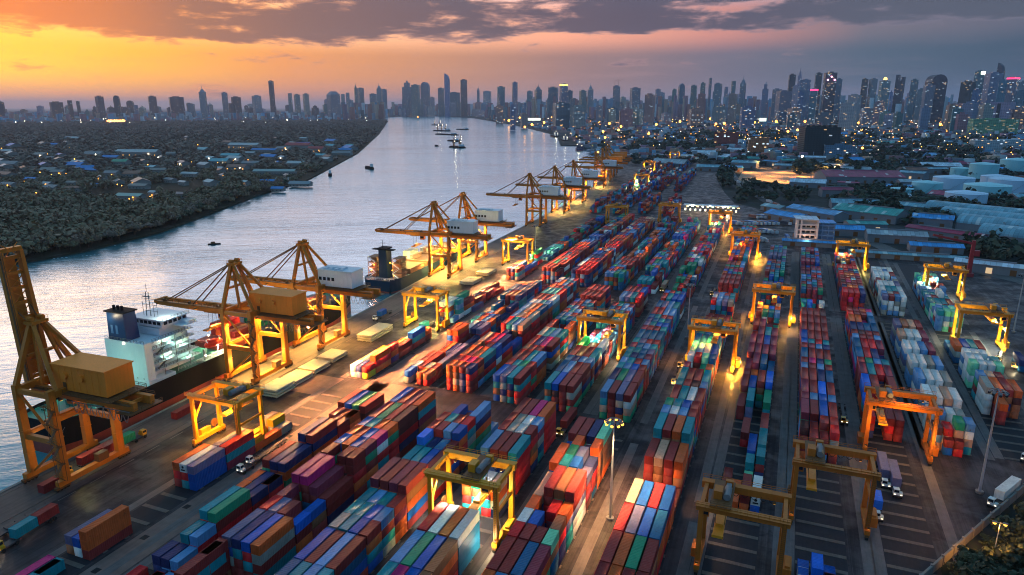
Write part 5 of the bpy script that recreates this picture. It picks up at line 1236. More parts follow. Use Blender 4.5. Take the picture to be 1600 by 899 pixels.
    t = thing('cargo_ship', 'dark blue hulled ship with slim navy funnel and floodlit stern under the bright quay cranes', 'ship', (x0, y0, 0), .045)
    build_hull(t, 150, W, 4.2, (blue, red, grey), 1.0, 1.4)
    mb = MB(); mb.taper(-3.2, 2.8, 7.5, 14, 4.2, 22.2, .93); f = mb.build('funnel', blue, t)
    mb = MB(); mb.box(-7.5, 7.5, 7.5, 11, 22.22, 22.7); mb.box(-3.6, 3.2, 6.8, 14.4, 22.72, 23.5); mb.tube((-.5, 9, 23.5), (-.5, 9, 28.5), .2, .1, 6); mb.beam((-2.5, 9, 26.5), (1.5, 9, 26.5), .14, .14); mb.build('bridge_wing', black, f)
    for x in (-8.8, 8.8):
        mb = MB()
        for k in range(4): mb.box(x - 1.9, x + 1.9, 11.5, 17.5, 4.2 + k * 3.3, 6.9 + k * 3.3); mb.box(x - 2.7, x + 2.7, 8.2, 17.8, 6.9 + k * 3.3, 7.25 + k * 3.3); mb.box(x - 2.5, x - 2.2, 8.3, 8.6, 4.2 + k * 3.3, 6.9 + k * 3.3); mb.box(x + 2.2, x + 2.5, 8.3, 8.6, 4.2 + k * 3.3, 6.9 + k * 3.3)
        mb.build('superstructure', tan, t)
    for sx in (-1, 1):
        mb = MB()
        for k in range(4):
            z = 4.3 + k * 3.3; a, b_ = (sx * 6.0, sx * 11.0) if k % 2 else (sx * 11.0, sx * 6.0); mb.beam((a, 8.0, z), (b_, 8.0, z + 3.2), .8, .15); mb.beam((a, 7.6, z + 1), (b_, 7.6, z + 4.2), .07, .07)
        mb.build('outside_stair', white, t)
    mb = MB(); rails(mb, (-11, 1, 5.2), (11, 1, 5.2), 1.1, 1.4, .08)
    for x in (-7, -3, 3, 7): mb.tube((x, 3, 4.2), (x, 3, 5.2), .45, n=8)
    mb.build('stern_rail', white, t)
    for k in range(4):
        mb = MB(); y = 24 + k * 24; mb.box(-10, 10, y, y + 20, 4.2, 6.6); mb.box(-9.6, 9.6, y + .3, y + 19.7, 6.62, 7.4); mb.build('hatch_coaming', tan, t)
    for p in ((-6.5, 7.6, 12.5), (5.0, 7.6, 14.6), (7.2, 7.4, 6.6), (6, 8.2, 9.8), (-9, 8.2, 8.5)): mb = MB(); mb.ball(p, .45, 8, 5); mb.build('deck_lamp', M_LY, t)
    for u, v, z, c, e in ((-7.5, 6.5, 12, (1, .36, .16), 420), (6.5, 6.5, 13, (1, .42, .08), 520), (8.2, 6, 7, WARM, 260), (-9, 5, 6.8, (1, .6, .5), 260), (0, 40, 15, AMBER, 5500), (0, 75, 15, AMBER, 6500), (0, 105, 15, AMBER, 5000)): lamp((x0 + u - .045 * v, y0 + v, z), c, e * .10, .4)
    for i, (u, v, k, l) in enumerate([(-9.5, 50, 0, 'w'), (-6.7, 50, 0, 'w'), (-3.9, 50, 0, 'y'), (-9.5, 75, 0, 'w'), (-6.7, 75, 0, 'y'), (-9.5, 50, 1, 'w'), (-6.7, 50, 1, 'w')]):
        o = add('shipping_container', m40, None, (x0 + u - .045 * v, y0 + v, 7.5 + k * 2.62), .045); o.color = PAL[l][0] + (1,)
        tag(o, f"{PAL[l][1]} container, {'upper' if k else 'lower'} tier, blue-funnel ship, {ORD[int((u + 9.6) / 2.75)]} stack, {'near' if v < 60 else 'far'} hatch", 'container', 'containers on the blue-funnel ship deck')
    # --- vessels farther off
    def freighter(px, py, L, W, lab, col, rz, sup=white, boxes=0, house=.12, lights=True):
        x, y = ground(px, py, -3)
        t = thing('cargo_ship', lab, 'ship', (x, y, 0), rz, None); build_hull(t, L, W, 3.0, (col, red, grey), .6, 1.2)
        mb = MB(); y1 = L * house
        for k in range(4): mb.box(-W * .36, W * .36, y1, y1 + 9 - k, 3 + k * 3, 5.8 + k * 3); mb.box(-W * .40, W * .40, y1 - .4, y1 + 9.4 - k, 5.82 + k * 3, 5.98 + k * 3)
        mb.build('superstructure', sup, t)
        mb = MB(); mb.taper(-2, 2, y1 - 4.5, y1 - .6, 3, 16, .85); mb.build('funnel', navy, t)
        mb = MB(); mb.tube((0, y1 + 5, 15), (0, y1 + 5, 22), .3, .15, 6); mb.build('mast', M_STL, t)
        for k in range(boxes):
            mb = MB(); yy = L * .28 + k * 14; mb.box(-W * .4, W * .4, yy, yy + 12.2, 3, 3 + 2.6 * (2 + k % 3)); mb.build('cargo_block', navy, t)
        if lights:
            for p in ((W * .3, y1 - .6, 9.5), (-W * .3, y1 - .6, 12.5), (0, y1 + 5, 19)): mb = MB(); mb.ball(p, .9, 6, 4); mb.build('deck_lamp', M_LW, t)
            lamp((x, y - 6, 14), WARM, 160, 1.0)
    freighter(905, 236, 120, 20, 'dark ship moored beyond the last quay cranes at the basin mouth', navy, .25, navy, 4)
    freighter(884, 222, 110, 20, 'white-housed ship with warm lit stern moored on the far quay', black, .4)
    freighter(870, 215, 110, 20, 'dark freighter moored furthest up the far quay beside warehouse lights', black, .5)
    # river barges and floating cranes
    def barge(px, py, L, W, lab, rz, derricks=0, hut=True, col=None):
        x, y = ground(px, py, -3)
        t = thing('barge', lab, 'boat', (x, y, -3), rz, 'barges and floating cranes on the river')
        half = hull_mesh(L, W, 0, .14, .12); pts = [(half(i / 16) * W / 2, (i / 16 - .5) * L) for i in range(17)]
        poly = pts + [(-a, b) for a, b in pts[::-1]]
        mb = MB(); mb.prism(poly, -1, 3.0); mb.prism([(a * .86, b * .9) for a, b in poly], 3.0, 4.6); mb.build('hull', col or black, t)
        if hut: mb = MB(); mb.box(-W * .3, W * .3, -L * .42, -L * .30, 4.6, 9.5); mb.box(-W * .34, W * .34, -L * .43, -L * .29, 9.52, 9.9); mb.build('deckhouse', white, t)
        for k in range(derricks):
            mb = MB(); yy = (-.25 + .5 * k / max(1, derricks - 1)) * L
            mb.taper(-2.0, 2.0, yy - 2, yy + 2, 4.6, 26, .45); mb.beam((0, yy, 24), (11, yy + 10, 38), 1.0, 1.0); mb.beam((0, yy, 27), (11, yy + 10, 38), .25, .25); mb.box(-3.2, 3.2, yy - 3.2, yy + 3.2, 12, 16); mb.build('derrick', tan, t)
            for zz in (17.5, 24.5, 31): mb = MB(); mb.ball((3.2 if zz < 20 else 5.5, yy, zz), 1.0, 6, 4); mb.build('work_lamp', M_LW, t)
        if derricks: lamp((x, y - 8, 22), (1, .85, .5), 90, 1.0)
    barge(714, 231, 62, 24, 'brightly lit floating crane barge, nearest of the river anchorage', 1.05, 2)
    barge(690, 205, 120, 30, 'lit floating crane barge in the middle of the river anchorage', 1.15, 3)
    barge(683, 196, 110, 28, 'floating crane barge farthest up the river anchorage', 1.15, 2)
    barge(697, 211, 150, 26, 'long dark unlit barge moored across the river anchorage', 1.1)
    barge(708, 221, 60, 20, 'small dark barge just behind the nearest floating crane', 1.0)
    barge(722, 203, 90, 20, 'dark low barge at the right of the river anchorage', 1.15)
    barge(682, 229, 16, 5, 'tiny dark boat drifting left of the nearest floating crane', 1.1, 0, False)
    barge(577, 264, 34, 8, 'dark river boat lying off the wooded left bank', .95)
    barge(516, 275, 14, 6, 'small dark moored boat at the foot of the wooded left bank', .6)
    barge(640, 183, 130, 26, 'distant low dark barge near the head of the river', 1.2, 0, False)
    # speedboat with wake
    x, y = ground(335, 382, -3)
    t = thing('motorboat', 'small dark motorboat heading away, drawing a wake across the river', 'boat', (x, y, -3), -.9)
    half = hull_mesh(9, 2.4, 0, .4, .1); pts = [(half(i / 10) * 1.3, (i / 10 - .5) * 10) for i in range(11)]
    mb = MB(); mb.prism(pts + [(-a, b) for a, b in pts[::-1]], -.3, .8); mb.build('hull', black, t)
    mb = MB(); mb.box(-.8, .8, -2.6, .6, .8, 2.2); mb.build('cabin', M_DK, t)
    foam = painted('wake_foam', (.5, .5, .52), .6, .3); mb = MB(); c, s = math.cos(-.9), math.sin(-.9)
    rr = random.Random(2)
    for k in range(46):
        for sd in (-1, 1):
            if rr.random() < .35: continue
            v = -6 - k * 2.6; u = sd * (1.0 + k * .62); mb.box(0, 0, 0, 0, 0, 0) if False else None
            px_, py_ = x + u * c - v * s, y + u * s + v * c; r = .35 + .25 * rr.random()
            mb.face([(px_ - r * 2, py_ - r, -2.985), (px_ + r * 2, py_ - r * .6, -2.985), (px_ + r * 2.4, py_ + r, -2.985), (px_ - r * 1.6, py_ + r * .8, -2.985)])
    tag(mb.build('boat_wake', foam), kind='stuff')
    # mooring lines of the near ship
    for i, (a, b) in enumerate((((-212, 133, 7.2), (-203.2, 112, .4)), ((-213.5, 134, 7.2), (-203, 120, .4)), ((-212, 301, 8), (-209.5, 318, .4)))):
        mb = MB(); prev = Vector(a)
        for k in range(1, 9):
            q = Vector(a).lerp(Vector(b), k / 8); q.z -= 1.6 * math.sin(math.pi * k / 8); mb.tube(prev, q, .07, n=5, cap=False); prev = q
        tag(mb.build('mooring_rope', M_STL), ['slack mooring rope from the near ship stern to the quay, outer one', 'slack mooring rope from the near ship stern to the quay, inner one', 'mooring rope from the near ship bow to the quay'][i], 'rope')
# ------------------------------------------------------------------ trees
def leaf_mat(name, a, b):
    m, nt, out = mat(name); g = NT(nt); p = g.pos()
    n = g.noise(p, 0.05, 3, 0.6); n2 = g.noise(p, 0.6, 3, 0.7)
    c = g.mix(g.range(n, .35, .65), C4(a), C4(b)); k = g.math('MULTIPLY_ADD', n2, 1.1, 0.45)
    mul = g.n('ShaderNodeVectorMath', operation='SCALE'); g.link(c, mul.inputs[0]); g.link(k, mul.inputs['Scale'])
    g.bsdf(out, Base_Color=mul.outputs[0], Roughness=0.8); return m
def clump(rng, n, rx, rz, s, flat=.5):
    """n leaf-cluster faces spread through a lobed crown"""
    nl = 5 + n // 40
    lc = rng.normal(0, .42, (nl, 3)); lc[:, 2] = np.abs(lc[:, 2]) * .9 - .15
    lr = rng.uniform(.32, .62, nl)
    k = rng.integers(0, nl, n); d = rng.normal(0, 1, (n, 3)); d /= np.linalg.norm(d, axis=1)[:, None]
    P = lc[k] + d * (lr[k] * rng.uniform(.6, 1.05, n))[:, None]
    P = P * np.array([rx, rx, rz])
    nrm = d + rng.normal(0, .33, (n, 3)); nrm[:, 2] += flat * .6; nrm /= np.linalg.norm(nrm, axis=1)[:, None]
    a = np.cross(nrm, rng.normal(0, 1, (n, 3))); a /= np.linalg.norm(a, axis=1)[:, None]; b = np.cross(nrm, a)
    sz = rng.uniform(.6, 1.35, n)[:, None] * s
    Q = np.stack([P - a * sz - b * sz * .7, P + a * sz * .8 - b * sz, P + a * sz + b * sz * .8, P - a * sz * .7 + b * sz], 1)
    return Q
def tree_proto(rng, h, r, m, tm, n=260, s=.75):
    pr = Proto(); mb = MB(); th = h * .5; lean = rng.uniform(-.5, .5, 2)
    mb.tube((0, 0, -.5), (lean[0], lean[1], th), .32, .2, 7)
    for k in range(5):
        a = 2 * math.pi * k / 5 + rng.uniform(0, 1); mb.tube((lean[0] * .8, lean[1] * .8, th * .8), (lean[0] + math.cos(a) * r * .5, lean[1] + math.sin(a) * r * .5, h * rng.uniform(.6, .85)), .16, .06, 5)
    pr.part('trunk', mb, tm)
    Q = clump(rng, n, r, h * .36, s); Q[:, :, 2] += h * .62; Q[:, :, :2] += lean
    me = numpy_mesh('crown', Q.reshape(-1, 3), np.arange(n * 4).reshape(-1, 4), m); pr.parts.append(('crown', me, None)); return pr
def wood(name, pts, m, rng, nq, rr, hh, s):
    """a wood that reads as one mass: leaf clusters of every crown in one mesh"""
    out = []
    base = [clump(rng, nq, 1, 1, s) for _ in range(14)]
    for (x, y, z, k) in pts:
        B = base[rng.integers(0, 14)]; a = rng.uniform(0, 6.28); c, si = math.cos(a), math.sin(a); r = rr * k * rng.uniform(.75, 1.3); h = hh * k * rng.uniform(.7, 1.35)
        Q = np.empty_like(B); Q[..., 0] = (B[..., 0] * c - B[..., 1] * si) * r + x; Q[..., 1] = (B[..., 0] * si + B[..., 1] * c) * r + y; Q[..., 2] = B[..., 2] * h * .5 + z + h * .5
        out.append(Q)
    V = np.concatenate(out).reshape(-1, 3); me = numpy_mesh(name, V, np.arange(len(V)).reshape(-1, 4), m)
    return tag(add(name, me), kind='stuff')

def bank_x(y): return poly_at(BANK, y)
def make_left_bank():
    rng = np.random.default_rng(11); rr = random.Random(21)
    lm = [leaf_mat('mangrove_leaf', (.17, .128, .068), (.26, .175, .11)), leaf_mat('broad_leaf', (.18, .122, .085), (.23, .155, .12)), leaf_mat('grey_leaf', (.075, .085, .05), (.06, .07, .045))]
    tm = painted('bark', (.075, .055, .04), .9, .4)
    # roofs first: clearings for them in the wood
    roofs = []
    def house(px, py, L, W, h, col, lab, rz=None, lit=0, n=None):
        x, y = ground(px, py, -1.2); roofs.append((x, y, max(L, W) * .75))
        m = painted('roof_' + lab.split()[0], col, .5, .25, .15); wl = painted('house_wall', (.26, .25, .24), .8, .25, .2)
        t = thing('house', lab, 'house', (x, y, -1.2), rr.uniform(-.6, .6) if rz is None else rz, 'houses among the trees on the left bank')
        mb = MB(); mb.box(-L / 2, L / 2, -W / 2, W / 2, 0, h); mb.face([(-L / 2, -W / 2, h), (-L / 2, W / 2, h), (-L / 2, 0, h + W * .22)]); mb.face([(L / 2, W / 2, h), (L / 2, -W / 2, h), (L / 2, 0, h + W * .22)]); mb.build('wall', wl, t)
        mb = MB(); e = .8
        for s in (-1, 1): mb.hexa([(-L / 2 - e, 0, h + W * .22 + .02), (L / 2 + e, 0, h + W * .22 + .02), (L / 2 + e, s * (W / 2 + e), h - .2), (-L / 2 - e, s * (W / 2 + e), h - .2), (-L / 2 - e, 0, h + W * .22 + .3), (L / 2 + e, 0, h + W * .22 + .3), (L / 2 + e, s * (W / 2 + e), h + .08), (-L / 2 - e, s * (W / 2 + e), h + .08)])
        mb.build('roof', m, t)
        for k in range(max(2, int(L / 5))):
            mb = MB(); u = -L / 2 + (k + .5) * L / max(2, int(L / 5)); mb.box(u - .7, u + .7, -W / 2 - .04, -W / 2 - .005, 1, 2.3); mb.build('window', M_LY if (lit and k % 3 == 0) else M_GL, t)
        if lit:
            mb = MB(); mb.ball((L * .3, -W / 2 - 2.0, 4.0), lit, 6, 4); mb.tube((L * .3, -W / 2 - 2.0, -.2), (L * .3, -W / 2 - 2.0, 4.0), .08, n=5); mb.build('yard_lamp', M_LW if lit > 1.1 else M_LY, t)
    WHT, GRY, BLU, GRN, RED_, TEA = (.46, .44, .44), (.22, .21, .22), (.03, .20, .5), (.05, .28, .18), (.42, .05, .05), (.15, .38, .42)
    house(222, 243, 80, 26, 8, WHT, 'white long factory roof with lamps among trees on the left bank', .35, 1.6)
    house(195, 241, 34, 20, 7, WHT, 'white smaller roof left of the long factory, left bank', .2, 1.2)
    house(383, 231, 90, 24, 8, WHT, 'white-blue long shed roof across the left bank near its right end', .15, 1.2)
    house(362, 247, 44, 18, 6, TEA, 'pale teal roof below the white-blue long shed, left bank', .2)
    house(468, 232, 70, 30, 9, RED_, 'large red temple-like roof near the river bend, left bank', .2)
    house(495, 237, 40, 22, 8, RED_, 'smaller red roof right of the large red one, left bank', .2, 1.0)
    house(475, 222, 24, 14, 12, WHT, 'white tall house behind the red roofs, left bank', .1)
    house(500, 246, 28, 14, 5, TEA, 'pale teal low roof right of the red roofs, left bank', .2)
    house(535, 243, 44, 20, 6, GRY, 'grey roofs at the water edge right of the red ones, left bank', .3)
    house(414, 238, 70, 16, 6, BLU, 'blue-white long roof left of the red roofs, left bank', .1)
    house(190, 257, 30, 18, 6, GRN, 'green roof among dense trees, middle left bank', .3)
    house(145, 270, 22, 14, 5, BLU, 'bright blue roof among trees, left part of the left bank', .3)
    house(176, 276, 24, 16, 6, GRY, 'grey roof in a cluster of huts, middle left bank', .2, 0.8)
    house(160, 282, 16, 10, 5, WHT, 'white hut roof just below the cluster, left bank', -.3, .7)
    house(50, 285, 20, 12, 5, BLU, 'blue small roof at the left side of the left bank', .2, .7)
    house(75, 292, 14, 9, 5, WHT, 'white hut with a bright orange lamp, left side of the left bank', .1, 1.1)
    house(298, 276, 30, 10, 5, WHT, 'white long roof in the trees above the river, left bank', .12)
    house(205, 312, 34, 12, 5, (.35, .42, .36), 'pale green-grey roof nearest the river, left bank', .15, .8)
    house(241, 309, 9, 8, 7, WHT, 'white cube-like house nearest the river, left bank', .1, .7)
    house(285, 309, 14, 9, 5, (.45, .25, .22), 'rose roofed house nearest the river, left bank', .2)
    house(345, 267, 12, 9, 5, WHT, 'white hut roof by a pink wall, right half of the left bank', .1, .9)
    house(430, 272, 70, 14, 5, (.34, .38, .36), 'pale long jetty shed at the river edge, left bank', .35)
    house(420, 287, 22, 10, 4, BLU, 'blue roof at the river edge left of the grey jetty roofs, left bank', .3)
    house(446, 285, 26, 12, 4, WHT, 'white roof at the river edge, lower of the jetty roofs, left bank', .3)
    house(470, 291, 30, 14, 4, (.25, .27, .30), 'grey-blue roof over the water edge, left bank', .3)
    house(435, 299, 16, 10, 4, BLU, 'blue low roof furthest down the jetty, left bank', .3)
    cols = [(WHT, 'white'), (GRY, 'grey'), (BLU, 'blue'), (TEA, 'pale teal'), ((.30, .12, .08), 'rust-brown'), ((.26, .22, .2), 'drab')]
    n = 0
    for k in range(900):
        if n >= 76: break
        px, py = rr.uniform(0, 560), rr.uniform(216, 300)
        x, y = ground(px, py, -1.2)
        if x > bank_x(y) - 30 or any((x - a) ** 2 + (y - b) ** 2 < (c + 16) ** 2 for a, b, c in roofs): continue
        c, nm = rr.choice(cols); L = rr.uniform(12, 30) * (1 + (300 - py) / 110)
        house(px, py, L, L * rr.uniform(.4, .7), rr.uniform(4, 6), c, f"{nm} roof amid left bank trees", None, rr.choice((0, 0, 0, .8)) * (1 + (300 - py) / 90)); n += 1
    more = [o for o in COL.objects if o.parent is None and o.get('category') == 'house' and o['label'].endswith('amid left bank trees')]
    cnt = {}
    for o in sorted(more, key=lambda o: math.atan2(o.location.x, o.location.y)):
        k = o['label']; cnt[k] = cnt.get(k, 0) + 1
        o['label'] = f"small {k.replace('amid', 'house amid')}, {ORD[cnt[k] - 1]} of its colour from the left"
    # waterside trees, one by one
    protos = [tree_proto(rng, rng.uniform(8, 13), rng.uniform(4.2, 6.5), lm[i % 3], tm, 300, .62) for i in range(7)]
    nm = ['olive-green bushy tree', 'dark green broad tree', 'pale grey-green tree', 'olive-green rounded tree', 'dark green spreading tree', 'pale silvery tree', 'olive-green tall tree']
    for i in range(120):
        y = 255 + 620 * (i / 120) ** 1.25 + rr.uniform(-3, 3); x = bank_x(y) - rr.uniform(1, 26); k = i % 7
        if any((x - a) ** 2 + (y - b) ** 2 < (c * .7) ** 2 for a, b, c in roofs): continue
        r = protos[k].place('tree', f'{nm[k]} on the left bank edge, {ORD[i // 7]} such from near end', 'tree', (x, y, -1.3), rr.uniform(0, 6.28), 'waterside trees of the left bank'); s = rr.uniform(.75, 1.25); r.scale = (s, s, s * rr.uniform(.85, 1.15))
    # the wood behind
    near, far = [], []
    for k in range(60000):
        px = rr.uniform(-80, 640); D = 430 * math.exp(rr.uniform(0, 2.85)); x, y = bearing(px, D)
        if x > bank_x(y) - 14: continue
        if any((x - a) ** 2 + (y - b) ** 2 < c ** 2 for a, b, c in roofs): continue
        hid = False
        for a, b, c in roofs:
            ra = math.hypot(a, b); t = (x * a + y * b) / ra; q = abs(x * b - y * a) / ra
            if q < c * .75 and ra - (ra * .075 + 12) < t < ra: hid = True; break
        if D > 900 and math.sin(x * .006) * math.sin(y * .0047 + x * .002) > .86: continue
        (near if D < 1300 else far).append((x, y, -1.5, (.38 if hid else 1.0) * ((.6 + .8 * rr.random() ** 1.5) if D < 1300 else min(1.5, .9 + D / 5000))))
        if len(near) > 7000 and D < 1300: near.pop()
        if len(far) > 9000: break
    wood('mangrove_wood', near, lm[0], rng, 110, 6.6, 11, .155); wood('distant_wood', far, lm[1], rng, 30, 8.0, 9, .34)

# ------------------------------------------------------------------ land behind the terminal
def obj_facade(name, lit=.05, cell=(4.5, 4.5, 3.6), dark=.45, power=1.0, stripes=True):
    m, nt, out = mat(name); g = NT(nt); p = g.obj()
    oi = g.n('ShaderNodeObjectInfo'); c = oi.outputs['Color']
    sp = g.n('ShaderNodeSeparateXYZ'); g.link(p, sp.inputs[0])
    nz = g.n('ShaderNodeSeparateXYZ'); g.link(g.n('ShaderNodeNewGeometry').outputs['Normal'], nz.inputs[0])
    wall = g.math('LESS_THAN', g.math('ABSOLUTE', nz.outputs[2]), .3)
    fz = g.math('FRACT', g.math('DIVIDE', sp.outputs[2], cell[2])); fx = g.math('FRACT', g.math('DIVIDE', g.math('ADD', sp.outputs[0], sp.outputs[1]), cell[0]))
    w = g.math('MULTIPLY', g.math('MULTIPLY', g.math('GREATER_THAN', fz, .36), g.math('GREATER_THAN', fx, .28)), wall)
    k = g.math('MULTIPLY_ADD', g.noise(g.pos(), .05, 3, .6), .5, .75)
    mul = g.n('ShaderNodeVectorMath', operation='SCALE'); g.link(c, mul.inputs[0]); g.link(k, mul.inputs['Scale'])
    col = g.mix(g.math('MULTIPLY', w, dark), mul.outputs[0], (.02, .03, .04, 1))
    b = g.bsdf(out, Base_Color=col, Roughness=g.math('MULTIPLY_ADD', w, -.4, .7))
    of = g.n('ShaderNodeCombineXYZ'); g.link(oi.outputs['Random'], of.inputs[0]); 
    win(g, b, g.vmath('ADD', p, g.vmath('MULTIPLY', of.outputs[0], (900.0, 0, 0))), lit, cell, ((1, .6, .25), (.65, .85, 1.0)), power)
    return m
def sheet_roof(name, col):
    """ribbed sheet roof: seams, replaced panels, skylights and rust"""
    m, nt, out = mat(name); g = NT(nt); p = g.obj(); w = g.pos()
    sp = g.n('ShaderNodeSeparateXYZ'); g.link(p, sp.inputs[0])
    cx = g.math('FLOOR', g.math('DIVIDE', sp.outputs[0], 3.2)); cy = g.math('FLOOR', g.math('DIVIDE', sp.outputs[1], 7.0))
    cc = g.n('ShaderNodeCombineXYZ'); g.link(cx, cc.inputs[0]); g.link(cy, cc.inputs[1]); g.link(g.n('ShaderNodeObjectInfo').outputs['Random'], cc.inputs[2])
    wn = g.n('ShaderNodeTexWhiteNoise', noise_dimensions='3D'); g.link(cc.outputs[0], wn.inputs[0])
    seam = g.math('LESS_THAN', g.math('FRACT', g.math('DIVIDE', sp.outputs[0], 3.2)), .10)
    k = g.math('MULTIPLY', g.math('MULTIPLY_ADD', wn.outputs[0], .42, .72), g.math('SUBTRACT', 1.0, g.math('MULTIPLY', seam, .35)))
    k = g.math('MULTIPLY', k, g.math('MULTIPLY_ADD', g.noise(w, .09, 4, .65), .8, .6))
    mul = g.n('ShaderNodeVectorMath', operation='SCALE'); mul.inputs[0].default_value = col; g.link(k, mul.inputs['Scale'])
    c = g.mix(g.math('MULTIPLY', g.math('GREATER_THAN', wn.outputs[0], .955), .6), mul.outputs[0], (.55, .62, .62, 1))
    c = g.mix(g.math('MULTIPLY', g.range(g.noise(w, .14, 6, .72), .58, .68), .65), c, (.13, .065, .04, 1))
    g.bsdf(out, Base_Color=c, Roughness=.5, Specular_IOR_Level=.3); return m
def make_right_side():
    rng = np.random.default_rng(5); rr = random.Random(31)
    wl = painted('shed_wall', (.17, .19, .22), .8, .25, .15)
    used = []
    def roofm(n, c): return sheet_roof('roof_' + n, c)
    RM = {'blue': roofm('blue', (.04, .30, .70)), 'teal': roofm('teal', (.03, .30, .29)), 'grey': roofm('grey', (.30, .36, .42)), 'pale': roofm('pale', (.50, .60, .72)), 'maroon': roofm('maroon', (.32, .03, .085)), 'steel': roofm('steel', (.15, .34, .44)), 'rust': roofm('rust', (.22, .075, .05)), 'sky': roofm('sky', (.10, .33, .62))}
    RN = {'blue': 'blue', 'teal': 'dark teal', 'grey': 'grey', 'pale': 'pale grey', 'maroon': 'maroon', 'steel': 'steel-blue', 'rust': 'rust-red', 'sky': 'sky-blue'}
    def shed(px, py, L, W, h, rz, rm, lab, rise=.16, name='warehouse', bays=1, lit=False):
        x, y = ground(px, py); used.append((x, y, max(L, W) * .62))
        t = thing(name, lab, 'warehouse' if name == 'warehouse' else name.replace('_', ' '), (x, y, -.25), rz)
        mb = MB(); mb.box(-L / 2, L / 2, -W / 2, W / 2, 0, h); w = W / bays
        for b in range(bays):
            yc = -W / 2 + (b + .5) * w
            for s in (-1, 1): mb.face([(s * L / 2, yc - w / 2, h), (s * L / 2, yc + w / 2, h), (s * L / 2, yc, h + w * rise)])
        mb.build('wall', wl, t)
        for b in range(bays):
            yc = -W / 2 + (b + .5) * w; mb = MB(); e = .6 if bays == 1 else 0
            for s in (-1, 1): mb.hexa([(-L / 2 - .6, yc, h + w * rise), (L / 2 + .6, yc, h + w * rise), (L / 2 + .6, yc + s * (w / 2 + e), h - .1), (-L / 2 - .6, yc + s * (w / 2 + e), h - .1), (-L / 2 - .6, yc, h + w * rise + .3), (L / 2 + .6, yc, h + w * rise + .3), (L / 2 + .6, yc + s * (w / 2 + e), h + .2), (-L / 2 - .6, yc + s * (w / 2 + e), h + .2)])
            rf = mb.build('roof', RM[rm], t)
            if L > 30:
                mb = MB(); mb.box(-L * .36, L * .36, yc - .7, yc + .7, h + w * rise + .2, h + w * rise + 1.1); mb.build('ridge_vent', wl, rf)
        for k in range(max(2, int(L / 12))):
            u = -L / 2 + (k + .5) * L / max(2, int(L / 12)); mb = MB(); mb.box(u - 1.8, u + 1.8, -W / 2 - .06, -W / 2 - .005, .1, min(h - .6, 4.2)); mb.build('door', M_WL if (lit and k % 4 == 1) else M_DK, t)
        return t
    # named buildings
    shed(1415, 405, 76, 9, 4, .03, 'steel', 'long low blue-roofed shed along the back edge of the right-hand yard', .1)
    shed(1545, 425, 40, 12, 6, -.25, 'pale', 'pale office shed with dark windows behind the upper right yard', .12, lit=True)
    shed(1398, 378, 44, 17, 7, .05, 'grey', 'grey gabled warehouse left of the curved sheds, upper right')
    shed(1358, 342, 62, 30, 8, -.5, 'teal', 'large dark teal shed roof in front of the storage tanks')
    shed(1340, 283, 110, 62, 9, .25, 'maroon', 'big maroon-roofed warehouse left of the storage tanks', .12)
    shed(1262, 292, 46, 26, 7, -.1, 'pale', 'pale flat-looking roof at the corner of the orange-lit yard')
    shed(1475, 372, 60, 12, 6, -.6, 'maroon', 'narrow dark red-edged shed roof behind the grey gabled warehouse')
    shed(1230, 345, 40, 20, 6, -.7, 'blue', 'blue roofed shed by the parked trucks, left of the white office block')
    shed(1275, 340, 60, 20, 7, -.75, 'sky', 'bright sky-blue long roof behind the white office block')
    shed(1210, 330, 26, 14, 5, -.7, 'steel', 'small steel-blue roof beside the bending road')
    shed(1305, 366, 44, 16, 6, .1, 'blue', 'blue roof directly right of the white office block')
    shed(1270, 385, 46, 7, 4, .05, 'blue', 'low blue canopy at the foot of the white office block')
    shed(1460, 393, 36, 12, 5, .05, 'blue', 'blue box-like shed behind the long low shed')
    shed(1430, 330, 40, 18, 6, -.4, 'steel', 'steel-blue shed roof below the near storage tank')
    for i, (px, py) in enumerate(((1530, 340), (1560, 352), (1595, 366), (1640, 385))):
        x, y = ground(px, py); used.append((x, y, 40)); t = thing('curved_shed', f"barrel-roofed teal shed at the right edge, {['rearmost', 'second from rear', 'third from rear', 'nearest'][i]} of the parallel row", 'shed', (x, y, -.25), -.5, 'barrel-roofed sheds at the right edge')
        L, W, h = 95, 26, 6; mb = MB(); mb.box(-L / 2, L / 2, -W / 2, W / 2, 0, h); mb.build('wall', wl, t)
        mb = MB(); N = 12; arc = [(-W / 2 * math.cos(math.pi * k / N) * 1.02, h + 7 * math.sin(math.pi * k / N)) for k in range(N + 1)]
        for (a, z), (b, z2) in zip(arc, arc[1:]): mb.face([(-L / 2, a, z), (-L / 2, b, z2), (L / 2, b, z2), (L / 2, a, z)])
        mb.face([(-L / 2, a, z) for a, z in arc]); mb.face([(L / 2, a, z) for a, z in arc[::-1]]); mb.build('roof', RM['steel'], t)
    # white office block with open galleries
    x, y = ground(1266, 383); used.append((x, y, 26)); wp = painted('office_white', (.60, .55, .54), .6, .15, .2); wb = painted('office_blue', (.10, .22, .42), .6, .2, .2)
    t = thing('office_block', 'white four-storey office block with open galleries at the back of the yard', 'building', (x, y, -.2), .12); t.scale = (1.3, 1.3, 1.3)
    mb = MB(); mb.box(-8.5, 2.5, 0, 12, 0, 15.5)
    for xx in (-9.5, -7.2, 2.2): mb.box(xx, xx + 1.1, -2.6, -.005, 0, 16)
    for k in range(5): mb.box(-9.6, 3.3, -2.4, -.01, 3.6 + k * 3.1 - .35, 3.6 + k * 3.1 + .55)
    mb.build('gallery_wing', wp, t)
    mb = MB(); mb.box(2.55, 13, .5, 11.5, 0, 14.2)
    for k in range(4): mb.box(2.55, 13, -.9, .49, 3 + k * 3.1, 3.9 + k * 3.1)
    for xx in (5.5, 9, 12.4): mb.box(xx, xx + .6, -1.0, .48, 0, 14.2)
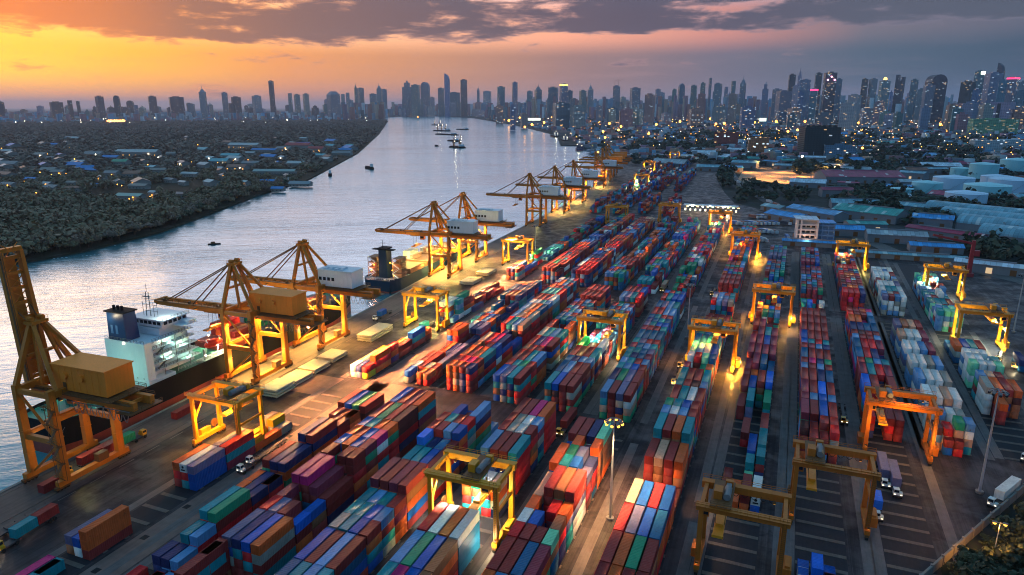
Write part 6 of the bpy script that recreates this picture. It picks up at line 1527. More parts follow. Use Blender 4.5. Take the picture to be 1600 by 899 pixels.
    mb.build('blue_wing', wb, t); mb = MB(); mb.box(-10, 3.4, -2.8, 12.4, 16.1, 16.6); mb.build('roof', RM['pale'], t); mb = MB(); mb.box(2.6, 13.4, -1.2, 12, 14.21, 14.6); mb.build('blue_roof', RM['blue'], t)
    for k in range(4):
        for j in range(3): mb = MB(); mb.box(-6 + j * 2.8, -4 + j * 2.8, -.08, -.02, 1.2 + k * 3.3, 3 + k * 3.3); mb.build('window', M_GL, t)
    lamp((x - 3, y - 9, 6), (1, .55, .35), 60, .5)
    # dark glass tower, green hospital-like block, orange-lit block
    fac = obj_facade('facade', .045, power=1.0); facl = obj_facade('facade_lit', .11, power=1.3)
    def block(px, py, W, D, h, rz, col, lab, m=fac, name='building', parts=(), base=None, near=True):
        x, y = ground(px, py) if base is None else base; used.append((x, y, max(W, D) * .62))
        mb = MB(); mb.box(-W / 2, W / 2, -D / 2, D / 2, 0, h); o = mb.build(name, m, None, (x, y, -.25), rz); o.color = col + (1,)
        tag(o, lab, 'building')
        mb = MB()
        for a in (-W / 2 + .2, W / 2 - .2): mb.box(a - .2, a + .2, -D / 2, D / 2, h + .005, h + 1.1)
        for b in (-D / 2 + .2, D / 2 - .2): mb.box(-W / 2 + .41, W / 2 - .41, b - .2, b + .2, h + .005, h + 1.1)
        q = mb.build('parapet', m, o); q.color = o.color
        mb = MB(); mb.box(-W * .18, W * .12, -D * .2, D * .15, h + .01, h + 3.6); q = mb.build('roof_hut', m, o); q.color = o.color
        return o
    glass = (.014, .03, .036)
    fg = obj_facade('glass_tower_facade', .008, (6, 6, 4), .3, .5)
    o = block(1276, 248, 72, 50, 66, .25, glass, 'dark glass-fronted office block standing alone left of the maroon warehouse', fg)
    for k in range(6): mb = MB(); mb.box(-30 + k * 11, -24 + k * 11, -10, 10, 66.1, 71); q = mb.build('cooling_unit', fg, o); q.color = glass + (1,)
    o = block(1548, 213, 150, 60, 64, .1, (.12, .36, .20), 'wide green-lit block with pale floor bands, right background', obj_facade('hospital_facade', .22, (7, 7, 5.5), .5, .22))
    block(1183, 243, 44, 30, 40, .1, (.42, .16, .07), 'orange-lit five-storey block by the far road bend', facl)
    block(1133, 234, 60, 34, 44, .1, (.26, .05, .04), 'dark red block behind the far road bend', facl)
    block(1575, 240, 160, 40, 30, .1, (.30, .42, .48), 'long pale-banded low block right of the dark glass building', fac)
    block(1310, 250, 60, 26, 30, .1, (.10, .22, .34), 'blue-grey block against the dark glass building', fac)
    # storage tanks
    tk = painted('tank_paint', (.26, .62, .70), .5, .16, .06, .12); tb = painted('tank_blue_paint', (.42, .62, .80), .5, .16, .06, .12)
    for px, py, r, h, m, lab in ((1408, 308, 13, 11, tk, 'turquoise storage tank, leftmost of the tank farm'), (1447, 300, 18, 13, tk, 'turquoise storage tank, second from the left of the tank farm'), (1488, 294, 25, 15, tb, 'wide pale blue tank with low conical roof, middle of the farm'), (1507, 320, 21, 14, tb, 'wide pale blue tank nearest the trees at the front'), (1540, 309, 25, 16, tk, 'wide turquoise tank between the two pale blue ones in front'),
                                 (1578, 300, 26, 17, tb, 'pale blue tank behind the front turquoise one, right part'), (1535, 278, 20, 22, tk, 'tall turquoise tank at the back of the farm'), (1586, 270, 24, 22, tk, 'tall turquoise tank at the right edge of the farm'), (1500, 274, 15, 12, tk, 'small green-topped tank at the rear left of the farm'), (1556, 288, 20, 12, tb, 'low pale tank half hidden in the farm')):
        x, y = ground(px, py); used.append((x, y, r + 3)); t = thing('storage_tank', lab, 'storage tank', (x, y, -.25), 0, 'storage tanks of the tank farm')
        mb = MB(); mb.tube((0, 0, 0), (0, 0, h), r, r, 36); 
        for z in (h * .33, h * .66, h - .3): mb.tube((0, 0, z), (0, 0, z + .25), r + .12, r + .12, 36, cap=False)
        mb.build('shell', m, t, smooth=False)
        mb = MB(); N = 36; ring = [(r * 1.01 * math.cos(2 * math.pi * k / N), r * 1.01 * math.sin(2 * math.pi * k / N), h + .02) for k in range(N)]
        for a, b in zip(ring, ring[1:] + ring[:1]): mb.face([a, b, (0, 0, h + r * .14)])
        mb.build('roof', tb if m is tb else tk, t)
        mb = MB(); rails(mb, (-r * .7, -r * .7, h), (r * .7, -r * .7, h), 1.1, 3)
        for k in range(14): a = -1.9 + k * .06; mb.box(r * math.cos(a) * 1.02 - .6, r * math.cos(a) * 1.02 + .6, r * math.sin(a) * 1.02 - .6, r * math.sin(a) * 1.02 + .1, h * k / 14, h * k / 14 + .2)
        mb.build('stair', M_STL, t)
    # gate canopy with lit booths
    x, y = ground(1110, 331); t = thing('gate_canopy', 'long lit toll-gate canopy across the yard entrance with a row of bright booths', 'gate', (x, y, 0), .06)
    mb = MB(); mb.box(-28, 28, -5, 5, 6.2, 7.0); mb.build('roof', RM['pale'], t)
    for k in range(11):
        mb = MB(); u = -26 + k * 5.2; mb.box(u - .9, u + .9, -2, 2, 0, 2.8); b = mb.build('booth', wl, t); mb = MB(); mb.box(u - .6, u + .6, -2.08, -2.01, 1.0, 2.4); mb.build('window', M_LW, b)
        mb = MB(); mb.tube((u, 3.4, 0), (u, 3.4, 6.2), .2, n=6); mb.build('post', M_STL, t)
        mb = MB(); mb.box(u + 1.4, u + 3.4, -5.1, -5.02, 5.1, 6.0); mb.build('lane_sign', glow('lane_sign_' + str(k), [(1, .75, .25), (.5, 1, .4), (1, .5, .15), (1, .9, .7)][k % 4], 5), t)
    for k in range(3): lamp((x - 18 + k * 18, y - 7, 5), (1, .7, .35), 260, .5)
    # orange-lit goods yard
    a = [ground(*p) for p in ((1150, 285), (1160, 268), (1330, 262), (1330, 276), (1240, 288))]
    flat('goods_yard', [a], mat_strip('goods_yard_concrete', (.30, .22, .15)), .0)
    for px, py in ((1172, 270), (1190, 263), (1192, 280), (1222, 284), (1225, 270), (1255, 277), (1262, 268), (1295, 272), (1310, 265), (1205, 275)):
        x, y = ground(px, py); lamp((x, y, 22), (1.0, .42, .10), 5200, .8, 130)
    # green plots of trees
    lm = leaf_mat('city_leaf', (.016, .034, .020), (.03, .05, .028)); lm2 = leaf_mat('corner_leaf', (.018, .030, .014), (.035, .05, .022)); tm = painted('bark_dark', (.05, .04, .03), .9, .4)
    pts = []
    for px0, px1, py0, py1, n in ((1340, 1600, 312, 335, 110), (1380, 1500, 338, 352, 40), (1300, 1420, 300, 316, 40), (1240, 1420, 262, 275, 70), (1300, 1600, 240, 262, 130), (1400, 1560, 385, 398, 34), (1330, 1460, 395, 400, 12), (1128, 1142, 262, 295, 16), (1160, 1260, 290, 320, 26), (1320, 1500, 232, 246, 120), (990, 1130, 226, 238, 120), (1480, 1600, 390, 420, 20), (1030, 1240, 208, 222, 130), (1250, 1600, 215, 240, 200)):
        for _ in range(n):
            x, y = ground(rr.uniform(px0, px1), rr.uniform(py0, py1))
            if all((x - a) ** 2 + (y - b) ** 2 > c ** 2 for a, b, c in used): pts.append((x, y, -.3, min(2.2, .75 + y / 1900)))
    wood('city_trees', pts, lm, rng, 60, 6.0, 10, .24)
    # trees behind the boundary wall, one by one
    protos = [tree_proto(rng, h, r, lm2, tm, 420, .45) for h, r in ((7, 3.6), (9, 4.4), (6, 3.2), (8, 4.8))]
    places = [(1480, 895), (1505, 905), (1530, 885), (1550, 905), (1575, 870), (1598, 900), (1560, 850), (1590, 835), (1520, 925), (1605, 800), (1575, 815), (1620, 860), (1497, 930), (1545, 940), (1600, 950), (1630, 780), (1640, 900)]
    for i, (px, py) in enumerate(sorted(places)):
        x, y = ground(px, py); x += 4
        protos[i % 4].place('tree', f'dark leafy tree behind the boundary wall, {ORD[i]} from the left of the corner clump', 'tree', (x, y, -.3), i * 1.3, 'trees behind the boundary wall')
    under = [(ground(rr.uniform(1450, 1640), rr.uniform(850, 960))) for _ in range(150)]
    def wall_side(x, y): return (x - 0) * (268 - 104) - (y - 104) * 98 > 900
    wood('undergrowth', [(x, y, -.4, 1) for x, y in under if wall_side(x, y)], lm2, rng, 60, 2.0, 2.2, .16)
    # parked lorries between the yard and the office block
    tp = [painted('lorry_' + n, c, .5, .25) for n, c in (('blue', (.05, .15, .4)), ('white', (.55, .56, .6)), ('rust', (.30, .10, .07)), ('dark', (.05, .06, .08)))]
    pr = []
    for m in tp:
        p = Proto(); mb = MB(); mb.box(-1.2, 1.2, 0, 9.5, 1.0, 3.6); p.part('cargo_box', mb, m); mb = MB(); mb.box(-1.15, 1.15, -2.4, -.2, .7, 3.0); p.part('cab', mb, tp[1]); pr.append(p)
    i = 0
    for px0, py0, n, rz in ((1150, 352, 9, .9), (1165, 365, 8, .9), (1182, 342, 7, .9), (1195, 352, 7, .9), (1160, 378, 6, .7), (1225, 375, 5, .2)):
        for k in range(n):
            x, y = ground(px0, py0); x += k * 3.6 * math.cos(rz - .9 + .25) + rr.uniform(-.3, .3); y += k * 4.6 * math.sin(.25) + rr.uniform(-1, 1)
            if rr.random() < .12: continue
            pr[(i * 7 + k) % 4].place('parked_lorry', f"{['blue','white','rust-red','dark'][(i * 7 + k) % 4]} lorry, {ORD[k]} of parking line {i + 1} left of the white office block", 'lorry', (x, y, 0), rz, 'lorries parked left of the office block')
        i += 1
    # cars and lorries on the bending road
    for k, (px, py) in enumerate(((1147, 278), (1155, 287), (1166, 294), (1176, 300), (1190, 310), (1204, 318), (1215, 323), (1227, 330))):
        x, y = ground(px, py)
        pr[k % 4].place('lorry_on_road', f"{['blue','white','rust-red','dark'][k % 4]} lorry on the bending road, {ORD[k]} from its far end", 'lorry', (x, y, .05), .5, 'lorries on the bending road')
    # more sheds and blocks, each a thing
    n = 0
    kinds = list(RM)
    def clear(x, y, r): return all((x - a) ** 2 + (y - b) ** 2 > (c + r) ** 2 for a, b, c in used)
    def on_yard(x, y): return y < 570 or (x < 30 and y < 1250) or x < quay_x(min(y, 7000)) + 60
    road = [ground(*p) for p in ((1136, 258), (1147, 281), (1177, 301), (1200, 315), (1231, 330), (1250, 342), (1300, 352), (1400, 395), (1500, 418))]
    for k in range(6000):
        if n >= 150: break
        px, py = rr.uniform(1020, 1640), 205 + 195 * rr.random() ** 1.3
        x, y = ground(px, py); s = rr.uniform(14, 34) * (1 + y / 3200)
        if on_yard(x, y) or not clear(x, y, s * .55) or any((x - a) ** 2 + (y - b) ** 2 < (16 + s * .5) ** 2 for a, b in road): continue
        zone = 'by the tank farm' if px > 1380 and py > 260 else ('near the office block' if py > 310 else ('along the far road' if px < 1250 else 'in the right background'))
        k2 = rr.choice(kinds)
        shed(px, py, s * 1.3, s * rr.uniform(.5, .8), rr.uniform(5, 8) * (1 + y / 6000), rr.choice((.1, -.5, .25, -.2)), k2, f"{RN[k2]} roofed shed {zone}", rr.uniform(.1, .2), lit=rr.random() < .3)['minor'] = 1; n += 1
    cnt = {}
    for o in sorted([o for o in COL.objects if o.get('minor')], key=lambda o: math.atan2(o.location.x, o.location.y)):
        k = o['label']; cnt[k] = cnt.get(k, 0) + 1; del o['minor']
        o['label'] = f"small {k}, {ORD[cnt[k] - 1] if cnt[k] < 21 else 'last'} of its colour from left"
    return used

# ------------------------------------------------------------------ city
def make_city():
    rr = random.Random(77)
    fac = obj_facade('tower_facade', .05, (8, 8, 6), .40, .5); facl = obj_facade('tower_facade_lit', .11, (8, 8, 6), .4, .7)
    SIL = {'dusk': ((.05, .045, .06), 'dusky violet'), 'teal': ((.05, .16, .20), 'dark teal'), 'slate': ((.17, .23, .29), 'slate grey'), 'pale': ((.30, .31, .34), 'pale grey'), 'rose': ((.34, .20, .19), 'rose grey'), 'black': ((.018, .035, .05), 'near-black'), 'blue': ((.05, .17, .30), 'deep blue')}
    allt = []
    def tower(px, ytop, wpx, D, col, style='flat', lab=None, lit=False):
        if 540 < px < 780: D = max(D, 8200 + (px * 37) % 900)
        elif px <= 540: D = max(D, 6700 + (px * 37) % 900)
        allt.append((px, ytop, wpx, D, col, style, lab, lit))
    T = tower
    # left horizon
    T(12, 138, 11, 6000, 'dusk', 'step', 'tall lone tower with stepped top at the far left end of the skyline')
    T(35, 163, 12, 7000, 'dusk'); T(50, 160, 14, 7200, 'dusk'); T(135, 160, 18, 6200, 'dusk', 'flat', 'broad slab block left of the skyline, first wide one past the lone tower'); T(155, 157, 6, 7000, 'dusk'); T(167, 158, 5, 7000, 'dusk')
    T(199, 151, 10, 5600, 'dusk', 'flat', 'dark slab tower above the orange lights, left of a taller pair'); T(224, 149, 9, 5600, 'dusk', 'round', 'dark round-topped tower joined to a lower block on the left skyline'); T(233, 168, 16, 5500, 'dusk'); T(243, 157, 10, 6000, 'dusk', 'round'); T(276, 151, 12, 6200, 'dusk'); T(311, 152, 22, 6400, 'dusk', 'flat', 'wide violet block in the left skyline before the notched tower')
    T(350, 137, 10, 6400, 'slate', 'spire', 'pointed-top tower on the left skyline right of the wide violet block'); T(382, 145, 9, 6800, 'slate'); T(398, 152, 14, 7200, 'dusk'); T(428, 150, 12, 6800, 'slate'); T(451, 127, 7, 7500, 'black', 'flat', 'very slim dark tower standing alone left of the river head'); T(477, 146, 5, 7800, 'slate'); T(487, 148, 8, 7600, 'slate'); T(500, 147, 8, 7400, 'pale'); T(540, 143, 18, 6800, 'slate', 'gable', 'gable-topped broad block left of the river head'); T(554, 147, 5, 7600, 'slate'); T(561, 145, 5, 7600, 'slate')
    # central cluster
    T(573, 131, 5, 6600, 'teal', 'spire', 'needle-like slim tower at the left of the central cluster'); T(580, 138, 9, 6400, 'teal'); T(598, 147, 12, 7000, 'teal'); T(607, 132, 9, 6600, 'teal', 'spire', 'twin-peaked tower in the middle of the central cluster'); T(614, 140, 8, 6400, 'teal'); T(648, 126, 15, 6200, 'teal', 'step', 'stepped broad teal tower, first of the tall trio by the river'); T(660, 133, 12, 6200, 'teal'); T(674, 128, 13, 6400, 'teal', 'round', 'round-shouldered teal tower left of the curved-top one'); T(697, 138, 10, 6400, 'teal'); T(706, 115, 8, 6200, 'blue', 'slant', 'tall tower with curved slanting top above the river head'); T(716, 145, 18, 6600, 'teal')
    T(730, 125, 11, 6000, 'black', 'flat', 'dark flat-topped tower just right of the curved-top one'); T(751, 135, 4, 7000, 'teal', 'spire'); T(764, 143, 12, 6600, 'blue', 'flat', None, True); T(784, 136, 12, 6200, 'teal'); T(804, 129, 8, 6200, 'slate', 'flat', 'slim slate tower right of the river head'); T(838, 133, 10, 6200, 'teal', 'spire'); T(826, 143, 9, 6600, 'slate'); T(860, 137, 14, 6000, 'teal'); T(875, 132, 12, 5600, 'blue', 'lit', 'blue tower with bright golden roof band, middle of the skyline', True); T(884, 142, 9, 6000, 'teal')
    T(914, 132, 9, 6000, 'slate', 'spire'); T(903, 142, 10, 6000, 'slate'); T(952, 135, 12, 5800, 'slate', 'crane', 'tower under construction with thin masts on its roof, middle right'); T(979, 138, 15, 6200, 'teal'); T(1001, 148, 15, 4300, 'rose', 'flat', 'nearer rose-grey apartment tower standing before the skyline, centre right')
    # right half
    T(1012, 140, 8, 6600, 'slate'); T(1036, 140, 7, 6600, 'teal'); T(1046, 130, 10, 6200, 'teal', 'round'); T(1064, 134, 9, 6400, 'teal'); T(1077, 130, 8, 6200, 'teal'); T(1087, 122, 4, 6600, 'blue', 'flat', 'thin blade-like tower, right half of the skyline'); T(1099, 131, 10, 6000, 'teal'); T(1111, 136, 6, 6400, 'slate'); T(1121, 127, 6, 6400, 'teal'); T(1135, 121, 8, 6000, 'teal', 'spire', 'spired dark tower between the blade-like tower and the red-lit pair'); T(1076, 147, 12, 4600, 'rose'); T(1122, 147, 12, 4500, 'rose'); T(1168, 128, 10, 6000, 'slate', 'step'); T(1185, 140, 15, 5400, 'slate'); T(1195, 143, 20, 4800, 'slate')
    T(1205, 117, 10, 5200, 'black'); T(1216, 107, 5, 6200, 'slate', 'spire', 'tall thin spired tower beside a black slab, right skyline'); T(1212, 135, 9, 4700, 'pale'); T(1225, 125, 14, 5400, 'blue'); T(1220, 145, 9, 4300, 'blue'); T(1243, 115, 10, 5600, 'black'); T(1239, 140, 11, 4300, 'teal', 'redlit', 'teal tower with glowing red roof, right skyline', True); T(1260, 114, 18, 5200, 'black', 'pinklit', 'broad black tower dotted with pink roof lights, right skyline', True); T(1274, 124, 8, 5400, 'teal'); T(1299, 149, 17, 4400, 'pale', 'flat', 'pale grey apartment slab right of the pink-lit tower'); T(1311, 124, 9, 5800, 'black'); T(1323, 124, 10, 5800, 'slate'); T(1340, 127, 14, 5200, 'slate', 'dome', 'broad tower topped by a glowing golden dome', True); T(1362, 117, 13, 5800, 'black', 'notch', 'black tower with notched crown, right skyline'); T(1337, 159, 14, 4000, 'rose', 'flat', 'orange-lit apartment block low in front of the right skyline', True)
    T(1383, 125, 10, 5400, 'teal'); T(1414, 116, 26, 5400, 'black', 'round', 'massive dark tower with domed shoulders, right skyline'); T(1405, 133, 14, 4800, 'slate'); T(1395, 140, 10, 4900, 'slate'); T(1475, 112, 15, 5200, 'teal', 'sign', 'teal tower with bright yellow-green roof sign, far right', True); T(1461, 128, 17, 4700, 'black'); T(1496, 115, 20, 5000, 'slate', 'flat', 'slate slab in front of the tallest tower, far right'); T(1505, 98, 10, 5600, 'black', 'slant', 'tallest tower of the right skyline with twisted dark crown'); T(1511, 126, 12, 4800, 'blue'); T(1475, 140, 10, 4300, 'blue'); T(1525, 122, 15, 5200, 'slate', 'redlit', None, True); T(1543, 128, 16, 5000, 'slate'); T(1541, 143, 14, 4300, 'teal'); T(1563, 118, 14, 5000, 'black', 'sign'); T(1573, 132, 17, 4600, 'slate'); T(1593, 121, 20, 4600, 'black', 'flat', 'broad near-black tower cut by the right edge of the frame'); T(1516, 160, 31, 3600, 'pale', 'ribbed', 'near ribbed concrete slab tower with vertical dark slot, right background'); T(1553, 128, 10, 5200, 'teal')
    # infill
    for k in range(185):
        px = rr.uniform(-5, 1610)
        peak = 158 if px < 520 else (150 if px < 1000 else (140 if px < 1380 else 134))
        if 20 < px < 110 and rr.random() < .7: continue
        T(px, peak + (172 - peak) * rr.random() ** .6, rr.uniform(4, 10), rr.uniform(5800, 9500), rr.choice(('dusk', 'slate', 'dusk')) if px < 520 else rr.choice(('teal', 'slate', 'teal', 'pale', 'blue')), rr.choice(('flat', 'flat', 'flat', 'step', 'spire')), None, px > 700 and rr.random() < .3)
    for k in range(46):
        px = rr.uniform(700, 1610); T(px, rr.uniform(158, 180), rr.uniform(8, 26), rr.uniform(3300, 4800), rr.choice(('slate', 'pale', 'teal', 'rose')), 'flat', None, rr.random() < .4)
    allt.sort(key=lambda t: t[0])
    REFS = {}
    for t in allt:
        if t[7]: REFS[t[7]] = {12: 'the lone stepped tower', 135: 'the far left slab', 199: 'the slab above orange lights', 224: 'the round-topped dark tower', 311: 'the wide violet block', 350: 'the pointed left tower', 451: 'the very slim dark tower', 540: 'the gable-topped block',
                               573: 'the needle tower', 607: 'the twin-peaked tower', 648: 'the stepped teal tower', 674: 'the round-shouldered teal tower', 706: 'the curved-top tower', 730: 'the dark flat-topped tower', 804: 'the slim slate tower', 875: 'the gold-banded tower', 952: 'the unfinished tower', 1001: 'the rose-grey apartment tower',
                               1087: 'the blade-like tower', 1135: 'the spired dark tower', 1216: 'the thin spired tower', 1239: 'the red-roofed tower', 1260: 'the pink-lit tower', 1299: 'the pale apartment slab', 1340: 'the golden dome tower', 1362: 'the notched tower', 1337: 'the orange-lit block', 1414: 'the massive domed tower', 1475: 'the yellow-sign tower',
                               1496: 'the far right slate slab', 1505: 'the tallest right tower', 1593: 'the right edge tower', 1516: 'the ribbed slab tower'}.get(t[0])
    REFS = {k: v for k, v in REFS.items() if v}; ref, nref = None, 0
    gold, red, pink, lime = glow('gold_roof_light', (1, .6, .12), 3.5), glow('red_roof_light', (1, .03, .12), 3.0), glow('pink_roof_light', (1, .25, .5), 10), glow('sign_light', (.95, 1, .55), 6)
    for i, (px, yt, wpx, D, col, st, lab, lit) in enumerate(allt):
        x, y = bearing(px, D); fy = y * math.cos(HEAD) - x * math.sin(HEAD)
        # height from the sight line to its top
        dep = D * math.cos(math.atan((px - 800) / F / math.cos(PITCH))); tan = math.tan(-PITCH + math.atan((449.5 - yt) / F)); h = max(16, CAMH + tan * dep)
        W = wpx / F * dep * .86; Dp = W * rr.uniform(.7, 1.1)
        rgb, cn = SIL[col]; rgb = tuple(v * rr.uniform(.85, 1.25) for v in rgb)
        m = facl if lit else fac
        hz = 'front' if D < 4900 else ('rear' if D > 6600 else 'middle')
        ref, nref = (REFS.get(lab), 0) if lab and lab in REFS else (ref, nref + 1)
        if not lab:
            lb = f"{cn} {'broad' if wpx > 12 else 'narrow'} {'low' if h < 90 else ('tall' if h > 230 else 'mid-height')} tower, "
            lab = lb + (f"{ORD[nref - 1]} to the right of {ref}" if ref and nref < 21 else f"{'left end' if px < 60 else 'middle'} of the skyline, number {i}")
        mb = MB(); top = []
        ang = HEAD + math.atan((px - 800) / F) * -1 + rr.uniform(-.5, .5)
        if st == 'step': mb.box(-W / 2, W / 2, -Dp / 2, Dp / 2, 0, h * .82); top = [('crown', lambda b: b.box(-W * .3, W * .25, -Dp * .3, Dp * .3, h * .82 + .1, h * .94)), ('roof_mast', lambda b: b.taper(-W * .12, W * .12, -Dp * .12, Dp * .12, h * .94 + .1, h, .4))]
        elif st == 'spire': mb.box(-W / 2, W / 2, -Dp / 2, Dp / 2, 0, h * .86); top = [('crown', lambda b: b.taper(-W * .4, W * .4, -Dp * .4, Dp * .4, h * .86 + .1, h * .95, .35)), ('spire', lambda b: b.taper(-W * .06, W * .06, -Dp * .06, Dp * .06, h * .95 + .1, h * 1.04, .3))]
        elif st == 'round':
            mb.box(-W / 2, W / 2, -Dp / 2, Dp / 2, 0, h * .84)
            def dome(b):
                arc = [(-W / 2 * math.cos(math.pi * k / 8), h * .84 + .1 + h * .15 * math.sin(math.pi * k / 8)) for k in range(9)]
                for (a, z), (c, z2) in zip(arc, arc[1:]): b.hexa([(a, -Dp / 2, h * .84 + .05), (c, -Dp / 2, h * .84 + .05), (c, Dp / 2, h * .84 + .05), (a, Dp / 2, h * .84 + .05), (a, -Dp / 2, z + .1), (c, -Dp / 2, z2 + .1), (c, Dp / 2, z2 + .1), (a, Dp / 2, z + .1)])
            top = [('crown', dome)]
        elif st == 'slant': mb.hexa([(-W / 2, -Dp / 2, 0), (W / 2, -Dp / 2, 0), (W / 2, Dp / 2, 0), (-W / 2, Dp / 2, 0), (-W / 2, -Dp / 2, h * .9), (W / 2, -Dp / 2, h * .86), (W / 2, Dp / 2, h * .86), (-W / 2, Dp / 2, h * .9)]); top = [('crown', lambda b: b.hexa([(-W / 2, -Dp / 2, h * .9 + .1), (W / 2, -Dp / 2, h * .86 + .1), (W / 2, Dp / 2, h * .86 + .1), (-W / 2, Dp / 2, h * .9 + .1), (-W * .45, -Dp / 2, h), (W * .2, -Dp / 2, h * .95), (W * .2, Dp / 2, h * .95), (-W * .45, Dp / 2, h)]))]
        elif st == 'gable': mb.box(-W / 2, W / 2, -Dp / 2, Dp / 2, 0, h * .88); top = [('crown', lambda b: b.taper(-W / 2, W / 2, -Dp / 2, Dp / 2, h * .88 + .1, h, .45))]
        elif st == 'notch': mb.box(-W / 2, W / 2, -Dp / 2, Dp / 2, 0, h * .88); top = [('crown', lambda b: (b.box(-W / 2, -W * .15, -Dp / 2, Dp / 2, h * .88 + .1, h), b.box(W * .2, W / 2, -Dp / 2, Dp / 2, h * .88 + .1, h * .95)))]
        elif st == 'ribbed':
            mb.box(-W / 2, W / 2, -Dp / 2, Dp / 2, 0, h)
            top = [('dark_slot', lambda b: b.box(-W * .12, W * .05, -Dp / 2 - 2, -Dp / 2 - .1, h * .08, h * .96)), ('side_fin', lambda b: b.box(-W / 2 - 3, -W / 2 - .1, -Dp / 2, Dp / 2, 0, h * .97))]
        else: mb.box(-W / 2, W / 2, -Dp / 2, Dp / 2, 0, h)
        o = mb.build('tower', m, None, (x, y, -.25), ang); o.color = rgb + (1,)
        tag(o, lab, 'tower', 'towers of the city skyline')
        if st in ('flat', 'lit', 'redlit', 'pinklit', 'sign', 'dome', 'crane') and wpx > 6: top = top + [('roof_hut', lambda b: b.box(-W * .28, W * .2, -Dp * .3, Dp * .25, h + .1, h + 7))]
        for nme, fn in top:
            b = MB(); fn(b); q = b.build(nme, m, o); q.color = (.02, .03, .04, 1) if nme == 'dark_slot' else o.color
        b = MB()
        if st == 'lit': b.box(-W / 2 - .5, W / 2 + .5, -Dp / 2 - .5, Dp / 2 + .5, h - 9, h - 2); b.build('roof_light', gold, o)
        elif st == 'redlit': b.box(-W / 2 - .5, W / 2 + .5, -Dp / 2 - .5, Dp / 2 + .5, h - 7, h + 1); b.build('roof_light', red, o)
        elif st == 'pinklit':
            for u in (-.3, .0, .3): b.ball((W * u, -Dp / 2 - 4, h * (.86 + .06 * (u == 0))), 5, 6, 4)
            b.build('roof_light', pink, o)
        elif st == 'sign': b.box(W * .1, W * .5, -Dp / 2 - 2, -Dp / 2 - .2, h - 18, h - 1); b.build('roof_sign', lime, o)
        elif st == 'dome': b.ball((0, 0, h + 12), 11, 10, 6, sz=1.2); b.build('roof_dome', gold, o)
        elif st == 'crane':
            for u in (-.3, .25): b.beam((W * u, 0, h), (W * u, 0, h + 45), 1.6, 1.6); b.beam((W * u - 10, 0, h + 38), (W * u + 30, 0, h + 52), 1.4, 1.4)
            b.build('roof_mast', M_DK, o)
    # the low city between the towers: one mass
    V, Fq, cols = [], [], []
    def blk(x, y, W, D, h, a, c):
        n = len(V); ca, sa = math.cos(a), math.sin(a)
        for z in (-.3, h):
            for u, v in ((-W / 2, -D / 2), (W / 2, -D / 2), (W / 2, D / 2), (-W / 2, D / 2)): V.append((x + u * ca - v * sa, y + u * sa + v * ca, z))
        for q in ((0, 1, 5, 4), (1, 2, 6, 5), (2, 3, 7, 6), (3, 0, 4, 7), (4, 5, 6, 7)): Fq.append([n + k for k in q]); cols.append(c)
    roofs = [(.13, .18, .24), (.17, .24, .30), (.36, .43, .49), (.07, .25, .42), (.30, .10, .08), (.23, .09, .11), (.34, .22, .16), (.06, .11, .14), (.20, .11, .17)]
    for k in range(24000):
        px = rr.uniform(-20, 1620); D = 1500 * math.exp(rr.uniform(0, 2.0)) if px > 760 else rr.uniform(5900, 11000)
        x, y = bearing(px, D)
        if px < 760 and x > bank_x(min(y, 7800)) - 40 and y < 7800: continue
        if px >= 760 and x < quay_x(min(y, 7600)) + 50: continue
        if D < 1900 and px > 1000 and rr.random() < .5: continue
        if px < 760 and k % 2: continue
        s = rr.uniform(6, 17) * (1 + D / 7000); c = rr.choice(roofs); f = rr.uniform(.7, 1.3)
        hh = rr.choice((4, 5, 5, 6, 7, 8, 10, 16)) * (1 if D < 2600 else 1.4)
        if D > 5600 and rr.random() < .45: hh = rr.choice((30, 45, 60, 85, 110, 130, 150, 172, 195) if px > 830 else ((30, 45, 60, 85, 110, 130, 150) if px > 540 else (12, 16, 22, 30, 40, 60))); s *= 1.1
        blk(x, y, s, s * rr.uniform(.5, 1.2), hh, rr.uniform(-.5, .5), tuple(v * f for v in c))
    me = numpy_mesh('low_city', V, Fq, facecolor('low_city_walls', .6, .3, .02, .010, (6, 6, 4)))
    set_facecol(me, cols); tag(add('low_city', me), kind='stuff')
    # trees scattered through it
    rng = np.random.default_rng(9); pts = []
    for k in range(750):
        px = rr.uniform(760, 1620); D = 1300 * math.exp(rr.uniform(0, 1.5)); x, y = bearing(px, D)
        if x < quay_x(min(y, 7600)) + 60: continue
        pts.append((x, y, -.5, min(2.4, .8 + D / 2500)))
    wood('park_trees', pts, leaf_mat('park_leaf', (.012, .028, .02), (.022, .04, .028)), rng, 26, 7.5, 9, .36)
    # warehouses in rows along the far quay
    rust = painted('far_roof_rust', (.20, .09, .08), .6, .3, .02); wl = painted('far_wall', (.2, .18, .18), .8, .2)
    for i in range(16):
        px = 800 + (i % 8) * 26 + (i // 8) * 10; py = 196 + (i // 8) * 11 + (i % 8) * 1.3
        x, y = ground(px, py)
        if x < quay_x(y) + 50: x = quay_x(y) + 80
        t = thing('warehouse', f"long rust-roofed warehouse on the far quay, {ORD[i % 8]} of the {'back' if i < 8 else 'front'} rank", 'warehouse', (x, y, -.2), .35, 'warehouses of the far quay')
        b = MB(); b.box(-60, 60, -16, 16, 0, 9); b.build('wall', wl, t); b = MB()
        for s in (-1, 1): b.hexa([(-61, 0, 14), (61, 0, 14), (61, s * 17, 8.9), (-61, s * 17, 8.9), (-61, 0, 14.4), (61, 0, 14.4), (61, s * 17, 9.4), (-61, s * 17, 9.4)])
        b.build('roof', rust, t)
    # lamp masts of the far terminals and streets, the bright ones one by one
    om, wm = glow('far_sodium_lamp', (1, .36, .04), 9), glow('far_white_lamp', (1, .84, .62), 8)
    pole = M_STL
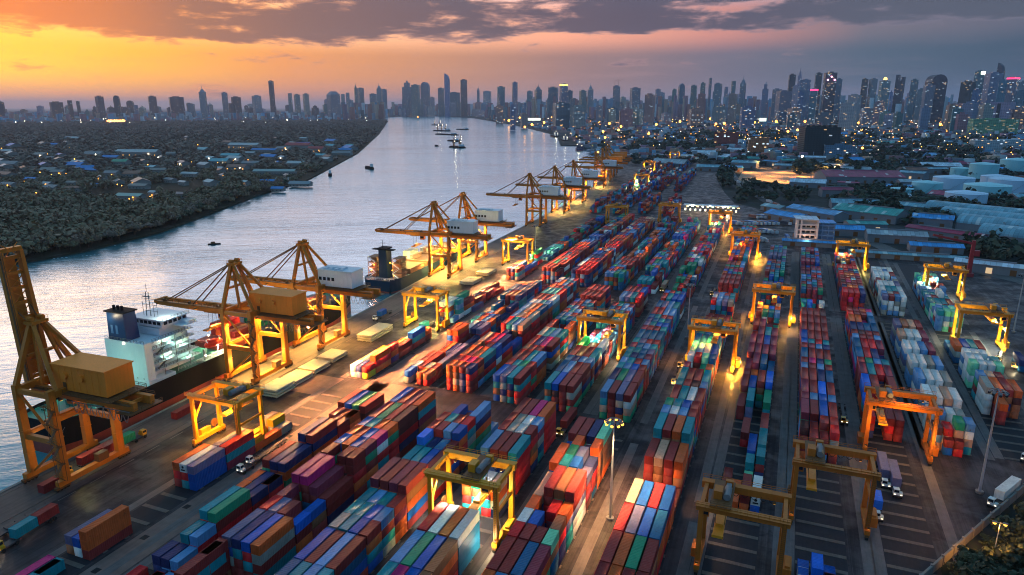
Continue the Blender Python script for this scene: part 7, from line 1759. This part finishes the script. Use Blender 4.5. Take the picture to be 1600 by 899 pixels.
    brights = [(858, 183, 'o'), (831, 200, 'o'), (812, 186, 'o'), (952, 198, 'o'), (970, 204, 'o'), (942, 214, 'o'), (966, 211, 'o'), (1025, 200, 'o'), (1062, 194, 'o'), (1085, 193, 'o'), (1109, 188, 'o'), (1118, 199, 'o'), (1131, 198, 'o'), (1178, 196, 'o'), (1175, 186, 'w'), (1163, 194, 'w'), (1019, 186, 'o'), (962, 185, 'o'), (995, 174, 'o'), (923, 180, 'w'), (662, 176, 'o'), (792, 180, 'o'), (880, 192, 'o'), (838, 183, 'o'), (1075, 175, 'w'), (1147, 163, 'w'), (1212, 194, 'o'), (1257, 194, 'o'), (1240, 180, 'o'), (1294, 183, 'w'), (1325, 183, 'o'), (1337, 181, 'o'), (1329, 199, 'o'), (1341, 197, 'o'), (1387, 201, 'o'), (1245, 211, 'o'), (1230, 214, 'o'), (1308, 180, 'w'), (1370, 182, 'w'), (1096, 166, 'w'), (1133, 154, 'w'), (1468, 200, 'o'), (1480, 203, 'o'), (934, 247, 'o'), (945, 226, 'o'), (1013, 218, 'o'), (1190, 229, 'o'), (1345, 247, 'o'), (1252, 255, 'w'), (870, 175, 'o'), (905, 188, 'o'), (850, 196, 'o'), (820, 205, 'o'), (795, 192, 'o')]
    cnt = {}
    for i, (px, py, c) in enumerate(sorted(brights)):
        zn = ('far left' if px < 850 else ('central' if px < 1000 else ('mid right' if px < 1200 else 'right'))); cnt[c + zn] = cnt.get(c + zn, 0) + 1
        x, y = ground(px, py + 4); D = math.hypot(x, y); r = .0017 * D * (.85 if py > 190 else .65)
        if D > 6000: x, y = bearing(px, 6000 - 20 * (i % 9)); r = 4.0
        t = thing('lamp_mast', f"{'orange sodium' if c == 'o' else 'white'} lamp mast in the {zn} background, {ORD[cnt[c + zn] - 1]} such from the left", 'lamp mast', (x, y, -.2), 0, 'far lamp masts')
        h = 24 if D > 1500 else 16
        b = MB(); b.tube((0, 0, 0), (0, 0, h), .5, .3, 6); b.build('pole', pole, t); b = MB(); b.ball((0, 0, h + r * .8), r, 10, 7); b.build('lamp_glass', om if c == 'o' else wm, t)
    # uncountable small street lights
    def lights(name, m, n, seed, fn, rk):
        r2 = random.Random(seed); b = MB()
        for k in range(n):
            px, D, z = fn(r2); x, y = bearing(px, D)
            if px >= 700 and x < quay_x(min(y, 7600)) + 15: continue
            if px < 700 and D < 6900 and x > bank_x(min(y, 7800)) - 20: continue
            b.ball((x, y, z), D * rk * r2.uniform(.5, 1.4), 5, 3)
        tag(b.build(name, m), kind='stuff')
    lights('city_lights_orange', om, 440, 1, lambda r: (r.uniform(740, 1620), 1700 * math.exp(r.uniform(0, 1.15)), r.uniform(14, 26)), .00036)
    lights('city_lights_white', wm, 240, 2, lambda r: (r.uniform(740, 1620), 1500 * math.exp(r.uniform(0, 1.35)), r.uniform(12, 30)), .00030)
    lights('bank_lights', wm, 55, 3, lambda r: (r.uniform(0, 700), 4600 * math.exp(r.uniform(0, .45)), r.uniform(14, 28)), .00036)
    lights('bank_village_lights', om, 24, 4, lambda r: (r.uniform(0, 480), 900 * math.exp(r.uniform(0, .9)), r.uniform(9, 12)), .00042)
    ob = glow('far_orange_road', (1, .4, .08), 5)
    b = MB()
    for k in range(26): x, y = bearing(206 + k * 1.0, 5300); b.ball((x, y, 20 + (k % 3)), 5 + (k % 4), 5, 3)
    tag(b.build('bank_market_lights', ob), kind='stuff')
    # two lit billboards
    for px, py, w, h, col, lab in ((1257, 183, 62, 30, (.25, .95, .85), 'turquoise glowing billboard over the right background street'), (1383, 190, 52, 36, (1, .98, .75), 'cream glowing billboard over the right background street'), (1168, 167, 44, 22, (.8, 1, .9), 'pale lit billboard low before the skyline, right of centre'), (832, 168, 90, 18, (.9, 1, .85), 'wide pale lit sign board by the far river bank'), (895, 174, 60, 22, (.75, .95, 1), 'bluish-white lit sign board right of the wide one')):
        x, y = ground(px, py + 8); D = math.hypot(x, y)
        if D > 5000: x, y = bearing(px, 4600)
        t = thing('billboard', lab, 'billboard', (x, y, 0), HEAD - .1)
        b = MB()
        for u in (-w * .3, w * .3): b.box(u - .8, u + .8, -.8, .8, 0, 22)
        b.build('post', M_STL, t); b = MB(); b.box(-w / 2, w / 2, -1.2, 1.2, 22, 22 + h); b.build('panel_case', M_DK, t); b = MB(); b.box(-w / 2 + 1, w / 2 - 1, -1.6, -1.25, 23, 21 + h); b.build('panel', glow('billboard_' + lab.split()[0] + lab.split()[1], col, 1.3), t)

def make_haze():
    m, nt, out = mat('evening_haze'); g = NT(nt)
    v = g.n('ShaderNodeVolumePrincipled'); v.inputs['Density'].default_value = HAZE; v.inputs['Color'].default_value = (.74, .80, 1.0, 1); v.inputs['Anisotropy'].default_value = 0.5
    g.link(v.outputs[0], out.inputs['Volume'])
    mb = MB(); mb.box(-59990, 59990, -5990, 59990, -6.2, 560); tag(mb.build('haze', m), kind='stuff')
HAZE = 0.00004
import os
make_world(); make_camera(); make_setting(); crane_mats(); make_containers(); make_cranes(); make_yard_things(); make_ships(); make_left_bank(); make_right_side(); make_city()
make_haze()
